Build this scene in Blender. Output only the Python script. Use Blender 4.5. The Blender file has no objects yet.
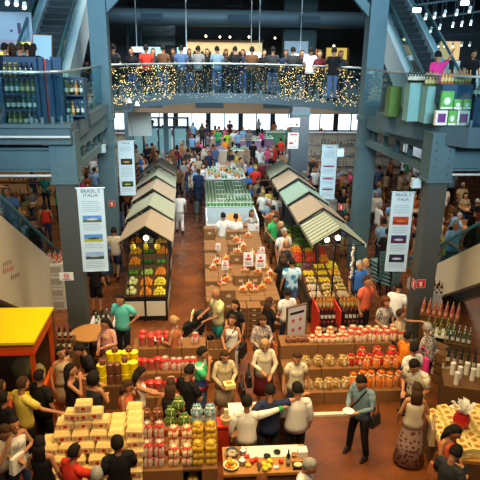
import bpy, bmesh, math, random, re
from mathutils import Vector, Matrix, Euler
random.seed(7)
PI = math.pi
C = bpy.context.scene.collection
R = math.radians

# ------------------------------------------------------------------ camera
H = 7.2; F = 568.0; PITCH = 18.5; YAW = 4.3; ROLL = 0.75
cd = bpy.data.cameras.new('camera'); cam = bpy.data.objects.new('camera', cd); C.objects.link(cam)
cd.sensor_width = 36; cd.lens = 36 * F / 480; cd.clip_start = 0.1; cd.clip_end = 200
CM = Matrix.Rotation(R(-YAW), 4, 'Z') @ Matrix.Rotation(R(90 - PITCH), 4, 'X') @ Matrix.Rotation(R(ROLL), 4, 'Z')
cam.matrix_world = Matrix.Translation((0, 0, H)) @ CM
bpy.context.scene.camera = cam
CR = CM.to_3x3()
def ray(px, py): return CR @ Vector((px - 240, 240 - py, -F))
def P(px, py, z=0.0):          # a pixel and a height give a point of the place
    d = ray(px, py); t = (z - H) / d.z
    return Vector((d.x * t, d.y * t, z))
def PY(px, py, Y):
    d = ray(px, py); t = Y / d.y
    return Vector((d.x * t, Y, H + d.z * t))

# ------------------------------------------------------------------ world and light
sc = bpy.context.scene
w = bpy.data.worlds.new('world'); sc.world = w; w.use_nodes = True
bg = w.node_tree.nodes['Background']; bg.inputs[0].default_value = (0.42, 0.62, 0.80, 1); bg.inputs[1].default_value = 0.10
sc.view_settings.view_transform = 'Standard'; sc.view_settings.look = 'None'
sc.view_settings.exposure = 0.0; sc.view_settings.gamma = 1.0
sc.cycles.max_bounces = 5; sc.cycles.diffuse_bounces = 3; sc.cycles.glossy_bounces = 3
sc.cycles.transmission_bounces = 5; sc.cycles.transparent_max_bounces = 10
sc.cycles.sample_clamp_indirect = 6
def area(name, loc, target, sx, sy, power, col, spread=150):
    l = bpy.data.lights.new(name, 'AREA'); l.shape = 'RECTANGLE'; l.size = sx; l.size_y = sy
    l.energy = power; l.color = col; l.spread = R(spread)
    o = bpy.data.objects.new(name, l); C.objects.link(o); o.location = loc
    o.rotation_euler = (Vector(target) - Vector(loc)).to_track_quat('-Z', 'Y').to_euler()
    return o
WARM = (1.0, 0.70, 0.32); NEUT = (1.0, 0.86, 0.66); COOL = (0.60, 0.86, 1.0)
area('hall_lamp', (0.8, 9.0, 10.5), (0.8, 9.4, 0), 5, 2, 360, WARM, 95)
area('hall_lamp', (0.8, 14.5, 10.5), (0.8, 15, 0), 5, 2.5, 400, (1.0, 0.76, 0.44), 100)
area('hall_lamp', (1.0, 21.0, 10.2), (1.0, 21, 0), 8, 3, 850, (0.95, 0.90, 0.80), 110)
area('rear_hall_lamp', (1.0, 27.0, 5.0), (1.0, 29.5, 2.6), 12, 3, 420, (0.95, 0.95, 0.95), 150)
area('rear_hall_lamp', (1.0, 40.0, 3.7), (1.0, 40, 0), 22, 12, 1200, (0.8, 0.93, 1.0), 160)
area('side_hall_lamp', (-9.5, 17.0, 4.3), (-9.5, 17, 0), 5, 8, 130, (1.0, 0.74, 0.45), 150)
area('side_hall_lamp', (11.5, 18.0, 4.3), (11.5, 18, 0), 5, 10, 300, (1.0, 0.80, 0.55), 150)
area('skylight', (1, -6.0, 12.0), (1, 24, 8.2), 14, 4, 1100, COOL, 50)
area('hall_lamp', (0.8, 3.2, 10.5), (0.8, 9.6, 0.8), 6, 2, 300, WARM, 90)  # extra unseen warm fill, added to light foreground surfaces that face the camera
area('upper_shop_lamp', (12.0, 20.0, 9.6), (12, 20, 5), 6, 6, 300, (0.65, 0.9, 1.0), 150)
area('upper_shop_lamp', (-8.5, 16.0, 10.0), (-8.5, 16, 5), 5, 5, 160, (0.62, 0.85, 1.0), 150)
area('bar_lamp', (2.0, 29.0, 9.4), (2, 30, 6), 14, 3, 260, (0.55, 0.80, 1.0), 170)

# ------------------------------------------------------------------ materials
_m = {}
def mat(name, col, rough=0.6, metal=0.0, em=0.0, emc=None, var=0.12, scale=6.0, alpha=1.0, trans=0.0, bump=0.0, coat=0.0):
    k = (name, tuple(col), rough, metal, em, var, scale, alpha, trans)
    if k in _m: return _m[k]
    m = bpy.data.materials.new(name); m.use_nodes = True
    nt = m.node_tree; b = nt.nodes['Principled BSDF']
    b.inputs['Roughness'].default_value = rough; b.inputs['Metallic'].default_value = metal
    b.inputs['Specular IOR Level'].default_value = 0.5 if rough < 0.45 else 0.2
    c = tuple(col) + (1,)
    if var > 0:
        tc = nt.nodes.new('ShaderNodeTexCoord'); n = nt.nodes.new('ShaderNodeTexNoise'); n.inputs['Scale'].default_value = scale
        n.inputs['Detail'].default_value = 3
        r = nt.nodes.new('ShaderNodeMix'); r.data_type = 'RGBA'
        r.inputs['A'].default_value = tuple(max(0, x * (1 - var)) for x in col) + (1,)
        r.inputs['B'].default_value = tuple(min(1, x * (1 + var)) for x in col) + (1,)
        nt.links.new(tc.outputs['Object'], n.inputs['Vector']); nt.links.new(n.outputs['Fac'], r.inputs['Factor'])
        nt.links.new(r.outputs['Result'], b.inputs['Base Color'])
    else: b.inputs['Base Color'].default_value = c
    if em > 0:
        b.inputs['Emission Color'].default_value = tuple(emc or col) + (1,); b.inputs['Emission Strength'].default_value = em
    if alpha < 1: b.inputs['Alpha'].default_value = alpha
    if trans > 0: b.inputs['Transmission Weight'].default_value = trans
    if coat > 0: b.inputs['Coat Weight'].default_value = coat
    _m[k] = m
    return m
def stripe_mat(name, c1, c2, axis, freq, duty=0.5, rough=0.7):
    m = bpy.data.materials.new(name); m.use_nodes = True; nt = m.node_tree; b = nt.nodes['Principled BSDF']
    b.inputs['Roughness'].default_value = rough; b.inputs['Specular IOR Level'].default_value = 0.2
    tc = nt.nodes.new('ShaderNodeTexCoord'); s = nt.nodes.new('ShaderNodeSeparateXYZ'); nt.links.new(tc.outputs['Object'], s.inputs[0])
    a = nt.nodes.new('ShaderNodeMath'); a.operation = 'MULTIPLY'; a.inputs[1].default_value = freq; nt.links.new(s.outputs[axis], a.inputs[0])
    f = nt.nodes.new('ShaderNodeMath'); f.operation = 'FRACT'; nt.links.new(a.outputs[0], f.inputs[0])
    g = nt.nodes.new('ShaderNodeMath'); g.operation = 'GREATER_THAN'; g.inputs[1].default_value = duty; nt.links.new(f.outputs[0], g.inputs[0])
    x = nt.nodes.new('ShaderNodeMix'); x.data_type = 'RGBA'; x.inputs['A'].default_value = c1 + (1,); x.inputs['B'].default_value = c2 + (1,)
    nt.links.new(g.outputs[0], x.inputs['Factor']); nt.links.new(x.outputs['Result'], b.inputs['Base Color'])
    return m
def spot_mat(name, c1, c2, scale, thr=0.5, rough=0.8):
    m = bpy.data.materials.new(name); m.use_nodes = True; nt = m.node_tree; b = nt.nodes['Principled BSDF']
    b.inputs['Roughness'].default_value = rough; b.inputs['Specular IOR Level'].default_value = 0.2
    tc = nt.nodes.new('ShaderNodeTexCoord'); v = nt.nodes.new('ShaderNodeTexVoronoi'); v.inputs['Scale'].default_value = scale
    nt.links.new(tc.outputs['Object'], v.inputs['Vector'])
    g = nt.nodes.new('ShaderNodeMath'); g.operation = 'LESS_THAN'; g.inputs[1].default_value = thr; nt.links.new(v.outputs['Distance'], g.inputs[0])
    x = nt.nodes.new('ShaderNodeMix'); x.data_type = 'RGBA'; x.inputs['A'].default_value = c1 + (1,); x.inputs['B'].default_value = c2 + (1,)
    nt.links.new(g.outputs[0], x.inputs['Factor']); nt.links.new(x.outputs['Result'], b.inputs['Base Color'])
    return m
def floor_mat():
    m = bpy.data.materials.new('polished_concrete_floor'); m.use_nodes = True; nt = m.node_tree; b = nt.nodes['Principled BSDF']
    tc = nt.nodes.new('ShaderNodeTexCoord'); n = nt.nodes.new('ShaderNodeTexNoise'); n.inputs['Scale'].default_value = 0.9; n.inputs['Detail'].default_value = 7
    n.inputs['Roughness'].default_value = 0.62; nt.links.new(tc.outputs['Object'], n.inputs['Vector'])
    r = nt.nodes.new('ShaderNodeValToRGB'); e = r.color_ramp.elements
    e[0].position = 0.3; e[0].color = (0.075, 0.026, 0.010, 1); e[1].position = 0.75; e[1].color = (0.24, 0.072, 0.017, 1)
    nt.links.new(n.outputs['Fac'], r.inputs[0]); nt.links.new(r.outputs[0], b.inputs['Base Color'])
    n2 = nt.nodes.new('ShaderNodeTexNoise'); n2.inputs['Scale'].default_value = 3
    mr = nt.nodes.new('ShaderNodeMapRange'); mr.inputs['To Min'].default_value = 0.16; mr.inputs['To Max'].default_value = 0.38
    nt.links.new(tc.outputs['Object'], n2.inputs['Vector']); nt.links.new(n2.outputs['Fac'], mr.inputs['Value']); nt.links.new(mr.outputs[0], b.inputs['Roughness'])
    return m
def glass_mat(name, tint, k=0.12, rough=0.05):      # thin clear pane: mostly see-through with some gloss
    m = bpy.data.materials.new(name); m.use_nodes = True; nt = m.node_tree; nt.nodes.remove(nt.nodes['Principled BSDF'])
    out = nt.nodes['Material Output']; t = nt.nodes.new('ShaderNodeBsdfTransparent'); t.inputs[0].default_value = tint + (1,)
    g = nt.nodes.new('ShaderNodeBsdfGlossy'); g.inputs['Roughness'].default_value = rough; g.inputs[0].default_value = (0.8, 0.95, 1, 1)
    x = nt.nodes.new('ShaderNodeMixShader'); x.inputs[0].default_value = k
    nt.links.new(t.outputs[0], x.inputs[1]); nt.links.new(g.outputs[0], x.inputs[2]); nt.links.new(x.outputs[0], out.inputs[0])
    return m
STEEL = mat('blue_grey_painted_steel', (0.085, 0.155, 0.190), 0.55, 0.1, var=0.14, scale=2.5)
STEEL_D = mat('dark_painted_steel', (0.045, 0.075, 0.095), 0.6, 0.1)
BLACK = mat('black_metal', (0.012, 0.012, 0.013), 0.5)
KRAFT = mat('kraft_card', (0.22, 0.105, 0.040), 0.8, var=0.15, scale=9)
KRAFT_D = mat('brown_display_card', (0.11, 0.052, 0.024), 0.75, var=0.12)
WOOD = mat('light_wood', (0.40, 0.19, 0.055), 0.5, var=0.2, scale=12)
WHITE = mat('white_paint', (0.72, 0.72, 0.70), 0.5, var=0.04)
CREAM = mat('cream_panel', (0.60, 0.55, 0.44), 0.55, var=0.06, scale=1.5)
GLASS = glass_mat('clear_glass', (0.80, 0.93, 0.94), 0.13)
GLASS_B = glass_mat('bridge_glass', (0.72, 0.85, 0.88), 0.10)
TEAL = mat('teal_handrail', (0.05, 0.16, 0.19), 0.35)
SKIN = [mat('skin', c, 0.55, var=0.05) for c in ((0.44, 0.20, 0.105), (0.35, 0.15, 0.075), (0.52, 0.27, 0.15), (0.22, 0.095, 0.05))]

# ------------------------------------------------------------------ mesh collector
class MB:
    def __init__(s): s.v = []; s.f = []; s.mi = []; s.m = 0; s.xf = None
    def V(s, p):
        p = Vector(p)
        if s.xf: p = s.xf(p)
        s.v.append(tuple(p)); return len(s.v) - 1
    def Fc(s, ids): s.f.append(tuple(ids)); s.mi.append(s.m)
    def box(s, x0, x1, y0, y1, z0, z1):
        i = [s.V((x, y, z)) for z in (z0, z1) for y in (y0, y1) for x in (x0, x1)]
        for q in ((0, 2, 3, 1), (4, 5, 7, 6), (0, 1, 5, 4), (2, 6, 7, 3), (0, 4, 6, 2), (1, 3, 7, 5)): s.Fc([i[k] for k in q])
        return s
    def cbox(s, c, d): return s.box(c[0] - d[0] / 2, c[0] + d[0] / 2, c[1] - d[1] / 2, c[1] + d[1] / 2, c[2] - d[2] / 2, c[2] + d[2] / 2)
    def hexa(s, lo, hi):           # bottom and top quads, same winding
        a = [s.V(p) for p in lo]; b = [s.V(p) for p in hi]; n = len(a)
        s.Fc(a[::-1]); s.Fc(b)
        for k in range(n): s.Fc((a[k], a[(k + 1) % n], b[(k + 1) % n], b[k]))
        return s
    def bar(s, p, q, w_, h_):      # rectangular bar between two points
        p = Vector(p); q = Vector(q); d = (q - p).normalized()
        u = d.cross(Vector((0, 0, 1)))
        if u.length < 1e-3: u = Vector((1, 0, 0))
        u.normalize(); t = u.cross(d).normalized()
        o = [(-w_ / 2, -h_ / 2), (w_ / 2, -h_ / 2), (w_ / 2, h_ / 2), (-w_ / 2, h_ / 2)]
        return s.hexa([p + u * a + t * b for a, b in o], [q + u * a + t * b for a, b in o])
    def tube(s, pts, rad, n=8, cap=True, flat=1.0):
        pts = [Vector(p) for p in pts]; rings = []; u = None
        for k, p in enumerate(pts):
            d = (pts[min(k + 1, len(pts) - 1)] - pts[max(k - 1, 0)]).normalized()
            if u is None:
                u = d.cross(Vector((0, 1, 0)));
                if u.length < 0.2: u = d.cross(Vector((1, 0, 0)))
            u = (u - d * u.dot(d)).normalized(); t = d.cross(u)
            r = rad[k] if isinstance(rad, (list, tuple)) else rad
            rings.append([s.V(p + u * r * math.cos(2 * PI * j / n) + t * r * flat * math.sin(2 * PI * j / n)) for j in range(n)])
        for a, b in zip(rings, rings[1:]):
            for j in range(n): s.Fc((a[j], a[(j + 1) % n], b[(j + 1) % n], b[j]))
        if cap: s.Fc(rings[0][::-1]); s.Fc(rings[-1])
        return s
    def loft(s, rings, n=14, cap=True):        # rings of (x, y, z, rx, ry)
        R_ = [[s.V((x + rx * math.cos(2 * PI * j / n), y + ry * math.sin(2 * PI * j / n), z)) for j in range(n)] for x, y, z, rx, ry in rings]
        for a, b in zip(R_, R_[1:]):
            for j in range(n): s.Fc((a[j], a[(j + 1) % n], b[(j + 1) % n], b[j]))
        if cap: s.Fc(R_[0][::-1]); s.Fc(R_[-1])
        return s
    def lathe(s, prof, c=(0, 0, 0), n=10): return s.loft([(c[0], c[1], c[2] + z, r, r) for r, z in prof], n)
    def ell(s, c, r, n=10, m_=7, fn=None):
        c = Vector(c); top = None; rings = []
        for i in range(1, m_):
            a = PI * i / m_; rings.append([])
            for j in range(n):
                b = 2 * PI * j / n; d = Vector((math.sin(a) * math.cos(b), math.sin(a) * math.sin(b), math.cos(a)))
                if fn: d = fn(d)
                rings[-1].append(s.V((c.x + d.x * r[0], c.y + d.y * r[1], c.z + d.z * r[2])))
        t = s.V((c.x, c.y, c.z + r[2])); b_ = s.V((c.x, c.y, c.z - r[2]))
        for j in range(n): s.Fc((t, rings[0][j], rings[0][(j + 1) % n])); s.Fc((b_, rings[-1][(j + 1) % n], rings[-1][j]))
        for a, b in zip(rings, rings[1:]):
            for j in range(n): s.Fc((a[j], b[j], b[(j + 1) % n], a[(j + 1) % n]))
        return s
    def cap(s, p, q, r0, r1, n=10):            # capsule with tapered shaft
        p = Vector(p); q = Vector(q); d = (q - p)
        if d.length < 1e-5: return s.ell(p, (r0, r0, r0), n)
        d.normalize(); pts = []; rad = []
        for k in range(4): a = PI / 2 * k / 3.0 ; pts.append(p - d * r0 * math.cos(a)); rad.append(max(r0 * math.sin(a), r0 * 0.08))
        for k in range(3, -1, -1): a = PI / 2 * k / 3.0; pts.append(q + d * r1 * math.cos(a)); rad.append(max(r1 * math.sin(a), r1 * 0.08))
        return s.tube(pts, rad, n)
    def mesh(s, name, smooth=False):
        me = bpy.data.meshes.new(name); me.from_pydata(s.v, [], s.f); me.update()
        me.polygons.foreach_set('material_index', s.mi)
        if smooth: me.polygons.foreach_set('use_smooth', [True] * len(me.polygons))
        return me
    def build(s, name, mats, parent=None, smooth=False, loc=None, rz=None, bevel=0.0):
        me = s.mesh(name, smooth)
        for m in (mats if isinstance(mats, (list, tuple)) else [mats]): me.materials.append(m)
        if bevel:
            bm = bmesh.new(); bm.from_mesh(me); bmesh.ops.bevel(bm, geom=bm.edges[:], offset=bevel, segments=1, affect='EDGES', clamp_overlap=True); bm.to_mesh(me); bm.free()
        o = bpy.data.objects.new(name, me); C.objects.link(o)
        if parent: o.parent = parent
        if loc is not None: o.location = loc
        if rz is not None: o.rotation_euler = (0, 0, rz)
        return o
def bx(x0, x1, y0, y1, z0, z1): return MB().box(x0, x1, y0, y1, z0, z1)
_labels = {}; _long = set()
def tag(o, label, cat, group=None, kind=None):
    o['label'] = label; o['category'] = cat
    if group: o['group'] = group
    if kind: o['kind'] = kind
    key = label
    if key in _labels and (_labels[key] != group or not group): print('DUPLABEL', label)
    _labels[key] = group
    if len(re.findall(r"[A-Za-z0-9'-]+", label)) > 16: _long.add(label)
    return o
def thing(name, loc, label, cat, rz=0, group=None):
    o = bpy.data.objects.new(name, None); C.objects.link(o); o.location = loc; o.rotation_euler = (0, 0, rz); o.empty_display_size = 0.1
    return tag(o, label, cat, group)
def struct(name, mb, m, **k):
    o = mb.build(name, m, **k); o['kind'] = 'structure'; return o
def ctree(o, parent=None):
    c = o.copy(); C.objects.link(c); c.parent = parent
    for ch in list(o.children): ctree(ch, c)
    return c
class Proto:                                   # the first placing moves the prototype itself, the next ones copy it
    def __init__(s, fn): s.fn = fn; s.o = None; s.used = False
    def put(s, loc, rz=0, label='', cat='', group=None, sc_=1.0, rx=0, ry=0):
        if s.o is None: s.o = s.fn(); o = s.o
        else: o = ctree(s.o)
        o.location = loc; o.rotation_euler = (rx, ry, rz); o.scale = (sc_,) * 3 if not isinstance(sc_, tuple) else sc_
        for k in ('group', 'kind'):
            if k in o: del o[k]
        return tag(o, label, cat, group)
def empty(name):
    o = bpy.data.objects.new(name, None); C.objects.link(o); o.empty_display_size = 0.1; return o
def text(body, size, m, parent, loc, rot, name='lettering', align='CENTER', depth=0.002):
    cu = bpy.data.curves.new('txt', 'FONT'); cu.body = body; cu.size = size; cu.align_x = align; cu.align_y = 'CENTER'; cu.extrude = depth
    t = bpy.data.objects.new('txt', cu); C.objects.link(t)
    dg = bpy.context.evaluated_depsgraph_get(); me = bpy.data.meshes.new_from_object(t.evaluated_get(dg))
    bpy.data.objects.remove(t); me.name = name; me.materials.clear(); me.materials.append(m)
    o = bpy.data.objects.new(name, me); C.objects.link(o); o.parent = parent; o.location = loc; o.rotation_euler = rot
    return o
# ------------------------------------------------------------------ structure of the hall
XL, XR = -3.05, 5.75            # near column lines
YC = 13.25                      # near columns
struct('floor', bx(-24, 28, 2, 56, -0.2, 0), floor_mat())
DARKWALL = mat('dark_wall', (0.035, 0.040, 0.045), 0.8)
struct('wall_left', bx(-20.3, -20, 2, 56, 0, 12), DARKWALL)
struct('wall_right', bx(24, 24.3, 2, 56, 0, 12), DARKWALL)
struct('wall_back', bx(-20, 24, 52, 52.3, 0, 5.2), mat('grey_back_wall', (0.22, 0.27, 0.30), 0.7))
# daylight windows and glazed doors in the rear wall
DAY = mat('daylit_glass', (0.75, 0.88, 0.95), 0.3, em=1.9, emc=(0.72, 0.90, 1.0), var=0.05, scale=0.6)
n = 0
for x0 in [-13.5 + 2.9 * k for k in range(12)]:
    n += 1
    fr = struct('window_%d' % n, MB().box(x0, x0 + 0.12, 51.7, 52, 0, 3.6).box(x0 + 2.6, x0 + 2.72, 51.7, 52, 0, 3.6).box(x0, x0 + 2.72, 51.7, 52, 3.5, 3.62).box(x0 + 1.3, x0 + 1.38, 51.75, 52, 0, 3.5).box(x0, x0 + 2.72, 51.75, 52, 2.3, 2.38), STEEL_D)
    bx(x0 + 0.12, x0 + 2.6, 51.9, 51.95, 0.35, 3.5).build('window_pane', DAY, fr)
# rear mezzanine slab with a curved front edge (the bridge)
def arc_pts(off=0.0, k=24):
    pts = []
    for i in range(k + 1):
        u = i / k; x = XL + 0.1 + (XR - XL - 0.5) * u
        y = 18.4 + 4.2 * math.sin(PI * u) ** 0.75 + off - 0.2 * u
        pts.append((x, y))
    return pts
ap = arc_pts()
def slab(z0, z1, pts, yb):
    m = MB(); k = len(pts)
    lo = [m.V((x, y, z0)) for x, y in pts]; hi = [m.V((x, y, z1)) for x, y in pts]
    lb = [m.V((x, yb, z0)) for x, y in pts]; hb = [m.V((x, yb, z1)) for x, y in pts]
    for i in range(k - 1):
        m.Fc((lo[i], lo[i + 1], hi[i + 1], hi[i])); m.Fc((hi[i], hi[i + 1], hb[i + 1], hb[i])); m.Fc((lo[i], lb[i], lb[i + 1], lo[i + 1])); m.Fc((lb[i], hb[i], hb[i + 1], lb[i + 1]))
    m.Fc((lo[0], hi[0], hb[0], lb[0])); m.Fc((lo[-1], lb[-1], hb[-1], hi[-1]))
    return m
struct('floor_bridge', slab(5.26, 5.6, ap, 30.0), mat('bridge_edge_paint', (0.07, 0.11, 0.14), 0.5, 0.1))
struct('floor_upper', bx(-20, 24, 30.0, 42, 5.0, 5.6), mat('upper_floor', (0.10, 0.11, 0.12), 0.6))
struct('ceiling_rear', bx(-20, 24, 31.0, 52, 3.95, 4.6), mat('tan_soffit', (0.30, 0.22, 0.15), 0.7, var=0.15, scale=0.7))
struct('trim_1', bx(-20, 24, 30.9, 31.0, 4.0, 5.15), mat('tan_bulkhead', (0.32, 0.24, 0.16), 0.7, var=0.2, scale=0.5))
for i, x in enumerate((-6, -2.6, 0.6, 4.2, 8.2, 12)):
    v = thing('air_vent', (x, 30.88, 4.45), 'slotted air vent in the tan bulkhead, number %s from the left' % ('one', 'two', 'three', 'four', 'five', 'six')[i], 'vent')
    MB().box(-0.75, 0.75, -0.04, 0.02, -0.2, 0.2).build('frame', STEEL, v)
    s = MB()
    for k in range(6): s.box(-0.68, 0.68, -0.07, -0.04, -0.165 + k * 0.06, -0.135 + k * 0.06)
    s.build('slats', STEEL_D, v)
for i in range(7):
    x = -9 + 3.4 * i
    l = bx(-0.6, 0.6, -0.6, 0.6, -0.04, 0).build('ceiling_light', mat('lit_panel', (0.9, 0.95, 1.0), 0.5, em=5, var=0), loc=(x, 36 + (i % 2) * 5, 3.94))
    tag(l, 'flat square ceiling light over the rear hall, fitted at %s' % ('far left', 'left', 'left of the middle', 'the middle', 'right of the middle', 'right', 'far right')[i], 'ceiling light')
# upper rear hall: back wall, ceiling, bar
struct('wall_upper_back', bx(-20, 24, 41.7, 42, 5.6, 12), mat('upper_back_wall', (0.09, 0.10, 0.11), 0.8, var=0.3, scale=0.5))
struct('ceiling', bx(-20, 24, 19.5, 56, 10.6, 10.9), mat('dark_ceiling', (0.16, 0.22, 0.28), 0.8))
for i, (y, z) in enumerate(((21.5, 9.7), (26, 10.1), (33, 10.1))):
    struct('ceiling_beam_%d' % (i + 1), MB().box(-18, 22, y, y + 0.35, z, z + 0.5).box(-18, 22, y - 0.1, y + 0.45, z - 0.06, z), STEEL_D)
d = MB().tube([(-12, 31.5, 8.75), (14, 31.5, 8.75)], 0.42, 14).build('air_duct', mat('grey_duct', (0.10, 0.135, 0.15), 0.5, 0.3), smooth=True)
tag(d, 'long round grey air duct running across above the upper bar', 'duct')
for i, x in enumerate((-6.2, -2.3, 2.1, 5.8, 9.4)):
    g = MB().box(-0.55, 0.55, -0.05, 0.0, -0.17, 0.17)
    for k in range(5): g.box(-0.5, 0.5, -0.08, -0.05, -0.13 + k * 0.06, -0.10 + k * 0.06)
    o = g.build('duct_grille', STEEL_D, loc=(x, 31.07, 8.75)); tag(o, 'dark grille let into the round duct, %s along it' % ('first', 'second', 'third', 'fourth', 'fifth')[i], 'vent')

# columns
def bolts(m, cx, y, z0, z1, cols=(-0.17, 0.17), rows=5, r=0.022):
    for c in cols:
        for k in range(rows):
            z = z0 + (z1 - z0) * (k + 0.5) / rows
            m.tube([(cx + c, y, z), (cx + c, y - 0.035, z)], r, 6)
def near_column(name, x, lab):
    t = thing(name, (x, YC, 0), lab, 'column')
    MB().box(-0.23, 0.23, -0.23, 0.23, 0, 4.35).build('shaft', mat('grey_green_column_paint', (0.075, 0.082, 0.080), 0.5, 0.1, var=0.1, scale=1.5), t)
    b = MB().box(-0.29, 0.29, -0.28, 0.28, 4.3, 5.35)
    bolts(b, 0, -0.28, 4.35, 5.3); b.build('node_box', STEEL, t)
    b = MB().box(-0.32, 0.32, -0.31, 0.31, 4.24, 4.3).box(-0.3, 0.3, -0.3, 0.3, 5.35, 5.42); b.build('collar', STEEL, t)
    MB().box(-0.31, 0.31, -0.31, 0.31, 0, 0.03).build('base_plate', STEEL, t)
    return t
near_column('steel_column', XL, 'grey steel column with bolted head at left, carrying the no smoking sign')
near_column('steel_column', XR, 'grey steel column with bolted head near the wine racks on the right')
def tall_column(x, y, lab, w_=0.26, top=12.0, m=STEEL):
    t = thing('steel_column', (x, y, 0), lab, 'column')
    MB().box(-w_, w_, -w_, w_, 0, top).build('shaft', m, t)
    MB().box(-w_ - 0.04, w_ + 0.04, -w_ - 0.04, w_ + 0.04, 4.25, 4.4).box(-w_ - 0.04, w_ + 0.04, -w_ - 0.04, w_ + 0.04, 5.1, 5.25).build('collar', STEEL, t)
    return t
tall_column(-2.92, 18.3, 'tall blue grey steel column at the left end of the curved bridge')
tall_column(5.45, 18.2, 'tall blue grey steel column at the right end of the curved bridge', 0.27)
tall_column(-3.6, 30.3, 'distant steel column behind the left stalls', 0.22, 5.0)
tall_column(-1.9, 34.0, 'thin distant steel column left of the main aisle', 0.14, 3.95)
tall_column(4.95, 28.0, 'wide steel column behind the right stalls, carrying two posters', 0.42, 5.2, mat('poster_column_paint', (0.10, 0.13, 0.15), 0.5))
# brackets from tall columns up to the roof
for sx, (x, y) in ((1, (-2.92, 18.3)), (-1, (5.45, 18.2))):
    b = MB().bar((x, y, 8.1), (x + sx * 0.9, y, 9.0), 0.2, 0.25)
    o = b.build('roof_brace', STEEL); tag(o, 'slanted steel brace under the roof beam at the %s tall column' % ('left' if sx > 0 else 'right'), 'brace')
o = MB().box(-3.2, 5.8, 18.1, 18.5, 9.0, 9.5).box(-3.2, 5.8, 18.0, 18.6, 8.94, 9.0).build('roof_beam', STEEL); tag(o, 'long steel roof beam joining the two tall columns', 'beam')

# side trusses (near column to tall column) and cross beams
def truss(x0, y0, x1, y1, lab):
    t = thing('truss_beam', (0, 0, 0), lab, 'beam')
    MB().bar((x0, y0, 5.1), (x1, y1, 5.1), 0.30, 0.42).build('top_chord', STEEL, t)
    MB().bar((x0, y0, 4.45), (x1, y1, 4.45), 0.26, 0.20).build('bottom_chord', STEEL, t)
    k = 5
    for i in range(k):
        u = (i + 0.5) / k; x = x0 + (x1 - x0) * u; y = y0 + (y1 - y0) * u
        MB().bar((x, y, 4.5), (x, y, 4.95), 0.12, 0.12).build('web_post', STEEL, t)
    return t
truss(XL, YC + 0.3, -2.92, 18.0, 'open steel truss running back from the left bolted column')
truss(XR, YC + 0.3, 5.45, 17.9, 'open steel truss running back from the right bolted column')
def cross(x0, x1, lab, lab2):
    b = MB().box(x0, x1, YC - 0.06, YC + 0.06, 4.55, 5.02).box(x0, x1, YC - 0.16, YC + 0.16, 4.5, 4.55).box(x0, x1, YC - 0.16, YC + 0.16, 5.0, 5.05)
    for c in (x0 + 0.35 * (x1 - x0), x0 + 0.62 * (x1 - x0)):
        for a in range(4):
            for q in range(3): b.tube([(c + a * 0.12, YC - 0.06, 4.65 + q * 0.13), (c + a * 0.12, YC - 0.09, 4.65 + q * 0.13)], 0.022, 6)
    tag(b.build('cross_beam', STEEL), lab, 'beam')
    tag(MB().tube([(x0, YC - 0.2, 4.42), (x1, YC - 0.2, 4.42)], 0.03, 8).build('conduit', mat('pale_conduit', (0.55, 0.62, 0.66), 0.4)), lab2, 'pipe')
cross(-9.0, XL - 0.3, 'lower steel cross beam under the left platform', 'pale conduit hanging under the left cross beam')
cross(XR + 0.3, 12.5, 'lower steel cross beam under the right platform', 'pale conduit hanging under the right cross beam')
# left platform and right platform
PLAT = mat('platform_fascia', (0.075, 0.13, 0.165), 0.5, 0.1)
m = MB().box(-12, XL + 0.25, 12.75, 15.0, 5.18, 5.6).box(-12, -5.35, 15.0, 30, 5.18, 5.6).box(-3.2, -2.75, 15.0, 18.2, 5.3, 5.6)
m.box(-12, XL + 0.3, 12.68, 12.75, 5.54, 5.62)
for k in range(14): m.tube([(-9 + k * 0.42, 12.75, 5.3), (-9 + k * 0.42, 12.71, 5.3)], 0.02, 6)
struct('floor_platform_left', m, PLAT)
RP = [(XR - 0.75, 15.3), (XR - 0.1, 13.1), (XR + 0.35, 12.55), (13, 12.35)]
m = MB(); m.hexa([(x, y, 5.14) for x, y in RP] + [(13, 16.0, 5.14), (XR - 0.75, 16.0, 5.14)], [(x, y, 5.6) for x, y in RP] + [(13, 16.0, 5.6), (XR - 0.75, 16.0, 5.6)])
m.box(8.6, 14, 16.0, 30, 5.18, 5.6)
struct('floor_platform_right', m, PLAT)
struct('trim_2', bx(-12, XL + 0.3, 12.5, 12.53, 5.36, 5.40), mat('pale_conduit', (0.55, 0.62, 0.66), 0.4))

def glass_rail(pts, lab, z0=5.6, h=1.1, g=GLASS, rail=None):
    t = thing('glass_balustrade', (0, 0, 0), lab, 'balustrade')
    for (a, b) in zip(pts, pts[1:]):
        A = Vector((a[0], a[1], z0 + h / 2)); B = Vector((b[0], b[1], z0 + h / 2)); dd = (B - A).normalized() * 0.012
        MB().bar(A + dd, B - dd, 0.02, h - 0.05).build('glass_panel', g, t)
    m = MB()
    m.tube([(x, y, z0 + h) for x, y in pts], 0.03, 8); m.build('handrail', rail or mat('pale_steel_rail', (0.45, 0.55, 0.58), 0.3, 0.6), t, smooth=True)
    m = MB()
    for (x, y) in pts: m.box(x - 0.03, x + 0.03, y - 0.02, y + 0.02, z0, z0 + 0.16)
    m.build('clamps', STEEL, t)
    return t
def corner(c, r, a0, a1, k=5): return [(c[0] + r * math.cos(R(a0 + (a1 - a0) * i / k)), c[1] + r * math.sin(R(a0 + (a1 - a0) * i / k))) for i in range(k + 1)]
glass_rail([(-9.5, 12.8), (-7.9, 12.8), (-6.3, 12.8), (-4.7, 12.8), (-3.6, 12.8)] + corner((-3.6, 13.5), 0.7, -90, 0)[1:] + [(-2.9, 14.9), (-2.9, 16.4), (-2.9, 17.9)], 'glass balustrade with a curved corner round the left platform')
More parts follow.
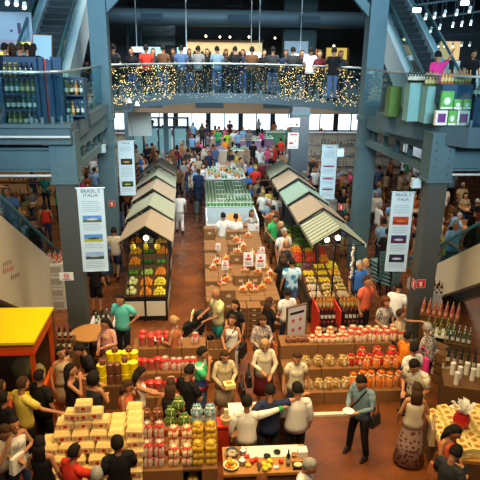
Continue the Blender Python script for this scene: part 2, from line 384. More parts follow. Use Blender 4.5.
glass_rail([(5.05, 17.4), (5.05, 15.3), (XR - 0.08, 13.15)] + [(XR + 0.4, 12.62), (7.2, 12.55), (8.8, 12.5), (10.4, 12.45), (12, 12.4)], 'glass balustrade with an angled corner round the right platform')
glass_rail(arc_pts(0.06, 14), 'curved glass balustrade of the bridge behind the string lights', g=GLASS_B)
# string lights hanging over the bridge balustrade
for side, (u0, u1, nn, lab) in enumerate(((0.0, 0.26, 420, 'curtain of tiny golden string lights on the left part of the bridge railing'), (0.26, 0.72, 330, 'sparse curtain of tiny lights on the middle of the bridge railing'), (0.72, 1.0, 440, 'curtain of tiny golden string lights on the right part of the bridge railing'))):
    m = MB()
    for i in range(nn):
        u = random.uniform(u0, u1); x = XL + 0.1 + (XR - XL - 0.5) * u; y = 18.4 + 4.2 * math.sin(PI * u) ** 0.75 - 0.2 * u - 0.10
        z = 5.45 + 1.2 * random.random(); r = random.uniform(0.006, 0.010) if side != 1 else random.uniform(0.004, 0.006)
        m.ell((x, y, z), (r, r, r), 4, 3)
    o = m.build('string_lights', mat('golden_bulbs', (1.0, 0.75, 0.3), 0.4, em=5, emc=(1.0, 0.70, 0.25), var=0)); tag(o, lab, 'string lights', None, 'stuff')

# escalators
STEP = mat('escalator_step', (0.010, 0.016, 0.021), 0.6, 0.1)
EDGE = mat('escalator_step_edge', (0.05, 0.08, 0.10), 0.5, 0.2)
def escalator(x, y, z, rise, sgn, lab, clad=CREAM, wid=0.9, ang=31, deep=1.0, outer=0):
    # runs along +Y (sgn=1) or towards the camera (sgn=-1), climbing
    t = thing('escalator', (x, y, z), lab, 'escalator'); run = rise / math.tan(R(ang)); w2 = wid / 2
    n = int(rise / 0.2); st = MB(); ed = MB()
    for i in range(n):
        yy = sgn * i * 0.2 / math.tan(R(ang)); zz = i * 0.2; dy = sgn * 0.2 / math.tan(R(ang))
        st.box(-w2, w2, min(yy, yy + dy), max(yy, yy + dy), zz - 0.25, zz + 0.2)
        ed.box(-w2, w2, min(yy, yy + sgn * 0.03), max(yy, yy + sgn * 0.03), zz + 0.19, zz + 0.215)
    st.build('steps', STEP, t); ed.build('step_edges', EDGE, t)
    for s in (-1, 1):
        xa, xb = s * (w2 + 0.02), s * (w2 + 0.24); yA, yB = 0, sgn * run
        lo = [(xa, yA, -deep), (xb, yA, -deep), (xb, yA, 0.32), (xa, yA, 0.32)]; hi = [(xa, yB, rise - deep), (xb, yB, rise - deep), (xb, yB, rise + 0.32), (xa, yB, rise + 0.32)]
        if z < 1:      # the wall of a ground escalator starts at the floor
            yk = sgn * max(0.01, (deep / rise) * run)
            MB().hexa([(xa, yA, 0), (xb, yA, 0), (xb, yA, 0.32), (xa, yA, 0.32)], [(xa, yk, 0), (xb, yk, 0), (xb, yk, deep + 0.32), (xa, yk, deep + 0.32)]).hexa([(xa, yk, 0), (xb, yk, 0), (xb, yk, deep + 0.32), (xa, yk, deep + 0.32)], [(p[0], p[1], p[2]) for p in (hi[0], hi[1], hi[2], hi[3])]).build('side_panel', clad, t)
        else: MB().hexa(lo, hi).build('side_panel', clad, t)
        xg = s * (w2 + 0.08)
        MB().hexa([(xg - 0.01, yA, 0.32), (xg + 0.01, yA, 0.32), (xg + 0.01, yA, 0.92), (xg - 0.01, yA, 0.92)], [(xg - 0.01, yB, rise + 0.32), (xg + 0.01, yB, rise + 0.32), (xg + 0.01, yB, rise + 0.92), (xg - 0.01, yB, rise + 0.92)]).build('glass_panel', GLASS, t)
        MB().tube([(xg, yA - sgn * 0.35, 0.55), (xg, yA - sgn * 0.45, 0.75), (xg, yA - sgn * 0.3, 0.95), (xg, yA, 0.97), (xg, yB, rise + 0.97)], 0.045, 8).build('handrail', TEAL, t, smooth=True)
    return t
ECLAD = mat('pale_blue_cladding', (0.38, 0.50, 0.56), 0.5, var=0.06, scale=1)
escalator(-4.2, 15.2, 5.6, 5.4, 1, 'escalator rising from the left platform beside the bottle shelves', ECLAD, 0.98, 31, 0.75)
escalator(7.15, 16.8, 5.6, 5.6, 1, 'escalator rising from the right platform behind the green boxes', ECLAD, 0.98, 31, 0.75)
escalator(-4.9, 17.3, 0.0, 5.4, -1, 'escalator with beige side wall rising towards the viewer at the left edge', CREAM, 0.9, 33, 1.75)
escalator(7.35, 16.5, 0.0, 5.2, -1, 'escalator with beige side wall rising towards the viewer at the right edge', CREAM, 0.9, 32, 0.75)
# ------------------------------------------------------------------ people
ARMS = {  # elbow and wrist for the figure's left side (x mirrored for the right), facing -Y
 'down': ((0.25, 0.03, 1.12), (0.27, -0.06, 0.88)), 'hold': ((0.25, -0.02, 1.13), (0.11, -0.27, 1.10)),
 'low': ((0.25, -0.04, 1.12), (0.10, -0.25, 0.98)), 'phone': ((0.23, -0.12, 1.14), (0.10, -0.30, 1.30)),
 'face': ((0.24, -0.20, 1.20), (0.10, -0.19, 1.44)), 'reach': ((0.24, -0.24, 1.24), (0.20, -0.50, 1.16)),
 'point': ((0.22, -0.26, 1.34), (0.18, -0.53, 1.38)), 'push': ((0.24, -0.12, 1.14), (0.16, -0.36, 1.05)),
 'around': ((0.40, -0.02, 1.44), (0.60, -0.16, 1.44)), 'behind': ((0.36, 0.10, 1.16), (0.55, 0.22, 1.05)),
 'hip': ((0.36, 0.06, 1.16), (0.19, -0.04, 1.00)), 'side': ((0.36, -0.12, 1.22), (0.56, -0.30, 1.14)),
 'up': ((0.36, -0.05, 1.52), (0.52, -0.12, 1.74)), 'fold': ((0.25, -0.06, 1.13), (0.02, -0.22, 1.14)),
}
LEGS = {'stand': ((0.10, -0.02, 0.50), (0.11, 0.02, 0.09), (0.10, -0.02, 0.50), (0.11, 0.02, 0.09)),
 'step': ((0.10, -0.12, 0.51), (0.10, -0.16, 0.10), (0.10, 0.02, 0.50), (0.11, 0.22, 0.13)),
 'wide': ((0.14, -0.03, 0.50), (0.19, 0.01, 0.09), (0.14, -0.03, 0.50), (0.19, 0.01, 0.09)),
 'sit': ((0.13, -0.42, 0.92), (0.13, -0.44, 0.48), (0.13, -0.42, 0.92), (0.13, -0.44, 0.48))}
def upper(lean):
    c, s = math.cos(R(lean)), math.sin(R(lean))
    def f(p):
        k = min(1, max(0, (p.z - 0.92) / 0.12))
        q = Vector(p); y, z = q.y, q.z - 0.95
        r = Vector((q.x, y * c - z * s, 0.95 + y * s + z * c)); return q.lerp(r, k)
    return f
def headf(lean, hp, hy):
    u = upper(lean); M_ = Matrix.Rotation(R(hy), 3, 'Z') @ Matrix.Rotation(R(hp), 3, 'X'); c = Vector((0, 0.01, 1.47))
    return lambda p: u(c + M_ @ ((Vector(p) - c) * (1.11 if p[2] > 1.475 else 1.0)))
HC = Vector((0, -0.015, 1.60))
_bm = {}
def remesh(mb, vox, name):
    o = mb.build('tmp', []); md = o.modifiers.new('r', 'REMESH'); md.mode = 'VOXEL'; md.voxel_size = vox; md.use_smooth_shade = True
    sm = o.modifiers.new('s', 'SMOOTH'); sm.factor = 0.5; sm.iterations = 2
    dg = bpy.context.evaluated_depsgraph_get(); me = bpy.data.meshes.new_from_object(o.evaluated_get(dg)); me.name = name
    bpy.data.objects.remove(o); me.materials.append(SKIN[0]); return me
def body_mesh(aL, aR, legs, lean, hp, hy, fem, fine):
    k = ('b', aL, aR, legs, lean, hp, hy, fem, fine)
    if k in _bm: return _bm[k]
    m = MB(); u = upper(lean); L = LEGS[legs]; m.xf = u; sw = 0.155 if fem else 0.18
    m.ell((0, 0, 0.93), (0.158, 0.11, 0.13), 14, 8); m.ell((0, -0.005, 1.10), (0.13, 0.095, 0.17), 14, 8)
    m.ell((0, 0.005, 1.28), (sw - 0.01, 0.11, 0.17), 14, 8); m.cap((-sw + 0.03, 0.01, 1.385), (sw - 0.03, 0.01, 1.385), 0.055, 0.055)
    m.cap((0, 0.012, 1.36), (0, 0.0, 1.52), 0.062, 0.050)
    if fem: m.ell((0.062, -0.075, 1.26), (0.060, 0.050, 0.06)); m.ell((-0.062, -0.075, 1.26), (0.060, 0.050, 0.06))
    for s, a in ((1, aL), (-1, aR)):
        e, w_ = [Vector((q[0] * s, q[1], q[2])) for q in ARMS[a]]; sh = Vector((s * sw, 0.01, 1.375))
        m.cap(sh, e, 0.052 if not fem else 0.044, 0.036); m.cap(e, w_, 0.038, 0.025)
        d = (w_ - e).normalized(); lat = d.cross(Vector((0, 0, 1))) if abs(d.z) < 0.8 else Vector((0, -1, 0))
        lat = (lat - d * lat.dot(d)).normalized(); nrm = d.cross(lat).normalized()
        if nrm.z > 0: nrm = -nrm
        pc = w_ + d * 0.05
        for q in (-0.026, -0.009, 0.009, 0.026): m.cap(w_ + lat * q * 0.5, w_ + d * 0.085 + lat * q, 0.015, 0.012, 6)
        for q, ln in ((-0.032, 0.058), (-0.011, 0.074), (0.011, 0.078), (0.032, 0.068)):
            b0 = w_ + d * 0.085 + lat * q; b1 = b0 + d * ln * 0.55 + nrm * 0.008; b2 = b1 + d * ln * 0.4 + nrm * 0.026
            m.cap(b0, b1, 0.0090, 0.0085, 6); m.cap(b1, b2, 0.0085, 0.0075, 6)
        tl = lat if lat.z > 0 or (abs(lat.z) < 0.01 and lat.x * s < 0) else -lat
        t1 = w_ + d * 0.03 + tl * 0.028; t2 = w_ + d * 0.06 + tl * 0.055 + nrm * 0.012; t3 = t2 + d * 0.03 + tl * 0.006 + nrm * 0.012
        m.cap(t1, t2, 0.013, 0.011, 6); m.cap(t2, t3, 0.0105, 0.009, 6)
    for s, kn, an in ((1, L[0], L[1]), (-1, L[2], L[3])):
        kn = Vector((kn[0] * s, kn[1], kn[2])); an = Vector((an[0] * s, an[1], an[2]))
        m.xf = None
        m.cap((s * 0.088, 0, 0.88), kn, 0.085, 0.055); m.cap(kn, an, 0.054, 0.036); m.cap(an + Vector((0, 0.03, -0.045)), an + Vector((0, -0.15, -0.06)), 0.032, 0.024)
    m.xf = headf(lean, hp, hy)
    m.ell(HC, (0.076, 0.096, 0.112), 16, 10); m.ell(HC + Vector((0, -0.035, -0.055)), (0.056, 0.062, 0.055), 12, 8)
    m.cap(HC + Vector((0, -0.092, 0.01)), HC + Vector((0, -0.112, -0.028)), 0.010, 0.015, 6)
    for s in (-1, 1): m.ell(HC + Vector((s * 0.078, 0.01, -0.01)), (0.012, 0.020, 0.032), 8, 6)
    m.xf = None
    _bm[k] = remesh(m, 0.010 if fine else 0.016, 'body'); return _bm[k]
def cloth_mesh(kind, aL, aR, legs, lean, hp, hy, fem):
    k = (kind, aL, aR, legs, lean, fem) + ((hp, hy) if kind[:4] == 'hair' else ())
    if k in _bm: return _bm[k]
    m = MB(); L = LEGS[legs]; m.xf = upper(lean); sw = 0.155 if fem else 0.18; d = 0.02 if fem else 0
    if kind in ('tee', 'long', 'top', 'tank', 'loose'):
        wr = 0.145 if fem else 0.165; f = 0.02 if kind == 'loose' else 0
        hem = 1.0 if kind == 'top' else 0.84
        prof = [(hem, 0.194 + f, 0.140 + f), (0.95, 0.184 + f, 0.134 + f), (1.08, wr + f, 0.115 + f), (1.25, sw + 0.012, 0.128 + d), (1.34, sw + 0.012, 0.118), (1.395, sw - 0.02, 0.088), (1.425, 0.085, 0.075), (1.44, 0.066, 0.062)]
        if kind in ('top', 'tank'): prof = [q for q in prof if q[0] < 1.38] + [(1.39, sw - 0.06, 0.085)]
        prof = [q for q in prof if q[0] >= hem]
        m.loft([(0, 0.003, z, a, b) for z, a, b in prof], 18)
        if fem: m.ell((0.0, -0.078, 1.255), (0.135, 0.078, 0.10), 14, 8)
        if kind in ('tee', 'long', 'loose'):
            m.cap((-sw + 0.03, 0.008, 1.383), (sw - 0.03, 0.008, 1.383), 0.072 if not fem else 0.066, 0.072 if not fem else 0.066, 12)
            for s, a in ((1, aL), (-1, aR)):
                e, w_ = [Vector((q[0] * s, q[1], q[2])) for q in ARMS[a]]; sh = Vector((s * (sw - 0.004), 0.010, 1.378)); m.ell(sh, (0.070 if not fem else 0.060,) * 3, 12, 8)
                r = 0.070 if not fem else 0.061
                if kind == 'tee' : m.tube([sh, sh.lerp(e, 0.35), sh.lerp(e, 0.72)], [r, r, r - 0.004], 10)
                else: m.tube([sh, sh.lerp(e, 0.4), e, e.lerp(w_, 0.5), e.lerp(w_, 0.93)], [r, r - 0.002, 0.053, 0.045, 0.036], 10)
    elif kind in ('trousers', 'shorts'):
        m.loft([(0, 0, z, a, b) for z, a, b in ((0.80, 0.172, 0.105), (0.86, 0.180, 0.125), (0.93, 0.174, 0.123), (1.01, 0.158, 0.112))], 16); m.xf = None
        for s, kn, an in ((1, L[0], L[1]), (-1, L[2], L[3])):
            kn = Vector((kn[0] * s, kn[1], kn[2])); an = Vector((an[0] * s, an[1], an[2])); hp_ = Vector((s * 0.088, 0, 0.88))
            if kind == 'trousers': m.tube([hp_, hp_.lerp(kn, 0.5), kn, kn.lerp(an, 0.5), kn.lerp(an, 0.97)], [0.094, 0.086, 0.070, 0.062, 0.056], 12)
            else: m.tube([hp_, hp_.lerp(kn, 0.5), hp_.lerp(kn, 0.92)], [0.096, 0.094, 0.090], 12)
    elif kind in ('knee_skirt', 'long_skirt'):
        m.xf = None; e = 0.42 if kind == 'knee_skirt' else 0.07; f = 0.03 if kind == 'knee_skirt' else 0.09
        m.loft([(0, 0.0, e, 0.20 + f, 0.15 + f), (0, 0, (e + 0.9) / 2, 0.19 + f * 0.5, 0.14 + f * 0.4), (0, 0, 0.88, 0.182, 0.128), (0, 0, 1.02, 0.152, 0.108)], 20)
        if legs == 'sit': m = MB(); m.loft([(0, -0.2, 0.84, 0.24, 0.30), (0, -0.15, 1.0, 0.21, 0.25)], 16)
    elif kind == 'shoes':
        m.xf = None
        for s, an in ((1, L[1]), (-1, L[3])):
            an = Vector((an[0] * s, an[1], an[2])); z0 = an.z - 0.09
            m.loft([(an.x, an.y - 0.055, z0, 0.044, 0.125), (an.x, an.y - 0.055, z0 + 0.035, 0.046, 0.130), (an.x, an.y - 0.04, z0 + 0.07, 0.040, 0.09), (an.x, an.y, z0 + 0.11, 0.038, 0.045)], 10)
    elif kind[:4] == 'hair':
        m.xf = headf(lean, hp, hy)
        def fn(q):
            q = Vector(q)
            if q.y < -0.25 and q.z < 0.50: return q * 0.80
            if q.z < -0.35: return q * 0.80
            return q * (1 + 0.05 * math.sin(9 * q.x + 7 * q.z) * math.sin(8 * q.y))
        g = 1.0 if kind != 'hair_curly' else 1.32
        m.ell(HC + Vector((0, 0.014, 0.012)), (0.089 * g, 0.103 * g, 0.118 * (0.5 + g / 2)), 16, 12, fn if kind != 'hair_curly' else (lambda q: Vector(q) * (0.7 if q.y < -0.3 and q.z < 0.45 else random.uniform(0.92, 1.06))))
        if kind in ('hair_long', 'hair_mid'):
            hf, uf = headf(lean, hp, hy), upper(lean); m.xf = lambda p: uf(Vector(p)).lerp(hf(p), min(1, max(0, (p[2] - (1.34 if kind == 'hair_long' else 1.40)) / 0.20)))
        if kind == 'hair_long': m.loft([(0, 0.075, 1.30, 0.085, 0.025), (0, 0.085, 1.40, 0.105, 0.040), (0, 0.062, 1.52, 0.096, 0.060), (0, 0.04, 1.62, 0.086, 0.070)], 12)
        if kind == 'hair_mid': m.loft([(0, 0.055, 1.44, 0.098, 0.048), (0, 0.045, 1.52, 0.100, 0.070), (0, 0.03, 1.62, 0.088, 0.080)], 12)
        if kind == 'hair_bun': m.ell(HC + Vector((0, 0.10, 0.05)), (0.045, 0.045, 0.045), 8, 6)
    elif kind == 'eye' or kind == 'eye2':
        m.xf = headf(lean, hp, hy); s = 1 if kind == 'eye' else -1
        m.ell(HC + Vector((s * 0.030, -0.088, 0.008)), (0.013, 0.009, 0.007), 8, 5)
    elif kind == 'mouth':
        m.xf = headf(lean, hp, hy); m.ell(HC + Vector((0, -0.094, -0.062)), (0.024, 0.009, 0.007), 8, 5)
    elif kind == 'apron':
        m.loft([(0, -0.012, 0.55, 0.16, 0.135), (0, -0.012, 0.9, 0.183, 0.132), (0, -0.012, 1.02, 0.165, 0.124)], 16)
    elif kind == 'strap':
        m.tube([(0.10, -0.07, 1.42), (0.02, -0.15, 1.25), (-0.16, -0.12, 0.98), (-0.19, 0.0, 0.93), (-0.10, 0.135, 1.05), (0.05, 0.13, 1.3), (0.10, 0.03, 1.445), (0.10, -0.07, 1.42)], 0.014, 6)
    me = m.mesh(kind, True); me.materials.append(BLACK); _bm[k] = me; return me
NAMES = {'tee': 'shirt', 'long': 'shirt', 'loose': 'shirt', 'top': 'top', 'tank': 'top', 'trousers': 'trousers', 'shorts': 'shorts', 'knee_skirt': 'skirt', 'long_skirt': 'skirt',
         'hair': 'hair', 'hair_long': 'hair', 'hair_mid': 'hair', 'hair_curly': 'hair', 'hair_bun': 'hair', 'eye': 'eye', 'eye2': 'eye', 'mouth': 'mouth', 'apron': 'apron', 'strap': 'bag_strap', 'shoes': 'shoes'}
COL = dict(black=(0.010, 0.010, 0.012), charcoal=(0.028, 0.030, 0.034), navy=(0.018, 0.028, 0.075), white=(0.70, 0.69, 0.66), cream=(0.62, 0.55, 0.42), grey=(0.20, 0.20, 0.20),
  turquoise=(0.10, 0.50, 0.45), yellow=(0.72, 0.55, 0.10), paleyellow=(0.62, 0.58, 0.28), red=(0.60, 0.035, 0.02), coral=(0.72, 0.13, 0.06), orange=(0.85, 0.24, 0.02), pink=(0.75, 0.10, 0.22),
  blue=(0.05, 0.16, 0.50), sky=(0.22, 0.42, 0.66), denim=(0.07, 0.12, 0.24), teal=(0.02, 0.24, 0.22), green=(0.04, 0.38, 0.12), dkgreen=(0.01, 0.10, 0.06), brown=(0.13, 0.055, 0.025),
  beige=(0.42, 0.32, 0.20), maroon=(0.12, 0.012, 0.02), olive=(0.16, 0.15, 0.05), lime=(0.40, 0.60, 0.05), magenta=(0.70, 0.04, 0.25), slate=(0.16, 0.25, 0.31), khaki=(0.30, 0.22, 0.12), rust=(0.42, 0.13, 0.05))
HAIRC = dict(black=(0.012, 0.009, 0.008), brown=(0.050, 0.024, 0.012), blond=(0.42, 0.25, 0.10), grey=(0.32, 0.31, 0.29), auburn=(0.13, 0.035, 0.015))
PAT = {'floral_dark': spot_mat('dark_floral_cloth', (0.45, 0.40, 0.36), (0.015, 0.015, 0.02), 28, 0.42), 'floral_pink': spot_mat('pink_floral_cloth', (0.62, 0.25, 0.20), (0.50, 0.38, 0.30), 24, 0.4),
       'paisley': spot_mat('maroon_patterned_cloth', (0.38, 0.26, 0.22), (0.16, 0.045, 0.05), 13, 0.38), 'dotted': spot_mat('dotted_beige_cloth', (0.52, 0.43, 0.28), (0.20, 0.14, 0.08), 34, 0.22),
       'grey_floral': spot_mat('grey_floral_cloth', (0.42, 0.34, 0.30), (0.14, 0.12, 0.12), 22, 0.4), 'striped': stripe_mat('striped_cloth', (0.6, 0.6, 0.6), (0.05, 0.08, 0.2), 2, 16),
       'polo': None, 'tie_dye': spot_mat('blue_patchy_cloth', (0.40, 0.58, 0.70), (0.04, 0.22, 0.42), 6, 0.45), 'printed': spot_mat('printed_white_cloth', (0.66, 0.62, 0.50), (0.10, 0.09, 0.08), 9, 0.26)}
def polo():
    m = bpy.data.materials.new('banded_polo_cloth'); m.use_nodes = True; nt = m.node_tree; b = nt.nodes['Principled BSDF']; b.inputs['Roughness'].default_value = 0.8
    tc = nt.nodes.new('ShaderNodeTexCoord'); s = nt.nodes.new('ShaderNodeSeparateXYZ'); nt.links.new(tc.outputs['Object'], s.inputs[0])
    mr = nt.nodes.new('ShaderNodeMapRange'); mr.inputs['From Min'].default_value = 0.8; mr.inputs['From Max'].default_value = 1.5
    r = nt.nodes.new('ShaderNodeValToRGB'); r.color_ramp.interpolation = 'CONSTANT'; e = r.color_ramp.elements
    e[0].position = 0; e[0].color = (0.35, 0.02, 0.03, 1); e[1].position = 0.22; e[1].color = (0.03, 0.06, 0.25, 1)
    for p, c in ((0.44, (0.05, 0.50, 0.20, 1)), (0.84, (0.7, 0.72, 0.7, 1)), (0.9, (0.05, 0.5, 0.2, 1))): q = e.new(p); q.color = c
    nt.links.new(s.outputs[2], mr.inputs['Value']); nt.links.new(mr.outputs[0], r.inputs[0]); nt.links.new(r.outputs[0], b.inputs['Base Color']); return m
PAT['polo'] = polo()
def cmat(c):
    if c in PAT: return PAT[c]
    return mat('cloth_' + c, COL[c], 0.85, var=0.10, scale=14)
NP = [0]
def person(pos, label, top=('tee', 'white'), bot=('trousers', 'navy'), hair=('hair', 'black'), face=0, h=1.70, arms=('down', 'down'), legs='stand', lean=0, head=(0, 0), fem=False,
           skin=0, shoe='black', z0=0.0, extra=(), group=None, head_at=True):
    """pos: (px, py) of the head's centre in the photo, or a Vector of the feet"""
    s = h / 1.715; k = (arms[0], arms[1], legs, lean, head[0], head[1], fem)
    fa = R(face)
    if isinstance(pos, tuple) and len(pos) == 2:
        hl = headf(lean, head[0], head[1])(HC) * s; q = P(pos[0], pos[1], z0 + hl.z)
        off = Matrix.Rotation(fa, 3, 'Z') @ Vector((hl.x, hl.y, 0)); pos = Vector((q.x - off.x, q.y - off.y, z0))
    near = pos[1] < 17
    me = body_mesh(arms[0], arms[1], legs, lean, head[0], head[1], fem, near)
    o = bpy.data.objects.new('person', me); C.objects.link(o); o.location = pos; o.rotation_euler = (0, 0, fa); o.scale = (s,) * 3
    if legs == 'sit': o.location.z = z0 - 0.38 * s
    o.material_slots[0].link = 'OBJECT'; o.material_slots[0].material = SKIN[skin]
    NP[0] += 1
    def child(kind, m):
        c = bpy.data.objects.new(NAMES[kind], cloth_mesh(kind, *k)); C.objects.link(c); c.parent = o
        c.material_slots[0].link = 'OBJECT'; c.material_slots[0].material = m; return c
    child(top[0], cmat(top[1]))
    if bot: child(bot[0], cmat(bot[1]))
    if hair: child(hair[0], mat('hair_' + hair[1], HAIRC[hair[1]], 0.85, var=0.4, scale=30))
    child('shoes', cmat(shoe))
    for e_, c_ in extra: child(e_, cmat(c_))
    if pos[1] < 30:
        ff = face % 360
        child('eye', BLACK); child('eye2', BLACK); child('mouth', mat('lips', (0.35, 0.09, 0.07), 0.5, var=0))
    tag(o, label, 'person', group); return o

# ------------------------------------------------------------------ goods
def cardboard(name, w_, d_, h_, m):
    return bx(-w_ / 2, w_ / 2, -d_ / 2, d_ / 2, 0, h_).build(name, m, bevel=0.004)
GOLD = mat('pale_gold_card', (0.74, 0.53, 0.20), 0.5, var=0.15, scale=8); CREAMC = mat('cream_card', (0.84, 0.68, 0.40), 0.5, var=0.08)
REDM = mat('red_print', (0.55, 0.04, 0.015), 0.5)
def mk_panettone():
    t = empty('panettone_box')
    MB().hexa([(-.115, -.10, 0), (.115, -.10, 0), (.115, .10, 0), (-.115, .10, 0)], [(-.125, -.11, .14), (.125, -.11, .14), (.125, .11, .14), (-.125, .11, .14)]).build('carton', CREAMC, t)
    MB().hexa([(-.128, -.113, .14), (.128, -.113, .14), (.128, .113, .14), (-.128, .113, .14)], [(-.105, -.055, .205), (.105, -.055, .205), (.105, .055, .205), (-.105, .055, .205)]).build('lid', GOLD, t)
    m = MB(); m.tube([(0, -.104, .070), (0, -.113, .070)], 0.036, 12); m.box(-.095, -.085, -.112, -.104, .035, .10); m.box(-.072, -.062, -.112, -.104, .035, .10); m.box(.062, .072, -.112, -.104, .035, .10); m.box(.085, .095, -.112, -.104, .035, .10)
    m.build('red_emblem', REDM, t); return t
PAN = Proto(mk_panettone)
def mk_wrap(col, rib, r=0.085, h=0.16, kind='fabric', bow=True, tagc=None, name='wrapped_cake', metal=0.0):
    def f():
        t = empty(name); n = 16; m = MB()
        def ring(rr, z, cr, sq=.7):
            out = []
            for j in range(n):
                c_, s_ = math.cos(2 * PI * j / n), math.sin(2 * PI * j / n); q = rr * .92 * (1 + cr * (-1) ** j) / max(abs(c_), abs(s_)) ** sq; out.append(m.V((q * c_, q * s_, z)))
            return out
        rs = [ring(r * .86, 0, .02), ring(r, .25 * h, .03), ring(r * 1.02, .6 * h, .04), ring(r * .75, .88 * h, .08), ring(r * .28, h, .10)]
        for a, b in zip(rs, rs[1:]):
            for j in range(n): m.Fc((a[j], a[(j + 1) % n], b[(j + 1) % n], b[j]))
        m.Fc(rs[0][::-1]); m.Fc(rs[-1]); m.build('wrapping', col, t)
        m = MB(); rs = [ring(r * .24, h * .98, .1, 0), ring(r * .62, h * 1.20, .35, 0), ring(r * .70, h * 1.32, .45, 0), ring(r * .3, h * 1.24, .3, 0)]
        for a, b in zip(rs, rs[1:]):
            for j in range(n): m.Fc((a[j], a[(j + 1) % n], b[(j + 1) % n], b[j]))
        m.Fc(rs[-1]); m.build('gathered_top', col, t)
        if bow:
            m = MB(); m.box(-.008, .008, -r * 1.06, r * 1.06, h * .02, h * .9) if False else None
            for a in (0, PI / 2):
                pts = [(math.cos(a) * r * 1.04 * s_, math.sin(a) * r * 1.04 * s_, z_) for s_, z_ in ((-.86, .01), (-1.03, .3 * h), (-1.03, .6 * h), (-.75, .9 * h), (0, h * 1.03), (.75, .9 * h), (1.03, .6 * h), (1.03, .3 * h), (.86, .01))]
                m.tube(pts, 0.009, 4)
            for a in range(4): m.ell((math.cos(a * PI / 2 + .6) * .05, math.sin(a * PI / 2 + .6) * .05, h * 1.04), (.042, .042, .022), 6, 5)
            m.build('ribbon', rib, t)
        if tagc: bx(-.03, .03, -r * 1.10, -r * 1.07, .25 * h, .62 * h).build('label_card', tagc, t)
        return t
    return Proto(f)
RED = mat('red_ribbon', (0.65, 0.02, 0.015), 0.4, var=0.1); GRN = mat('green_foil', (0.10, 0.20, 0.045), 0.35, 0.3, var=0.4, scale=20); BLU = mat('pale_blue_foil', (0.22, 0.40, 0.48), 0.35, 0.2, var=0.4, scale=20)
YEL = mat('yellow_foil', (0.68, 0.42, 0.04), 0.4, 0.1, var=0.25, scale=16); IVO = mat('ivory_paper', (0.72, 0.58, 0.36), 0.6, var=0.12, scale=16); WHI = mat('white_bag_paper', (0.62, 0.50, 0.42), 0.6, var=0.3, scale=24)
BRO = mat('brown_foil', (0.17, 0.065, 0.035), 0.4, 0.2, var=0.4, scale=24); ORA = mat('orange_foil', (0.75, 0.20, 0.03), 0.45, var=0.3, scale=14); REDF = mat('red_foil', (0.55, 0.015, 0.015), 0.35, 0.1, var=0.3, scale=18); GLD = mat('gold_foil', (0.50, 0.32, 0.10), 0.35, 0.5, var=0.4, scale=22)
CARD = mat('white_card', (0.75, 0.74, 0.70), 0.6, var=0.03)
W_RW = mk_wrap(WHI, RED, .085, .20, tagc=None); W_GR = mk_wrap(GRN, mat('pale_green_ribbon', (.45, .55, .2), .5), .10, .15); W_BL = mk_wrap(BLU, mat('blue_white_ribbon', (.6, .7, .75), .5), .095, .15, tagc=CARD)
W_IV = mk_wrap(IVO, RED, .10, .15); W_YE = mk_wrap(YEL, mat('dark_gold_ribbon', (.45, .27, .03), .5), .10, .12, tagc=None); W_BR = mk_wrap(BRO, mat('copper_ribbon', (.4, .16, .08), .4), .085, .13)
W_OR = mk_wrap(ORA, mat('cream_bow', (.7, .55, .35), .5), .095, .26); W_RE = mk_wrap(REDF, mat('gold_bow', (.6, .42, .15), .5), .10, .17, tagc=CARD); W_GO = mk_wrap(GLD, mat('cream_bow', (.7, .55, .35), .5), .10, .16, tagc=CARD)
W_CR = mk_wrap(IVO, RED, .085, .20, tagc=CARD)
def mk_jar():
    t = empty('treat_jar')
    MB().lathe([(.05, 0), (.062, .01), (.062, .15), (.05, .165)], n=12).build('jar', mat('treats_in_jar', (.36, .10, .07), .3, var=.8, scale=45, coat=.6), t, smooth=False)
    MB().lathe([(.058, .165), (.062, .175), (.07, .19), (.045, .205), (.02, .215)], n=12).build('cloth_lid', RED, t)
    m = MB(); m.tube([(0, -.064, .15), (.01, -.066, .05)], .008, 5); m.ell((0, -.06, .165), (.03, .012, .015), 6, 4); m.build('ribbon', RED, t); return t
JAR = Proto(mk_jar)
def mk_bottle(glassc, capc, labc, h=0.31, r=0.038):
    def f():
        t = empty('wine_bottle')
        MB().lathe([(r * .95, 0), (r, .01), (r, h * .60), (r * .85, h * .68), (r * .36, h * .78), (r * .34, h * .9)], n=10).build('glass', mat('bottle_glass', glassc, .12, coat=1, var=0), t, smooth=True)
        MB().lathe([(r * .38, h * .88), (r * .38, h), (r * .3, h * 1.005)], n=8).build('foil_cap', mat('foil_cap', capc, .35, .4, var=0), t)
        MB().lathe([(r * 1.03, h * .2), (r * 1.03, h * .48)], n=10).build('paper_label', mat('paper_label', labc, .6, var=.1, scale=40), t); return t
    return Proto(f)
B_DK = mk_bottle((.012, .018, .012), (.03, .03, .03), (.55, .52, .42)); B_RD = mk_bottle((.05, .008, .008), (.5, .02, .02), (.60, .56, .48)); B_RO = mk_bottle((.45, .10, .07), (.6, .5, .4), (.65, .3, .2))
B_GO = mk_bottle((.10, .10, .02), (.55, .36, .08), (.5, .42, .2)); B_OR = mk_bottle((.45, .17, .03), (.5, .3, .05), (.6, .45, .2)); B_GR = mk_bottle((.03, .09, .04), (.6, .6, .6), (.6, .6, .6))
def mk_tin():
    t = empty('yellow_tin'); MB().lathe([(.098, 0), (.10, .005), (.10, .235), (.098, .24)], n=18).build('tin', mat('yellow_tin_paint', (.82, .62, .0), .35), t, smooth=False)
    MB().lathe([(.104, .225), (.104, .252), (.095, .258)], n=18).build('lid', mat('yellow_lid', (.85, .68, .02), .35), t)
    m = MB()
    for a in range(4): m.tube([(math.cos(a * PI / 2 + .6) * .1, math.sin(a * PI / 2 + .6) * .1, .11), (math.cos(a * PI / 2 + .6) * .104, math.sin(a * PI / 2 + .6) * .104, .11)], .012, 6)
    m.build('emblem', BRO, t); return t
TIN = Proto(mk_tin)
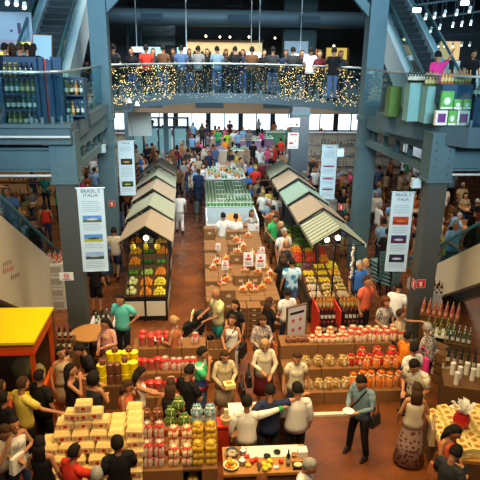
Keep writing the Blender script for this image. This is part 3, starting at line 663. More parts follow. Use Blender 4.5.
def mk_fruit(name, col, r=(.042, .042, .04), leaf=None):
    def f():
        o = MB().ell((0, 0, r[2]), r, 9, 7).build(name, mat(name + '_skin', col, .4, var=.25, scale=20), smooth=True)
        if leaf: MB().tube([(0, 0, r[2] * 1.9), (.006, 0, r[2] * 2.15)], .005, 5).build('stem', mat('stem_green', (.1, .18, .03), .6), o)
        return o
    return Proto(f)
ORNG = mk_fruit('orange', (.85, .26, .01), leaf=1); LEMON = mk_fruit('lemon', (.80, .66, .04), (.036, .048, .036)); MANGO = mk_fruit('mango', (.80, .40, .03), (.05, .065, .045)); MELON = mk_fruit('melon', (.62, .66, .28), (.075, .08, .07), 1)
TOMATO = mk_fruit('tomato', (.70, .05, .015), leaf=1); POTATO = mk_fruit('potato', (.50, .36, .12), (.045, .06, .038)); APPLE = mk_fruit('green_apple', (.45, .62, .08), leaf=1); GARLIC = mk_fruit('garlic_bulb', (.55, .42, .30), (.03, .03, .03), 1)
def mk_leafy(name, col, r=.12, k=12):
    def f():
        m = MB()
        for i in range(k):
            a = i * 2.4; el = .25 + .9 * i / k; L_ = r * (1 - .35 * i / k)
            d = Vector((math.cos(a) * math.cos(el), math.sin(a) * math.cos(el), math.sin(el))); sd = Vector((-math.sin(a), math.cos(a), 0)) * L_ * .45; p = Vector((0, 0, .01))
            ids = [m.V(p), m.V(p + d * L_ * .55 + sd + Vector((0, 0, .01))), m.V(p + d * L_), m.V(p + d * L_ * .55 - sd + Vector((0, 0, .01))), m.V(p + d * L_ * .5 - Vector((0, 0, .012)))]
            m.Fc((ids[0], ids[1], ids[4])); m.Fc((ids[1], ids[2], ids[4])); m.Fc((ids[2], ids[3], ids[4])); m.Fc((ids[3], ids[0], ids[4]))
        m.ell((0, 0, r * .35), (r * .4, r * .4, r * .35), 8, 5)
        return m.build(name, mat(name + '_leaf', col, .6, var=.45, scale=18))
    return Proto(f)
LETT = mk_leafy('lettuce', (.12, .30, .035)); HERB = mk_leafy('herb_bunch', (.05, .17, .025), .13, 14); FLOW = mk_leafy('yellow_pepper_bunch', (.75, .50, .03), .09, 10); CAB = mk_leafy('purple_cabbage', (.20, .05, .12), .10)
# ------------------------------------------------------------------ the two rows of canopied stalls
TAN = mat('beige_canvas', (0.30, 0.25, 0.19), 0.85, var=0.07)
STRP = stripe_mat('green_striped_canvas', (0.40, 0.42, 0.32), (0.14, 0.19, 0.15), 1, 3.6, 0.52)
STRG = stripe_mat('mint_striped_canvas', (0.33, 0.42, 0.37), (0.09, 0.22, 0.18), 1, 3.6, 0.50)
def stall(cx, y0, y1, can, lab, wid=0.71, left=0, right=0, front=False, panel=None, side=1):
    t = thing('market_stall', (cx, y0, 0), lab, 'market stall', 0, 'canopied stalls'); L_ = y1 - y0
    # folded canvas: ridge with two slopes and short valances, given thickness
    m = MB(); zr, ze = 2.84, 2.38; ez, ew = -.15, -.04      # the canvas rises and widens towards the front gable
    for s in (-1, 1):
        lo = [(0, -.16, zr - .02), (0, L_ - .02, zr + ez - .02), (s * (wid + ew), L_ - .02, ze + ez + .04), (s * wid, -.16, ze - .02)]
        hi = [(p[0], p[1], p[2] + .02) for p in lo]
        if s < 0: lo = lo[::-1]; hi = hi[::-1]
        m.hexa(lo[::-1], hi[::-1])
        a_ = [(s * wid, -.16, ze - .11), (s * (wid + .015), -.16, ze - .11), (s * (wid + .015), -.16, ze), (s * wid, -.16, ze)]; b_ = [(s * (wid + ew), L_ - .02, ze + ez - .04), (s * (wid + ew + .015), L_ - .02, ze + ez - .04), (s * (wid + ew + .015), L_ - .02, ze + ez + .06), (s * (wid + ew), L_ - .02, ze + ez + .06)]
        m.hexa(a_, b_)
    m.build('canopy', can, t)
    m = MB()
    for yy, dz in ((-.13, 0), (L_ - .1, ez)):
        m.bar((0, yy, zr + dz - .05), (wid - .03, yy, ze + dz - .04), .035, .04).bar((0, yy, zr + dz - .05), (-wid + .03, yy, ze + dz - .04), .035, .04).bar((-wid + .03, yy, ze + dz - .05), (wid - .03, yy, ze + dz - .05), .025, .025)
    m.bar((0, -.13, zr - .06), (0, L_ - .1, zr + ez - .06), .03, .03)
    m.build('canopy_frame', BLACK, t)
    for sx in (-1, 1):
        for yy in (-.0, L_ - .14): bx(sx * .51 - .012, sx * .51 + .012, yy - .012, yy + .012, 0, 2.26).build('post', BLACK, t)
    bx(-.09 - .02, -.09 + .02, -.05, -.015, 0, 2.3).build('post', BLACK, t)
    bx(-.68, .50, 0, L_ - .02, 0.10, .66).build('counter', BLACK, t)
    bx(-.71, .53, -.03, L_ - .02, .66, .70).build('counter_top', BLACK, t)
    m = MB()
    for sx in (-1, 1):
        for q in range(3): m.box(.50 if sx > 0 else -.695, .515 if sx > 0 else -.68, .06 + q * L_ / 3, .06 + q * L_ / 3 + L_ / 3 - .1, .16, .60)
    for q in (-1, 1):
        m.box(-.64 if q < 0 else -.06, -.12 if q < 0 else .46, -.015, 0, .16, .60)
    m.build('panel', panel or CREAM, t)
    bx(-.68, .50, .02, L_ - .04, .0, .10).build('plinth', BLACK, t)
    return t
LX, RX = -1.42, 3.68
def lx(i): return LX - .055 * i
def rx(i): return RX - .03 * i
ly = [14.45 + 2.10 * i for i in range(6)]
names = ['nearest', 'second', 'third', 'fourth', 'farthest']
for i in range(5):
    stall(lx(i), ly[i], ly[i + 1], TAN if i % 2 == 0 else STRP, '%s stall in the left row, under a %s canvas canopy' % (names[i], 'plain beige' if i % 2 == 0 else 'green and cream striped'))
ry = [14.10 + 2.05 * i for i in range(6)]
for i in range(5):
    stall(rx(i), ry[i], ry[i + 1], (STRP, TAN, STRG, TAN, STRP)[i], '%s stall in the right row, under a %s canvas canopy' % (names[i], ('green and cream striped', 'plain beige', 'mint green striped', 'plain beige', 'green and cream striped')[i]), panel=mat('dark_panel', (0.10, 0.075, 0.05), 0.6))
# stepped crates of produce inside the near stalls
def crate(x, y, z, w_, d_, h_, lab, grp, tilt=0.0, m=None, name='produce_crate'):
    t = thing(name, (x, y, z), lab, 'crate', 0, grp); t.rotation_euler = (tilt, 0, 0)
    bx(-w_ / 2, w_ / 2, -d_ / 2, d_ / 2, 0, .02).build('base', m or WOOD, t)
    MB().box(-w_ / 2, w_ / 2, -d_ / 2, -d_ / 2 + .015, .02, h_).box(-w_ / 2, w_ / 2, d_ / 2 - .015, d_ / 2, .02, h_).box(-w_ / 2, -w_ / 2 + .015, -d_ / 2 + .015, d_ / 2 - .015, .02, h_).box(w_ / 2 - .015, w_ / 2, -d_ / 2 + .015, d_ / 2 - .015, .02, h_).build('sides', m or WOOD, t)
    return t
DKW = mat('dark_crate_wood', (0.13, 0.065, 0.028), 0.6, var=0.2)
def fill(proto, x, y, z, w_, d_, st, lab, cat, grp, layers=2, dens=1.0, tilt=0.0):
    for L_ in range(layers):
        nx = max(1, int((w_ - .03) / st) - L_); ny = max(1, int((d_ - .03) / st) - L_)
        for a in range(nx):
            for b in range(ny):
                if random.random() > dens: continue
                dy = (b - (ny - 1) / 2) * st + random.uniform(-.006, .006)
                proto.put((x + (a - (nx - 1) / 2) * st + random.uniform(-.006, .006), y + dy, z + .022 + L_ * st * .72 + dy * math.tan(tilt)), random.uniform(0, 6), lab, cat, grp, random.uniform(.92, 1.06))
KINDS = dict(orange=(ORNG, .082, 3, 'orange', 'fruit'), lemon=(LEMON, .082, 3, 'lemon', 'fruit'), mango=(MANGO, .112, 2, 'mango', 'fruit'), melon=(MELON, .140, 2, 'pale green melon', 'fruit'), tomato=(TOMATO, .086, 2, 'red tomato', 'vegetable'),
  potato=(POTATO, .098, 2, 'potato', 'vegetable'), apple=(APPLE, .085, 2, 'green apple', 'fruit'), garlic=(GARLIC, .065, 2, 'garlic bulb', 'vegetable'), lettuce=(LETT, .13, 1, 'head of lettuce', 'vegetable'), herb=(HERB, .13, 1, 'herb bunch', 'vegetable'),
  pepper=(FLOW, .10, 1, 'yellow pepper bunch', 'vegetable'), cabbage=(CAB, .12, 1, 'purple cabbage', 'vegetable'))
def produce(cx, y, z, cols, w_, d_, where, tilt):
    cw = w_ / len(cols); pos_ = ('left end', 'middle', 'right end') if len(cols) == 3 else (('left', 'right') if len(cols) == 2 else ('left end', 'left middle', 'right middle', 'right end'))
    for i, kd in enumerate(cols):
        x = cx - w_ / 2 + cw * (i + .5); pr, st, ly_, nm, ct = KINDS[kd]
        crate(x, y, z, cw - .012, d_ - .005, .045, 'dark crate of %s, %s crate, %s' % (nm + ('' if kd in ('herb', 'pepper', 'lettuce') else 's'), pos_[i], where), None, 0, DKW)
        fill(pr, x, y, z, cw - .01, d_ - .0, st, '%s in the %s crate, %s' % (nm, pos_[i], where), ct, 'produce of the %s, crate %s' % (where, 'abcde'[i]), ly_)
def riser(cx, y, z, w_, d_, lab):
    if z > .72: tag(bx(-w_ / 2, w_ / 2, -d_ / 2, d_ / 2, .701, z - .001).build('riser_block', DKW, loc=(cx, y, 0)), lab, 'display step')
ords = ['front row', 'second row', 'third row', 'fourth row', 'fifth row']
def bank(cx, y0, rows, where):
    for i, (cols, z) in enumerate(rows):
        y = y0 + .20 + i * .37; riser(cx, y, z, 1.16, .366, 'black display step under the %s of the %s' % (ords[i], where)); produce(cx, y, z, cols, 1.16, .37, ords[i] + ' of the ' + where, 0)
bank(lx(0) - .09, ly[0], [(['melon', 'orange', 'lemon'], .72), (['melon', 'orange', 'lemon'], .86), (['lettuce', 'apple', 'orange'], 1.02), (['orange', 'herb', 'lettuce'], 1.2), (['mango', 'lettuce', 'orange'], 1.4)], 'nearest left stall')
bank(lx(1) - .09, ly[1], [(['orange', 'melon', 'mango'], 1.5)], 'second left stall')
bank(rx(0) - .09, ry[0], [(['garlic', 'potato', 'garlic'], .72), (['garlic', 'potato', 'potato'], .78), (['potato', 'pepper', 'potato'], .85), (['pepper', 'pepper', 'mango'], .92), (['cabbage', 'pepper', 'lemon'], .99)], 'nearest right stall')
bank(rx(1) - .09, ry[1], [(['lettuce', 'cabbage', 'tomato'], .8), (['tomato', 'tomato', 'orange'], .84), (['tomato', 'tomato', 'tomato'], .88), (['orange', 'pepper', 'tomato'], .92), (['lettuce', 'herb', 'pepper'], .96)], 'second right stall')
bank(rx(2) - .09, ry[2], [(['lettuce', 'herb', 'lettuce'], .8), (['herb', 'lettuce', 'herb'], .84), (['pepper', 'herb', 'lettuce'], .88), (['lettuce', 'herb', 'herb'], .92), (['herb', 'lettuce', 'herb'], .96)], 'third right stall')
# hanging bunches and lamps in the stalls
def mk_globe():
    t = empty('globe_lamp'); MB().ell((0, 0, 0), (.07, .07, .07), 10, 8).build('globe', mat('lit_globe', (1, .9, .7), .3, em=14, emc=(1, .85, .55), var=0), t, smooth=True); MB().tube([(0, 0, .06), (0, 0, .26)], .008, 5).build('cord', BLACK, t); return t
GL = Proto(mk_globe)
for x, y, lab in ((LX, ly[0] + .05, 'lit globe lamp hanging in the front gable of the left beige canopy'), (RX - .28, ry[0] + .1, 'lit globe lamp in the right striped canopy, left of the pair'), (RX + .05, ry[0] + .25, 'lit globe lamp in the right striped canopy, right of the pair')):
    g_ = GL.put((x, y, 2.42), 0, lab, 'lamp')
    l_ = bpy.data.lights.new('globe_light', 'POINT'); l_.energy = 26; l_.color = (1, .80, .50); l_.shadow_soft_size = .09
    lo_ = bpy.data.objects.new('globe_light', l_); C.objects.link(lo_); lo_.location = (x, y + .02, 2.28)
def mk_banana():
    t = empty('fruit_bunch')
    for i in range(6):
        a = i * PI / 3; MB().tube([(0, 0, 0), (math.cos(a) * .04, math.sin(a) * .04, -.05), (math.cos(a) * .055, math.sin(a) * .055, -.14), (math.cos(a) * .04, math.sin(a) * .04, -.2)], [.012, .02, .02, .008], 6).build('banana', mat('banana_skin', (.75, .55, .05), .5), t, smooth=True)
    return t
BAN = Proto(mk_banana)
for x, lab in ((-.35, 'left'), (-.02, 'middle'), (.3, 'right')): BAN.put((LX + x, ly[0] + .02, 2.30), 0, 'banana bunch hanging at the front of the left stall, the %s one' % lab, 'fruit')
# garlic braid hanging at the right stall
t = MB()
for i in range(14): t.ell((random.uniform(-.03, .03), random.uniform(-.03, .03), -i * .07), (.04, .04, .038), 7, 5)
tag(t.build('garlic_braid', mat('garlic_skin', (.62, .55, .45), .6, var=.2), loc=(RX + .42, ry[0] - .02, 2.28)), 'long pale garlic braid hanging from the right striped canopy', 'garlic braid')

# ------------------------------------------------------------------ centre counter of kraft cartons
CX0, CX1, CY0, CY1 = .14, 2.16, 13.75, 19.85
tag(bx(CX0 + .02, CX1 - .02, CY0 + .02, CY1, 0, .58).build('display_platform', KRAFT_D), 'long low brown platform under the kraft cartons in the middle aisle', 'platform')
def mk_carton():
    t = empty('kraft_carton'); bx(-.19, .19, -.155, .155, 0, .29).build('box', KRAFT, t, bevel=.004); bx(-.195, .195, -.16, .16, .24, .30).build('lid', mat('kraft_lid', (.21, .105, .042), .8, var=.12), t, bevel=.004); bx(-.06, .06, -.163, -.16, .1, .18).build('label_card', mat('cream_sticker', (.5, .4, .28), .6), t); return t
KC = Proto(mk_carton); TOPS = []
for i in range(5):
    for j in range(18):
        x = CX0 + .21 + i * .40; y = CY0 + .18 + j * .34
        hgt = 1 if (i == 0 and j < 12) or (i == 1 and 2 < j < 9) or i == 4 else (1 if random.random() < .66 else 2)
        if i == 0 and j % 4 == 3: continue
        if i in (2, 3) and j < 2: hgt = 1
        TOPS.append((x, y, .58 + hgt * .302))
        for q in range(hgt):
            KC.put((x, y, .58 + q * .302), random.uniform(-.06, .06), 'kraft gift carton in the %s of the middle counter%s' % (('left edge row', 'second row', 'middle row', 'fourth row', 'right edge row')[i], ', on top of another' if q else ''), 'carton', 'cartons of the %s, layer %s' % (('left edge row', 'second row', 'middle row', 'fourth row', 'right edge row')[i], 'ab'[q]))
# stacked drawers facing the viewer
for i in range(3):
    for q in range(6):
        if q == 5 and i == 2: continue
        t = thing('drawer_box', (1.02 + i * .38, 13.52, q * .148), 'flat brown drawer box facing the viewer, %s column, %s from the floor' % (('left', 'middle', 'right')[i], ('first', 'second', 'third', 'fourth', 'fifth', 'sixth')[q]), 'box', 0, 'brown drawer boxes')
        bx(-.18, .18, -.2, .2, 0, .14).build('box', KRAFT, t, bevel=.005); bx(-.15, .15, -.206, -.2, .02, .12).build('front_face', KRAFT_D, t); bx(-.04, .04, -.212, -.206, .06, .085).build('pull', CREAM, t)
# small gifts on the counter
def mk_gift(c1, c2):
    def f():
        t = empty('gift_hamper'); MB().hexa([(-.12, -.09, 0), (.12, -.09, 0), (.12, .09, 0), (-.12, .09, 0)], [(-.15, -.11, .10), (.15, -.11, .10), (.15, .11, .10), (-.15, .11, .10)]).build('basket', WOOD, t)
        m = MB(); m.ell((-.06, 0, .14), (.05, .05, .07)).ell((.06, .02, .15), (.05, .05, .09)); m.build('wrapped_goods', c1, t)
        m = MB(); m.ell((0, -.06, .15), (.06, .025, .035), 8, 5).ell((.05, -.08, .12), (.035, .02, .03), 6, 5).ell((-.05, -.08, .12), (.035, .02, .03), 6, 5); m.build('bow', c2, t)
        MB().lathe([(.02, .08), (.022, .24), (.01, .28), (.01, .32)], (.0, .05, 0), 8).build('bottle', WHITE, t); return t
    return Proto(f)
G1 = mk_gift(IVO, REDM); G2 = mk_gift(REDF, CREAM); G3 = mk_gift(YEL, RED)
gs = [(213, 262), (220, 258), (226, 254), (216, 256), (228, 262), (234, 250), (238, 255), (240, 246), (236, 243), (243, 250), (247, 262), (252, 258), (256, 262), (260, 258), (264, 262), (250, 268), (245, 274), (249, 280), (243, 284), (254, 284), (262, 282), (258, 276), (222, 278), (227, 274), (270, 268), (240, 236), (235, 230), (248, 240), (258, 250), (268, 275)]
for i, (a, b) in enumerate(gs):
    p = P(a, b + 4, 1.0 if b > 240 else .95)
    zt = max([z_ for x_, y_, z_ in TOPS if abs(x_ - p.x) < .30 and abs(y_ - p.y) < .25] or [.582]); p.z = zt + .002
    (G1, G2, G3)[i % 3].put(p, random.uniform(-.4, .4), 'small %s hamper with a %s bow, among the gifts on the kraft cartons' % (('white', 'red', 'yellow')[i % 3], ('red', 'white', 'red')[i % 3]), 'gift hamper', '%s hampers on the kraft cartons' % ('white', 'red', 'yellow')[i % 3], .8)
def sign(x, y, z, w_, h_, lab, rz=0, pole=.18, pr=True):
    t = thing('sign_card', (x, y, z), lab, 'sign', rz)
    MB().box(-.05, .05, -.04, .04, 0, .01).tube([(0, 0, .01), (0, 0, pole)], .006, 5).build('stand', BLACK, t)
    bx(-w_ / 2, w_ / 2, -.006, .006, pole, pole + h_).build('card', CARD, t)
    if pr:
        m = MB()
        m.box(-w_ * .3, w_ * .3, -.010, -.0065, pole + h_ * .42, pole + h_ * .58)
        m.tube([(0, -.0065, pole + h_ * .74), (0, -.0105, pole + h_ * .74)], w_ * .14, 10); m.build('red_print', REDM, t)
        m = MB()
        for q in range(3): m.box(-w_ * .35, w_ * .35, -.009, -.0065, pole + h_ * (.1 + q * .09), pole + h_ * (.13 + q * .09))
        m.build('small_print', BLACK, t)
    return t
for a, b, w_, lab in ((218, 252, .16, 'small white sign card at the left back of the kraft counter'), (225, 272, .20, 'white sign card on the left middle of the kraft counter'), (248, 278, .28, 'larger white sign card with red print, left of the pair on the kraft counter'), (260, 280, .28, 'larger white sign card with red print, right of the pair on the kraft counter'), (262, 256, .16, 'small white sign card at the right back of the kraft counter')):
    p = P(a, b, 1.0); sign(p.x, p.y, max([z_ for x_, y_, z_ in TOPS if abs(x_ - p.x) < .24 and abs(y_ - p.y) < .2] or [.582]) + .002, w_, w_ * 1.5, lab)
# booth with chefs behind, white counter and green shelves further on
t = thing('demo_booth', (1.20, 20.15, 0), 'white fronted booth with a wooden roof board behind the kraft cartons', 'booth')
bx(-.95, 1.0, -.2, -.15, .0, 1.12).build('front_panel', WHITE, t); bx(-.95, -.9, -.15, 1.70, 0, 1.25).build('side_panel', WHITE, t); bx(.95, 1.0, -.15, 1.70, 0, 1.25).build('side_panel', WHITE, t)
bx(-.9, .95, 1.70, 1.74, 0, 1.22).build('back_panel', mat('pale_blue_board', (.45, .56, .60), .6), t)
MB().hexa([(-.28, -.7, 1.0), (.42, -.7, 1.0), (.3, .3, 1.35), (-.15, .3, 1.35)], [(-.28, -.7, 1.05), (.42, -.7, 1.05), (.3, .3, 1.4), (-.15, .3, 1.4)]).build('sloping_board', mat('orange_wood', (.50, .20, .05), .5, var=.2), t)
SHG = mat('pale_green_shelf', (.38, .50, .40), .5)
def shelf_unit(name, x0, x1, y0, y1, h_, nsh, m, lab, fillfn=None, legs=True):
    t = thing(name, ((x0 + x1) / 2, (y0 + y1) / 2, 0), lab, 'shelf'); a, b = (x1 - x0) / 2, (y1 - y0) / 2
    for q in range(nsh): bx(-a, a, -b, b, h_ * (q + 1) / nsh - .03, h_ * (q + 1) / nsh).build('shelf', m, t)
    for sx in (-1, 1):
        for sy in (-1, 1): bx(sx * (a - .02) - .02, sx * (a - .02) + .02, sy * (b - .02) - .02, sy * (b - .02) + .02, 0, h_ + .02).build('post', m, t)
    return t
shelf_unit('display_shelf', .28, 2.20, 21.95, 26.2, 1.25, 3, SHG, 'wide pale green shelf table covered with white and green jars')
shelf_unit('display_shelf', .35, 2.25, 26.6, 29.2, 1.35, 3, WHITE, 'white shelf table behind the green one')
def mk_small(name, col, r, h_, lid=None):
    def f():
        t = empty(name); MB().lathe([(r, 0), (r, h_ * .8), (r * .8, h_ * .85)], n=8).build('body', col, t); MB().lathe([(r * .85, h_ * .85), (r * .85, h_)], n=8).build('lid', lid or WHITE, t); return t
    return Proto(f)
J1 = mk_small('white_jar', mat('white_ceramic', (.62, .68, .62), .4), .06, .16, GRN); J2 = mk_small('green_jar', mat('green_glass_jar', (.06, .24, .07), .3, var=.3), .055, .15, mat('pale_lid', (.5, .6, .5), .4)); J3 = mk_small('orange_jar', mat('orange_preserve', (.55, .16, .03), .3), .06, .14, YEL)
for i in range(14):
    for j in range(21):
        if (i // 3) % 2 == 1 and j % 4 == 3: continue
        x = .38 + i * .135; y = 22.05 + j * .198
        gr = x > 1.1 and 22.6 < y < 23.5 or (j == 0)
        (J2 if gr else J1).put((x, y, 1.25), 0, 'small green jar in the rows on the pale green shelf table' if gr else 'small white jar in the rows on the pale green shelf table', 'jar', 'green jars on the green shelf table' if gr else 'white jars on the green shelf table')
for i in range(11):
    for j in range(9):
        if random.random() < .3: continue
        pr, nm = ((J1, 'white'), (J3, 'orange'), (J2, 'green'))[(i // 2 + j // 3) % 3]
        pr.put((.5 + i * .16, 26.8 + j * .27, 1.35), 0, 'small %s jar on the white shelf table behind the green one' % nm, 'jar', '%s jars on the white shelf table' % nm)
for i in range(7):
    t = thing('goods_case', (.5 + i * .27, 29.0 + (i % 3) * .9, 0), '%s display case in the far middle aisle, %s from the left' % (('white', 'orange', 'cream')[i % 3], ('first', 'second', 'third', 'fourth', 'fifth', 'sixth', 'seventh')[i]), 'display case'); c = (WHITE, mat('orange_case', (.6, .22, .06), .5), IVO)[i % 3]
    bx(-.13, .13, -.4, .4, 0, 1.1).build('body', c, t); MB().box(-.11, .11, -.35, .35, 1.1, 1.28).build('goods', (RED, WHITE, GRN)[(i * 2) % 3], t)

# ------------------------------------------------------------------ front display stands across the aisle
def tiers(x0, x1, ys, zs, lab, m=KRAFT, splits=3):
    t = thing('tiered_stand', (x0, ys[0], 0), lab, 'display stand'); W_ = x1 - x0; yb = ys[-1] + .5
    for q, (y, z) in enumerate(zip(ys, zs)):
        for s in range(splits):
            bx(W_ * s / splits + .006, W_ * (s + 1) / splits - .006, y - ys[0], (ys[q + 1] if q + 1 < len(ys) else yb) - ys[0] - .002, 0, z).build('tier_block', m, t, bevel=.006)
    return t
FY = [10.3, 10.72, 11.18]; FZ = [.29, .61, .95]
xr0 = P(284, 360, .9).x; xr1 = P(402, 360, .9).x; xl0 = P(133, 350, .9).x; xl1 = P(206, 350, .9).x
tiers(xr0, xr1, FY, FZ, 'long brown three tier stand on the right covered with ribboned cakes')
tiers(xl0, xl1, FY, FZ, 'long brown three tier stand on the left covered with red topped jars')
tag(struct('trim_3', bx(P(284, 421, 0).x, P(372, 421, 0).x, 9.86, 9.96, 0, .05), mat('white_strip', (.62, .58, .50), .5)), 'white strip lying on the floor before the right tiered stand', 'strip')
def row(proto, px0, px1, n, y, z, lab, cat, grp, jit=.015, sc_=1.0, skip=0, rz=0):
    x0 = px0; x1 = px1
    for i in range(n):
        if skip and random.random() < skip: continue
        x = x0 + (x1 - x0) * (i / max(1, n - 1)); proto.put((x + random.uniform(-jit, jit), y + random.uniform(-jit, jit), z), random.uniform(-.9, .9) + rz, lab, cat, grp, sc_ * random.uniform(.90, 1.10))
def X(px, y, z): # x in the place of a picture column at depth y and height z
    a, b = -20.0, 20.0
    Mi = CR.transposed()
    for _ in range(40):
        c = (a + b) / 2; v = Mi @ Vector((c, y, z - H))
        if 240 + F * v.x / -v.z < px: a = c
        else: b = c
    return (a + b) / 2
def rowp(proto, p0, p1, n, y, z, lab, cat, grp, **k): row(proto, X(p0, y, z), X(p1, y, z), n, y, z, lab, cat, grp, **k)
# right stand, top tier: white and brown goods at left, ivory cakes with red bows, cream bags with red bows
rowp(W_BR, 288, 306, 4, 11.35, .951, 'small cream and brown wrapped cake at the left end of the right stand, top tier', 'wrapped cake', 'brown cakes on the right stand top tier', sc_=.8)
rowp(W_IV, 312, 345, 6, 11.33, .951, 'ivory cake with red bow on the right stand, top tier, left of the tall bags', 'wrapped cake', 'ivory cakes on the right stand top tier', sc_=.85)
rowp(W_IV, 318, 342, 3, 11.45, 1.08, 'ivory cake with red bow piled on top of the ivory cakes, right stand', 'wrapped cake', 'ivory cakes piled on the right stand', sc_=.8)
rowp(W_CR, 350, 400, 8, 11.33, .951, 'tall cream bag with red ribbon on the right stand, front row of the top tier', 'wrapped cake', 'tall cream bags front row')
rowp(W_CR, 352, 400, 7, 11.52, .951, 'tall cream bag with red ribbon on the right stand, rear row of the top tier', 'wrapped cake', 'tall cream bags rear row', sc_=1.05)
rowp(W_GO, 306, 342, 4, 10.9, .611, 'gold cake with cream bow and white card on the right stand, middle tier', 'wrapped cake', 'gold cakes on the middle tier')
rowp(W_RE, 350, 398, 6, 10.9, .611, 'red cake with gold bow on the right stand, middle tier', 'wrapped cake', 'red cakes on the middle tier', sc_=1.05)
rowp(W_RE, 362, 392, 3, 11.05, .74, 'red cake with gold bow raised behind the others on the middle tier', 'wrapped cake', 'raised red cakes on the middle tier')
rowp(W_GO, 309, 346, 5, 10.5, .291, 'gold cake with cream bow on the right stand, bottom tier', 'wrapped cake', 'gold cakes on the bottom tier', sc_=1.0)
rowp(W_OR, 352, 398, 6, 10.5, .291, 'tall orange bag with cream bow on the right stand, bottom tier', 'wrapped cake', 'orange bags on the bottom tier', sc_=1.05)
rowp(W_OR, 366, 396, 4, 10.72, .611, 'tall orange bag with cream bow behind, on the edge of the middle tier', 'wrapped cake', 'orange bags on the middle tier', sc_=.75)
# left stand
rowp(JAR, 142, 168, 4, 11.35, .951, 'jar with red cloth lid on the left stand, top tier', 'jar', 'red jars on the left top tier', sc_=1.15)
rowp(JAR, 143, 167, 4, 11.55, .951, 'jar with red cloth lid in the rear row of the left stand', 'jar', 'red jars on the left top tier, rear', sc_=1.15)
rowp(W_RW, 178, 195, 2, 11.4, .951, 'white bag with red ribbon on the left stand, top tier', 'wrapped cake', 'white bags on the left top tier')
rowp(JAR, 138, 164, 5, 10.92, .611, 'jar with red cloth lid on the left stand, middle tier', 'jar', 'red jars on the left middle tier', sc_=1.25)
rowp(W_RW, 166, 194, 5, 10.9, .611, 'white bag with red ribbon on the left stand, middle tier', 'wrapped cake', 'white bags on the left middle tier', sc_=1.05)
rowp(JAR, 142, 176, 5, 10.5, .291, 'jar with red cloth lid on the left stand, bottom tier', 'jar', 'red jars on the left bottom tier', sc_=1.3)
rowp(W_RW, 158, 196, 4, 10.62, .291, 'white bag with red ribbon on the left stand, bottom tier', 'wrapped cake', 'white bags on the left bottom tier')
# open crate at the right end of the left stand
c_ = crate(X(221, 11.4, .9), 11.45, .62, .62, .42, .24, 'open brown crate of white wrapped sweets at the right end of the left stand', None, 0, KRAFT)
tag(bx(-.31, .31, -.21, .21, 0, .62).build('plinth_box', KRAFT_D, loc=(X(221, 11.4, .9), 11.45, 0)), 'brown plinth under the open crate of white sweets', 'plinth')
for i in range(9): tag(MB().ell((0, 0, .035), (.055, .045, .035), 8, 5).build('wrapped_sweet', CARD, loc=(X(221, 11.4, .9) - .22 + (i % 5) * .11, 11.36 + (i // 5) * .16, .64)), 'white wrapped sweet in the open brown crate', 'sweet', 'white sweets in the open crate')
# wine rack in red and black crates before the right stall
for i, (p0, p1, col, nm) in enumerate(((314, 337, 'red', 'left'), (338, 362, 'black', 'right'))):
    x0 = X(p0, 13.3, .5); x1 = X(p1, 13.3, .5); m_ = mat('red_rack', (.55, .03, .015), .5) if col == 'red' else BLACK
    t = thing('bottle_rack', ((x0 + x1) / 2, 13.2, 0), '%s stepped bottle rack, the %s one before the right fruit stall' % (col, nm), 'rack'); a = (x1 - x0) / 2 - .01
    bx(-a, -a + .03, -.35, .5, 0, .95).build('side_panel', m_, t); bx(a - .03, a, -.35, .5, 0, .95).build('side_panel', m_, t)
    for q in range(3): bx(-a + .03, a - .03, -.35 + q * .28, -.07 + q * .28, .1 + .0, .28 + q * .22).build('step', BLACK, t)
    for q in range(3):
        pr, nn = ((B_RD, 'dark red'), (B_RD, 'dark red'), (B_OR, 'amber'))[q]
        for k in range(5): pr.put(((x0 + x1) / 2 - a + .09 + k * (2 * a - .18) / 4, 13.2 - .21 + q * .28, .281 + q * .22), 0, '%s bottle standing on the %s step of the %s bottle rack' % (nn, ('bottom', 'middle', 'top')[q], col), 'bottle', 'bottles of the %s rack, %s step' % (col, ('bottom', 'middle', 'top')[q]), 1.1)
        if q == 2:
            for k in range(5): pr.put(((x0 + x1) / 2 - a + .12 + k * (2 * a - .24) / 4, 13.2 + .42, .281 + q * .22 + .0), 0, 'amber bottle behind the top row of the %s bottle rack' % col, 'bottle', 'rear bottles of the %s rack' % col, 1.1)
# standing sign board
q = P(286, 338, 0); t = thing('sign_board', (q.x, 11.95, 0), 'upright framed sign board with small pictures beside the right tiered stand', 'sign', .45)
bx(-.26, .26, -.02, .02, .42, 1.55).build('board', mat('lilac_white_board', (.55, .52, .56), .5, var=.03), t)
MB().box(-.28, -.26, -.03, .03, 0, 1.57).box(.26, .28, -.03, .03, 0, 1.57).box(-.26, .26, -.03, .03, 1.55, 1.57).box(-.26, .26, -.03, .03, .40, .42).build('frame', DKW, t)
for a in (-.1, .1):
    for b in (.68, .92, 1.16): bx(a - .035, a + .035, -.024, -.02, b, b + .08).build('picture', REDM, t)
MB().box(-.2, .2, -.024, -.02, 1.36, 1.42).box(-.2, .2, -.024, -.02, .56, .58).build('print', BLACK, t)

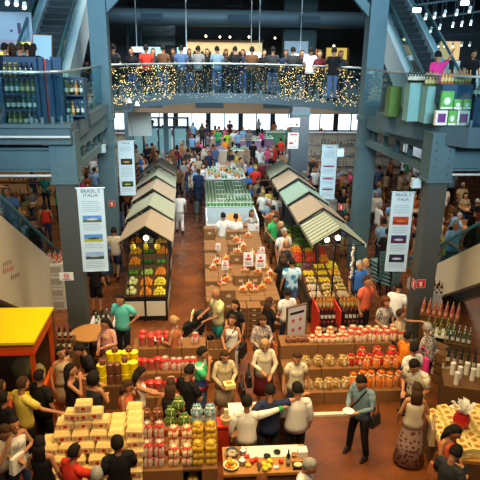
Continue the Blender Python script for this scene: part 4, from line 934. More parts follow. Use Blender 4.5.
# ------------------------------------------------------------------ near left: panettone pyramid
def pan(x, y, z, lab, grp=None):
    o = PAN.put((x + random.uniform(-.008, .008), y + random.uniform(-.012, .012), z), random.uniform(-.11, .11), lab, 'cake box', grp); o.scale = (1.08, .86, .80); return o
tag(bx(X(40, 7.6, .4), X(141, 7.6, .4), 7.40, 9.0, 0, .26).build('pallet_table', KRAFT_D), 'low table carrying the pile of pale gold panettone boxes', 'table')
lay = ['lowest', 'second', 'third', 'fourth', 'fifth', 'sixth', 'seventh', 'eighth']
PL_ = [(.261, 7.50, 44, 132), (.426, 7.57, 42, 134), (.591, 7.64, 42, 132), (.756, 7.72, 40, 134), (.921, 7.82, 42, 130), (1.086, 7.92, 46, 132), (1.251, 8.02, 58, 108)]
for q, (z, y0, p0, p1) in enumerate(PL_):
    xa = X(p0 + 7, y0, z); xb = X(p1 - 7, y0, z); nn = int(round((xb - xa) / .288)) + 1
    xs = [xa + (xb - xa) * i / (nn - 1) for i in range(nn)] if q % 2 == 0 else [xa + (xb - xa) * (i + .5) / (nn - 1) for i in range(nn - 1)]
    for r_ in range(1 if q < 3 else (1 if q == 6 else 3 if q > 4 else 2)):
        for x in xs: pan(x, y0 + .10 + r_ * .20, z, 'pale gold panettone box with red emblem, %s layer, %s row from the front' % (lay[q], ('first', 'second', 'third', 'fourth')[r_]), 'panettone boxes, %s layer, row %s' % (lay[q], 'abcd'[r_]))
for i, p in enumerate((74, 84, 95)): pan(X(p, 8.1, 1.42) - 0, 8.14, 1.416, 'pale gold panettone box near the peak, %s of three' % ('left', 'middle', 'right')[i])
pan(X(83.5, 8.1, 1.58), 8.12, 1.581, 'pale gold panettone box at the very peak of the pile')
for q in range(7):
    for r_ in range(4): pan(X(134, 7.7 + r_ * .21, .426 + q * .165), 7.62 + q * .03 + r_ * .21 + .04, .262 + q * .165, 'pale gold panettone box in the right end stacks, %s level, %s row' % (lay[q], ('first', 'second', 'third', 'fourth')[r_]))

# near middle: low display of wrapped cakes
xa, xb = X(140, 7.9, .6), X(217, 7.9, .6)
t = thing('brown_display_bench', (xa, 7.75, 0), 'brown display bench with one open niche, before the demo table', 'display bench'); W_ = xb - xa
bx(0, W_ * .56, 0, .35, 0, .6).build('front_block', KRAFT, t, bevel=.006); bx(W_ * .80, W_, 0, .35, 0, .6).build('front_block', KRAFT, t, bevel=.006); bx(W_ * .56, W_ * .80, .0, .35, 0, .22).build('niche_floor', KRAFT_D, t)
bx(0, W_, .352, .70, 0, .72).build('middle_step', KRAFT, t); bx(0, W_, .702, 1.1, 0, .86).build('rear_step', KRAFT, t); bx(W_ * .56, W_ * .8, .0, .35, .56, .6).build('niche_top', KRAFT_D, t)
W_YE.put((xa + W_ * .68, 7.92, .221), 0, 'single yellow package standing in the niche of the brown bench', 'wrapped cake', None, .95)
for i, (p, nm) in enumerate(((148, 'left'), (160, 'right'))):
    for q in range(2):
        for r_ in range(2): W_RW.put((X(p, 7.9 + r_ * .35, .7), 7.9 + r_ * .34, .601 + r_ * .12 + q * .21), random.uniform(-.2, .2), 'white striped bag with red ribbon in the %s column on the bench, %s, %s' % (nm, ('lower', 'upper')[q], ('front', 'back')[r_]), 'wrapped cake', None, 1.0)
for i, p in enumerate((174, 187)):
    for q in range(2):
        for r_ in range(2): W_IV.put((X(p, 7.9 + r_ * .35, .7), 7.92 + r_ * .34, .601 + r_ * .12 + q * .17), random.uniform(-.2, .2), 'ivory package with red bow in the %s column on the bench, %s, %s' % (('left', 'right')[i], ('lower', 'upper')[q], ('front', 'back')[r_]), 'wrapped cake', None, .95)
for i, p in enumerate((198, 211)):
    for q in range(3):
        for r_ in range(2): W_YE.put((X(p, 7.9 + r_ * .35, .7), 7.92 + r_ * .34, .601 + r_ * .12 + q * .13), random.uniform(-.2, .2), 'yellow package in the %s column at the right of the bench, %s, %s' % (('left', 'right')[i], ('bottom', 'middle', 'top')[q], ('front', 'back')[r_]), 'wrapped cake', None, 1.0)
for i, p in enumerate((146, 158)):
    for q in range(2): W_BR.put((X(p, 8.65, .86), 8.65, .861 + q * .14), 0, 'brown wrapped cake at the back of the bench, %s pile, %s' % (('left', 'right')[i], ('lower', 'upper')[q]), 'wrapped cake')
for i, (p, q) in enumerate(((171, 0), (184, 0), (172, 1), (179, 2))): W_GR.put((X(p, 8.65, .86), 8.65 + q * .02, .861 + q * .15), 0, 'green wrapped cake at the back of the bench, %s of the pile' % ('lower left', 'lower right', 'upper left', 'top')[i], 'wrapped cake', None, .98)
for i, (p, q) in enumerate(((197, 0), (210, 0), (197, 1), (210, 1))): W_BL.put((X(p, 8.65, .86), 8.65, .861 + q * .16), 0, 'pale blue wrapped cake at the back of the bench, %s' % ('lower left', 'lower right', 'upper left', 'upper right')[i], 'wrapped cake')

# near middle: demo table with food, and the white table behind the cooks
xa, xb = X(223, 7.5, .9), X(308, 7.5, .9)
t = thing('demo_table', ((xa + xb) / 2, 7.55, 0), 'wooden demo table covered with bowls and fruit at the bottom of the photo', 'table'); a = (xb - xa) / 2
bx(-a, a, -.30, .36, .84, .9).build('tabletop', WOOD, t, bevel=.006); bx(-a + .03, a - .03, -.26, .33, .06, .84).build('cabinet', DKW, t)
bx(-a + .32, a - .10, .06, .34, .9, .905).build('white_paper', CARD, t)
def mk_bowl(col, r=.11, h_=.06):
    def f(): return MB().loft([(0, 0, 0, r * .5, r * .5), (0, 0, .006, r * .55, r * .55), (0, 0, h_, r, r), (0, 0, h_, r * .93, r * .93), (0, 0, .012, r * .5, r * .5)], 16).build('bowl', col, smooth=False)
    return Proto(f)
BW = mk_bowl(WHITE); BS = mk_bowl(mat('steel_bowl', (.4, .4, .4), .3, .9), .09, .07)
def fp(px, py, z=.906): q_ = P(px, py, z); return (q_.x, q_.y, z)
b = fp(231, 468, .9); BW.put(b, 0, 'white bowl of oranges and lemons at the left end of the demo table', 'bowl', None, 1.15)
for i in range(10):
    pr, nm = ((ORNG, 'orange'), (LEMON, 'lemon'), (APPLE, 'green apple'))[(0, 1, 0, 2, 0, 1, 0, 0, 1, 2)[i]]
    a_ = i * 2.4; rr = .065 if i < 7 else .025
    pr.put((b[0] + math.cos(a_) * rr, b[1] + math.sin(a_) * rr, .918 + (0 if i < 6 else .06)), 0, '%s in the white bowl on the demo table' % nm, 'fruit', '%s in the demo table bowl' % nm)
b = fp(232, 456, .9); BS.put(b, 0, 'steel bowl of garlic at the back left of the demo table', 'bowl', None, 1.3)
for i in range(6): GARLIC.put((b[0] + math.cos(i) * .05, b[1] + math.sin(i) * .05, .925), 0, 'garlic bulb in the steel bowl on the demo table', 'garlic', 'garlic in the steel bowl')
for px, py, lab in ((243, 454, 'small steel pot beside the garlic bowl'), (242, 464, 'steel pot with white contents beside the bowl of oranges')):
    t = thing('pot', fp(px, py, .9), lab, 'pot'); MB().lathe([(.06, 0), (.062, .09), (.056, .09), (.054, .012)], n=14).build('body', mat('steel_bowl', (.4, .4, .4), .3, .9), t, smooth=True); MB().lathe([(.055, .05), (.055, .07)], n=12).build('contents', WHITE, t)
for i, (px, py) in enumerate(((264, 466), (269, 468), (270, 463), (265, 471))): LEMON.put(fp(px, py), .4 * i, 'lemon lying on the middle of the demo table', 'lemon', 'loose lemons on the demo table', 1.15)
for i, (px, py, lab) in enumerate(((277, 453, 'small dark bowl on the white paper'), (267, 457, 'black square dish of olives on the white paper'))): mk_bowl(BLACK, .06, .03).put(fp(px, py), 0, lab, 'bowl')
B_DK.put(fp(288, 465, .906), 0, 'dark wine bottle standing on the demo table', 'bottle', None, .95)
for i, (px, py) in enumerate(((252, 463), (256, 461), (259, 466), (281, 463))): TOMATO.put(fp(px, py), 0, 'red tomato on the demo table', 'tomato', 'tomatoes on the demo table')
mk_bowl(mat('brown_clay', (.4, .16, .05), .5), .05, .04).put(fp(294, 456), 0, 'small clay bowl right of the wine bottle', 'bowl')
t = thing('food_container', fp(298, 467, .9), 'black rimmed square tray of food at the right end of the demo table', 'tray'); bx(-.09, .09, -.07, .07, 0, .05).build('tray', BLACK, t); MB().ell((0, 0, .05), (.075, .055, .02)).build('food', IVO, t)
t = thing('napkin_box', fp(302, 455, .9), 'white paper box standing at the back right of the demo table', 'box'); bx(-.08, .08, -.08, .08, 0, .12).build('box', CARD, t, bevel=.004)
for px, py, c in ((248, 466, YEL), (276, 468, CARD), (247, 457, RED)): tag(MB().box(-.04, .04, -.03, .03, 0, .03).build('small_package', c, loc=fp(px, py)), 'small %s package on the demo table' % {YEL: 'yellow', CARD: 'white', RED: 'red'}[c], 'package')
tag(MB().tube([(0, 0, 0), (0, 0, .11), (0, 0, .16)], [.024, .024, .010], 8).build('pepper_mill', mat('grey_mill', (.2, .2, .2), .4), loc=fp(259, 470)), 'grey pepper mill standing beside the lemons', 'pepper mill')
t = thing('serving_table', (X(262, 8.95, .85), 9.0, 0), 'white clothed table on the far side of the three cooks', 'table')
bx(-.62, .72, -.22, .22, .80, .85).build('tabletop', WHITE, t); bx(-.6, .7, -.2, .2, .1, .80).build('cabinet', DKW, t)
tag(MB().ell((0, 0, .05), (.14, .10, .05), 12, 7).build('bread_loaf', mat('crust', (.55, .24, .07), .6, var=.3), loc=(X(258, 8.95, .85), 8.98, .85), smooth=True), 'golden crusted loaf on the white table between the cooks', 'bread')
t = thing('red_tray_table', (X(224, 8.6, .8), 8.75, 0), 'small red stand holding a white tub left of the cooks', 'stand'); bx(-.12, .12, -.15, .15, .74, .78).build('top', REDM, t); bx(-.1, .1, -.12, .12, 0, .74).build('base', REDM, t)
t = thing('white_tub', (X(226, 8.7, .9), 8.7, .78), 'round cream tub with an upright cream packet on the red stand', 'tub'); MB().lathe([(.07, 0), (.10, .10), (.10, .13), (.085, .13), (.07, .02)], n=14).build('tub', IVO, t); bx(-.035, .035, -.03, .03, .02, .30).build('packet', IVO, t)
# yellow tins and brown packets on their stand
xa, xb = X(98, 10.9, .7), X(139, 10.9, .7)
t = thing('tin_stand', ((xa + xb) / 2, 10.6, 0), 'dark stand carrying the yellow tins', 'display stand'); a = (xb - xa) / 2
bx(-a, a, -.25, .12, 0, .55).build('lower_step', DKW, t); bx(-a, a, .121, .5, 0, .80).build('upper_step', DKW, t)
for i, p in enumerate((111, 118, 126, 134)):
    TIN.put((X(p, 10.95, .9), 10.92, .801), .3, 'yellow tin on the upper step, %s from the left' % ('first', 'second', 'third', 'fourth')[i], 'tin', None, .95)
for i, p in enumerate((103, 126, 134)):
    for q in range(2): TIN.put((X(p, 10.5, .65), 10.5, .551 + q * .25) if i else (X(p, 10.5, .65), 10.42, .551 - .0 + q * .25), .2, 'yellow tin on the lower step, %s stack, %s' % (('left', 'middle', 'right')[i], ('lower', 'upper')[q]), 'tin', None, .92)
for i, p in enumerate((111, 118)): 
    for q in range(2): tag(MB().lathe([(.085, 0), (.09, .1), (.085, .21), (.05, .24)], n=12).build('brown_packet', BRO, loc=(X(p, 10.5, .65), 10.5, .551 + q * .245)), 'dark brown round packet between the yellow tins, %s stack, %s' % (('left', 'right')[i], ('lower', 'upper')[q]), 'packet')
for i, (p, y, z) in enumerate(((115, 10.92, 1.05), (129, 10.92, 1.05), (103, 10.42, 1.052), (125, 10.5, 1.052))):
    W_BR.put((X(p, y, z), y, z), 0, 'brown cellophane topped cake standing on the yellow tins, %s' % ('upper left', 'upper right', 'lower left', 'lower right')[i], 'wrapped cake', None, .75)
# table with cloth, wine bottles and round wooden table
p = P(99, 321, .78); t = thing('clothed_table', (p.x + .26, p.y, 0), 'small table under a pale cloth holding dark bottles near the left column', 'table')
bx(-.45, .4, -.3, .3, .72, .76).build('tabletop', WOOD, t); MB().hexa([(-.50, -.35, .3), (.44, -.35, .3), (.44, .35, .3), (-.50, .35, .3)], [(-.46, -.31, .77), (.41, -.31, .77), (.41, .31, .77), (-.46, .31, .77)]).build('cloth', mat('lilac_white_cloth', (.55, .54, .62), .8), t)
for i in range(8): (B_DK if i % 3 else B_GR).put((p.x - .04 + (i % 4) * .12, p.y - .12 + (i // 4) * .18, .771), 0, 'dark wine bottle standing on the pale cloth near the left column' if i % 3 else 'green wine bottle standing on the pale cloth near the left column', 'bottle', 'wine bottles on the pale cloth' if i % 3 else 'green bottles on the pale cloth')
p = P(90, 333, .85); t = thing('round_table', (p.x, p.y, 0), 'round wooden bar table beside the seated woman', 'table'); MB().lathe([(.42, .83), (.44, .84), (.44, .87), (.42, .88)], n=28).build('tabletop', WOOD, t); MB().lathe([(.04, .03), (.04, .83)], n=10).build('pole', BLACK, t); MB().lathe([(.25, 0), (.25, .02), (.05, .03)], n=18).build('base', BLACK, t)
p = P(82, 312, .9); tag(MB().hexa([(-.12, -.05, .25), (.12, -.05, .25), (.12, .06, .25), (-.12, .06, .25)], [(-.08, -.03, 1.35), (.08, -.03, 1.35), (.08, .04, 1.35), (-.08, .04, 1.35)]).build('lime_cloth', mat('lime_fabric', (.35, .5, .03), .8), loc=(p.x, p.y + .1, 0)), 'lime green cloth hanging beside the left column', 'cloth')
# kiosk with the yellow roof
t = thing('kiosk', (X(0, 9.7, 2.2) - .5, 9.2, 0), 'orange kiosk with a flat yellow roof at the left edge', 'kiosk'); kx = X(33, 9.1, 2.25) - t.location.x
KO = mat('kiosk_orange', (.55, .075, .01), .5); KY = mat('kiosk_yellow', (.78, .55, .0), .45, var=.05)
MB().hexa([(-1, -.05, 2.22), (kx, -.05, 2.22), (kx, 1.4, 2.22), (-1, 1.4, 2.22)], [(-1, -.05, 2.27), (kx, -.05, 2.27), (kx, 1.4, 2.27), (-1, 1.4, 2.27)]).build('roof', KY, t)
MB().box(-1, kx - .03, 0, .05, 1.98, 2.22).box(kx - .08, kx - .03, .05, 1.35, 1.98, 2.22).build('roof_band', KO, t)
MB().box(-1, kx - .05, -.01, .0, 2.0, 2.07).build('red_stripe', mat('kiosk_red', (.75, .06, .01), .5), t)
for x_, y_ in ((kx - .12, 0.02), (kx - .12, 1.27)): bx(x_, x_ + .07, y_, y_ + .07, 0, 1.98).build('post', KO, t)
bx(-1, kx - .05, 0, .30, 1.0, 1.05).build('counter', KY, t); bx(-1, kx - .05, .02, .10, 0, 1.0).build('front_panel', KO, t); bx(kx - .12, kx - .05, .1, 1.3, 0, 1.02).build('side_panel', KO, t); bx(-1, kx, 1.35, 1.4, 0, 2.2).build('back_panel', DKW, t)
MB().ell((kx - .55, .9, 1.2), (.25, .15, .25), 10, 7).ell((kx - .25, .8, 1.15), (.15, .12, .2), 10, 7).build('goods', mat('olive_goods', (.22, .20, .08), .5, var=.5, scale=15), t)
# red bottle shelves and cream crates by the left column
t = thing('bottle_shelf', (X(56, 11.3, .8), 11.3, 0), 'dark stepped shelf of red capped bottles behind the kiosk', 'rack', .0)
for q in range(4): bx(-.35, .32, -.3 + q * .22, -.08 + q * .22, 0, .45 + q * .17).build('step', DKW, t)
for q in range(4):
    for k in range(5): B_RD.put((X(56, 11.3, .8) - .26 + k * .125, 11.3 - .19 + q * .22, .451 + q * .17), 0, 'red capped bottle on the stepped shelf behind the kiosk, %s step' % ('lowest', 'second', 'third', 'highest')[q], 'bottle', 'red capped bottles, %s step' % ('lowest', 'second', 'third', 'highest')[q])
p = P(51, 300, .5)
for q in range(4):
    t = thing('cream_crate', (p.x, p.y + .6, q * .36), 'cream crate stacked beside the left column, %s from the floor' % ('first', 'second', 'third', 'fourth')[q], 'crate'); bx(-.3, .3, -.2, .2, 0, .34).build('box', CREAM, t, bevel=.01); bx(-.24, .24, -.21, -.2, .08, .26).build('front_panel', mat('cream_print', (.38, .32, .22), .6), t)
for k in range(8): B_RO.put((p.x - .24 + (k % 4) * .15, p.y + .5 + (k // 4) * .18, 1.421), 0, 'amber bottle on top of the cream crates by the left column', 'bottle', 'bottles on the cream crates')

# ------------------------------------------------------------------ right side: wine displays and yellow goods
def wine_step(px, py, z, nx, ny, pr, labn, where, w_=.75, d_=.45, m_=DKW, rz=-.5, nm='wine_display'):
    p_ = P(px, py, z); t = thing(nm, (p_.x, p_.y, 0), where, 'display stand', rz)
    bx(-w_ / 2, w_ / 2, -d_ / 2, d_ / 2, z - .05, z).build('shelf', m_, t); bx(-w_ / 2 + .03, w_ / 2 - .03, -d_ / 2 + .03, d_ / 2 - .03, 0, z - .05).build('base', BLACK if m_ is WHITE else m_, t)
    c_, s_ = math.cos(rz), math.sin(rz)
    for i in range(nx):
        for j in range(ny):
            a_ = -w_ / 2 + .06 + i * (w_ - .12) / max(1, nx - 1); b_ = -d_ / 2 + .06 + j * (d_ - .12) / max(1, ny - 1)
            pr.put((p_.x + a_ * c_ - b_ * s_, p_.y + a_ * s_ + b_ * c_, z + .001), 0, labn, 'bottle', labn + ' group')
wine_step(440, 314, .95, 7, 3, B_RO, 'rose wine bottle with pale label on the highest wine display at right', 'wine display with rose bottles, nearest the right column', .95, .45)
wine_step(440, 332, .80, 5, 3, B_GO, 'golden capped bottle on the white edged display at right', 'white edged wine display with golden bottles', .7, .45, WHITE)
wine_step(458, 340, .80, 5, 3, B_GR, 'green bottle with pale foil on the middle display at right', 'wine display with green bottles under the right escalator', .6, .45)
wine_step(461, 362, .75, 5, 3, B_DK, 'dark bottle on the lower display at right', 'wine display with dark bottles further forward at right', .65, .45)
wine_step(433, 292, .9, 4, 2, B_RD, 'red bottle on the cream shelf behind the right column', 'cream shelf of red bottles behind the right column', .5, .3, CREAM, 0)
for i, (px, py) in enumerate(((452, 374), (459, 378), (466, 374), (472, 380), (478, 376), (456, 384))):
    p_ = P(px, py, .75); t = thing('white_tube_box', (p_.x, p_.y, .75), 'tall white bottle box at the right edge, %s of the six' % ('first', 'second', 'third', 'fourth', 'fifth', 'sixth')[i], 'box'); MB().lathe([(.05, 0), (.05, .26)], n=14).build('box', CARD, t); MB().lathe([(.053, .24), (.053, .27), (.04, .275)], n=14).build('lid', WHITE, t)
p_ = P(468, 380, .75); tag(bx(-.5, .5, -.35, .35, 0, .749).build('low_cabinet', DKW, loc=(p_.x, p_.y, 0), rz=-.3), 'dark low cabinet carrying the white bottle boxes', 'cabinet')
for i in range(5):
    for q in range(3):
        p_ = P(434 + i * 6, 372 + i * 9, .1); t = thing('wine_case', (p_.x + .1, p_.y + .1, q * .25), 'cream fronted wine case in the slanted row at right, %s from the back, %s' % (('first', 'second', 'third', 'fourth', 'fifth')[i], ('bottom', 'middle', 'top')[q]), 'case', -.95); bx(-.17, .17, -.15, .15, 0, .24).build('body', DKW, t); bx(-.14, .14, -.158, -.15, .03, .21).build('front', (CREAM, KRAFT)[i % 2], t)
# table of yellow packages, bottom right
p0 = P(425, 412, .8); p1 = P(446, 458, .8)
t = thing('display_table', (0, 0, 0), 'slanted display table heaped with yellow packages at the bottom right', 'table')
tp = [(p0.x, p0.y, .72), (p1.x, p1.y, .72), (p1.x + 1.5, p1.y - .3, .72), (p0.x + 1.9, p0.y + .35, .72)]
MB().hexa(tp, [(a, b, .78) for a, b, _ in tp]).build('tabletop', WOOD, t); MB().hexa([(a + .04, b, 0) for a, b, _ in tp], [(a + .04, b, .72) for a, b, _ in tp]).build('skirt', DKW, t)
def mk_pack():
    t = empty('yellow_package'); bx(-.10, .10, -.085, .085, 0, .087).build('carton', mat('pale_yellow_card', (.78, .62, .24), .5, var=.12), t, bevel=.006); bx(-.05, .05, -.04, .04, .085, .089).build('print', mat('ochre_print', (.45, .20, .04), .5, var=.4, scale=30), t); bx(-.05, .05, -.073, -.07, .02, .065).build('front_print', REDM, t); return t
YP = Proto(mk_pack)
ax = (Vector(tp[1]) - Vector(tp[0])); bxv = Vector((1.0, -.02, 0))
for i in range(8):
    for j in range(8):
        q_ = Vector(tp[0]) + ax * ((i + .5) / 8) + bxv * (.11 + j * .215); q_.z = .781
        lv = 1 + (1 if 0 < j else 0) + (1 if j > 2 and i > 1 else 0)
        if i > 4 and j > 4: lv = 2
        for k in range(lv): YP.put((q_.x + random.uniform(-.012, .012), q_.y, .781 + k * .09), random.uniform(-.6, .6) - .1, 'pale yellow package on the slanted table, %s layer%s' % (('bottom', 'middle', 'top')[k], ', at the left edge' if j == 0 else ''), 'package', 'yellow packages, %s layer%s' % (('bottom', 'middle', 'top')[k], ' edge' if j == 0 else ''))
q_ = P(461, 424, 1.05); t = thing('cellophane_hamper', (q_.x, q_.y, 1.053), 'clear wrapped hamper with a red cloth standing on the yellow packages', 'gift hamper')
MB().loft([(0, 0, 0, .13, .11), (0, 0, .1, .16, .13), (0, 0, .2, .12, .10)], 12).build('red_cloth', REDF, t)
m = MB()
for i in range(18):
    a_ = i * 2.4; rr = .05 + .012 * i; m.hexa([(0, 0, .2), (.02, 0, .2), (.02, .02, .2), (0, .02, .2)], [(math.cos(a_) * rr, math.sin(a_) * rr, .42 - .004 * i), (math.cos(a_ + .5) * rr, math.sin(a_ + .5) * rr, .40), (math.cos(a_ + .5) * rr * .8, math.sin(a_ + .5) * rr * .8, .38), (math.cos(a_) * rr * .8, math.sin(a_) * rr * .8, .38)])
m.build('cellophane', mat('cellophane', (.8, .8, .78), .1, alpha=.55, var=0), t)
# stroller
q_ = P(196, 343, 0); t = thing('stroller', (q_.x + .1, q_.y - .05, 0), 'black baby stroller with a cream edged hood pushed along the aisle', 'stroller', R(-12))
MB().bar((.42, -.18, 1.0), (-.1, -.18, .45), .03, .03).bar((.42, .18, 1.0), (-.1, .18, .45), .03, .03).bar((.42, -.2, 1.0), (.42, .2, 1.0), .04, .04).bar((-.1, -.18, .45), (-.45, -.18, .1), .03, .03).bar((-.1, .18, .45), (-.45, .18, .1), .03, .03).bar((.25, -.18, .1), (-.12, -.18, .5), .03, .03).bar((.25, .18, .1), (-.12, .18, .5), .03, .03).build('frame', mat('grey_tube', (.35, .33, .3), .4, .5), t)
MB().hexa([(-.35, -.17, .3), (.1, -.17, .35), (.1, .17, .35), (-.35, .17, .3)], [(-.42, -.18, .5), (.2, -.19, .85), (.2, .19, .85), (-.42, .18, .5)]).build('seat', BLACK, t)
MB().ell((.05, 0, .78), (.20, .18, .17), 12, 8, lambda v: Vector((v.x, v.y, max(v.z, -.1)))).build('hood', BLACK, t, smooth=True); MB().tube([(-.18, -.19, .72), (-.17, -.12, .90), (-.15, 0, .96), (-.17, .12, .90), (-.18, .19, .72)], .022, 6).build('hood_edge', CREAMC, t)
for x_ in (-.42, .24):
    for y_ in (-.2, .2): MB().tube([(x_, y_ - .02, .09), (x_, y_ + .02, .09)], .09, 14).build('wheel', BLACK, t)
# chairs stacked right of the aisle
def mk_chair():
    t = empty('stacking_chair'); c = mat('teal_grey_chair', (.10, .20, .24), .5)
    bx(-.2, .2, -.2, .2, .43, .455).build('seat', c, t, bevel=.005); MB().hexa([(-.19, .19, .5), (.19, .19, .5), (.19, .21, .5), (-.19, .21, .5)], [(-.19, .25, .82), (.19, .25, .82), (.19, .27, .82), (-.19, .27, .82)]).build('backrest', c, t)
    for a_ in (-.18, .18):
        for b_ in (-.18, .19): bx(a_ - .012, a_ + .012, b_ - .012, b_ + .012, 0, .43 if b_ < 0 else .82).build('leg', BLACK, t)
    return t
CH = Proto(mk_chair)
for s_, (px, py) in enumerate(((378, 292), (388, 296))):
    p_ = P(px, py, 0)
    for k in range(6): CH.put((p_.x, p_.y + k * .04, k * .11), R(200 + s_ * 15), 'teal grey stacking chair in the %s stack beside the right column, %s from the floor' % (('left', 'right')[s_], ('first', 'second', 'third', 'fourth', 'fifth', 'sixth')[k]), 'chair', 'stacked chairs %s' % 'ab'[s_])
# ------------------------------------------------------------------ banners and signs
def banner(px, py_top, py_bot, Y, w_, lab, texts, pics, rz=0, m=None, tilt=0):
    a = PY(px, py_top, Y); b = PY(px, py_bot, Y); h_ = a.z - b.z; t = thing('banner', (a.x, Y, b.z), lab, 'banner', rz); up_ = (4.36 if Y < 16 else 5.16) - a.z
    bx(-w_ / 2, w_ / 2, -.012, .012, 0, h_).build('sheet', m or mat('white_banner', (.55, .70, .80), .6, var=.03), t)
    MB().tube([(-w_ / 2 - .03, 0, h_), (w_ / 2 + .03, 0, h_)], .018, 8).tube([(-w_ / 2, 0, 0), (w_ / 2, 0, 0)], .014, 8).build('rod', mat('pale_steel_rail', (0.45, 0.55, 0.58), 0.3, 0.6), t)
    MB().tube([(-w_ / 2, 0, h_), (-w_ / 2 + .1, 0, h_ + up_)], .006, 4).tube([(w_ / 2, 0, h_), (w_ / 2 - .1, 0, h_ + up_)], .006, 4).build('cords', BLACK, t)
    INK = mat('banner_ink', (.05, .06, .12), .6); INK2 = mat('faint_ink', (.30, .38, .48), .7)
    for s_, fz, sz in texts: text(s_, sz, INK, t, (0, -.016, h_ * (1 - fz)), (PI / 2, 0, 0))
    for fz, hh, kind in pics:
        if kind == 'lines':
            m_ = MB()
            k = max(2, int(hh * h_ / .045))
            for q in range(k): m_.box(-w_ * .36, w_ * (.36 if q % 3 else .28), -.016, -.012, h_ * (1 - fz) - q * .045 - .012, h_ * (1 - fz) - q * .045)
            m_.build('text_lines', INK2, t)
        else:
            c1, c2, c3 = kind; z0 = h_ * (1 - fz - hh); z1 = h_ * (1 - fz)
            pc = bx(-w_ * .36, w_ * .36, -.016, -.012, z0, z1).build('picture', mat('pic%s' % str(c1), c1, .6, var=.3, scale=9), t)
            bx(-w_ * .36, w_ * .36, -.018, -.016, z0, z0 + (z1 - z0) * .4).build('picture_ground', mat('pic%s' % str(c2), c2, .6, var=.4, scale=12), pc)
            MB().ell((0, -.018, z0 + (z1 - z0) * .45), (w_ * .22, .004, (z1 - z0) * .14), 10, 6).build('picture_subject', mat('pic%s' % str(c3), c3, .6, var=.4, scale=20), pc)
    return t
sky_ = (.08, .25, .65)
banner(90, 188, 271, 13.0, .60, 'tall white banner with three landscape pictures beside the left bolted column', [('BRASIL E', .035, .115), ('ITALIA', .085, .115)],
  [(.15, .03, 'lines'), (.20, .10, 'lines'), (.32, .08, (sky_, (.10, .14, .08), (.6, .6, .55))), (.42, .10, 'lines'), (.545, .09, (sky_, (.40, .40, .03), (.05, .05, .03))), (.66, .08, 'lines'), (.76, .09, ((.25, .42, .70), (.06, .08, .07), (.4, .45, .5))), (.88, .10, 'lines')], R(3))
banner(403.5, 192, 271, 13.7, .56, 'tall white banner with red and dark food pictures beside the right bolted column', [('BRASIL E', .035, .105), ('ITALIA', .09, .105)],
  [(.16, .02, 'lines'), (.21, .08, 'lines'), (.30, .10, ((.45, .06, .015), (.30, .03, .01), (.6, .16, .05))), (.43, .09, 'lines'), (.535, .10, ((.03, .03, .12), (.10, .02, .05), (.55, .5, .6))), (.66, .10, 'lines'), (.78, .10, ((.02, .02, .06), (.02, .02, .06), (.6, .6, .7))), (.90, .08, 'lines')], R(-4))
banner(125.5, 141, 195, 19.0, .52, 'distant white banner with two dark food pictures left of the left stall row', [('ITALIA', .04, .09)], [(.10, .12, 'lines'), (.32, .11, ((.03, .03, .03), (.02, .02, .02), (.6, .3, .06))), (.47, .2, 'lines'), (.74, .10, ((.03, .05, .03), (.03, .03, .02), (.4, .45, .1))), (.87, .08, 'lines')], R(4))
banner(330, 145, 199, 19.6, .54, 'distant white banner with three small dark red pictures, right of the right stall row', [('ITALIA', .04, .09)], [(.10, .14, 'lines'), (.36, .04, ((.35, .42, .5), (.30, .03, .06), (.30, .03, .06))), (.44, .1, 'lines'), (.58, .05, ((.35, .42, .5), (.30, .03, .06), (.30, .03, .06))), (.66, .08, 'lines'), (.78, .05, ((.35, .42, .5), (.25, .03, .08), (.25, .03, .08))), (.88, .07, 'lines')], R(-4))
def poster(x, y, z, w_, h_, lab, parts_, frame=None, cat='poster'):
    t = thing('poster', (x, y, z), lab, cat); bx(-w_ / 2, w_ / 2, 0, .012, 0, h_).build('sheet', CARD, t)
    for (a0, a1, b0, b1, c, nm) in parts_: bx(-w_ / 2 + w_ * a0, -w_ / 2 + w_ * a1, -.004, 0, h_ * b0, h_ * b1).build(nm, mat('print%s' % str(c), c, .6), t)
    return t
a = PY(293.5, 127, 27.5); poster(a.x, 27.55, a.z, .62, .42, 'white direction poster with a black arrow, upper one on the wide column', [(.1, .9, .6, .68, (.2, .3, .45), 'print_line'), (.1, .45, .2, .28, (.05, .05, .06), 'print_line'), (.7, .85, .15, .35, (.02, .02, .02), 'arrow')])
a = PY(293, 149, 27.5); poster(a.x, 27.55, a.z, .52, .78, 'white poster with a red heading and a red shape, lower one on the wide column', [(.15, .85, .85, .93, (.5, .03, .03), 'heading'), (.12, .5, .28, .42, (.6, .05, .04), 'red_shape'), (.65, .8, .42, .55, (.3, .35, .4), 'grey_shape'), (.15, .85, .1, .14, (.3, .3, .3), 'print_line')])
def fire_sign(x, y, z, s_, lab, rz=0, xx=False):
    t = thing('fire_sign', (x, y, z), lab, 'sign', rz); bx(-s_ / 2, s_ / 2, 0, .01, 0, s_).build('plate', mat('sign_red', (.60, .02, .015), .5, var=0), t)
    MB().box(-s_ * .12, s_ * .12, -.004, 0, s_ * .2, s_ * .62).box(-s_ * .05, s_ * .12, -.004, 0, s_ * .66, s_ * .78).box(-s_ * .24, -s_ * .12, -.004, 0, s_ * .58, s_ * .70).build('extinguisher_symbol', CARD, t)
    m_ = MB(); e_ = s_ * .03
    m_.box(-s_ / 2, s_ / 2, -.003, 0, 0, e_).box(-s_ / 2, s_ / 2, -.003, 0, s_ - e_, s_).box(-s_ / 2, -s_ / 2 + e_, -.003, 0, 0, s_).box(s_ / 2 - e_, s_ / 2, -.003, 0, 0, s_); m_.build('border', CARD, t); return t
q_ = PY(420.5, 288, YC - .25); fire_sign(q_.x, YC - .245, q_.z, .23, 'red fire extinguisher sign on the front of the right bolted column')
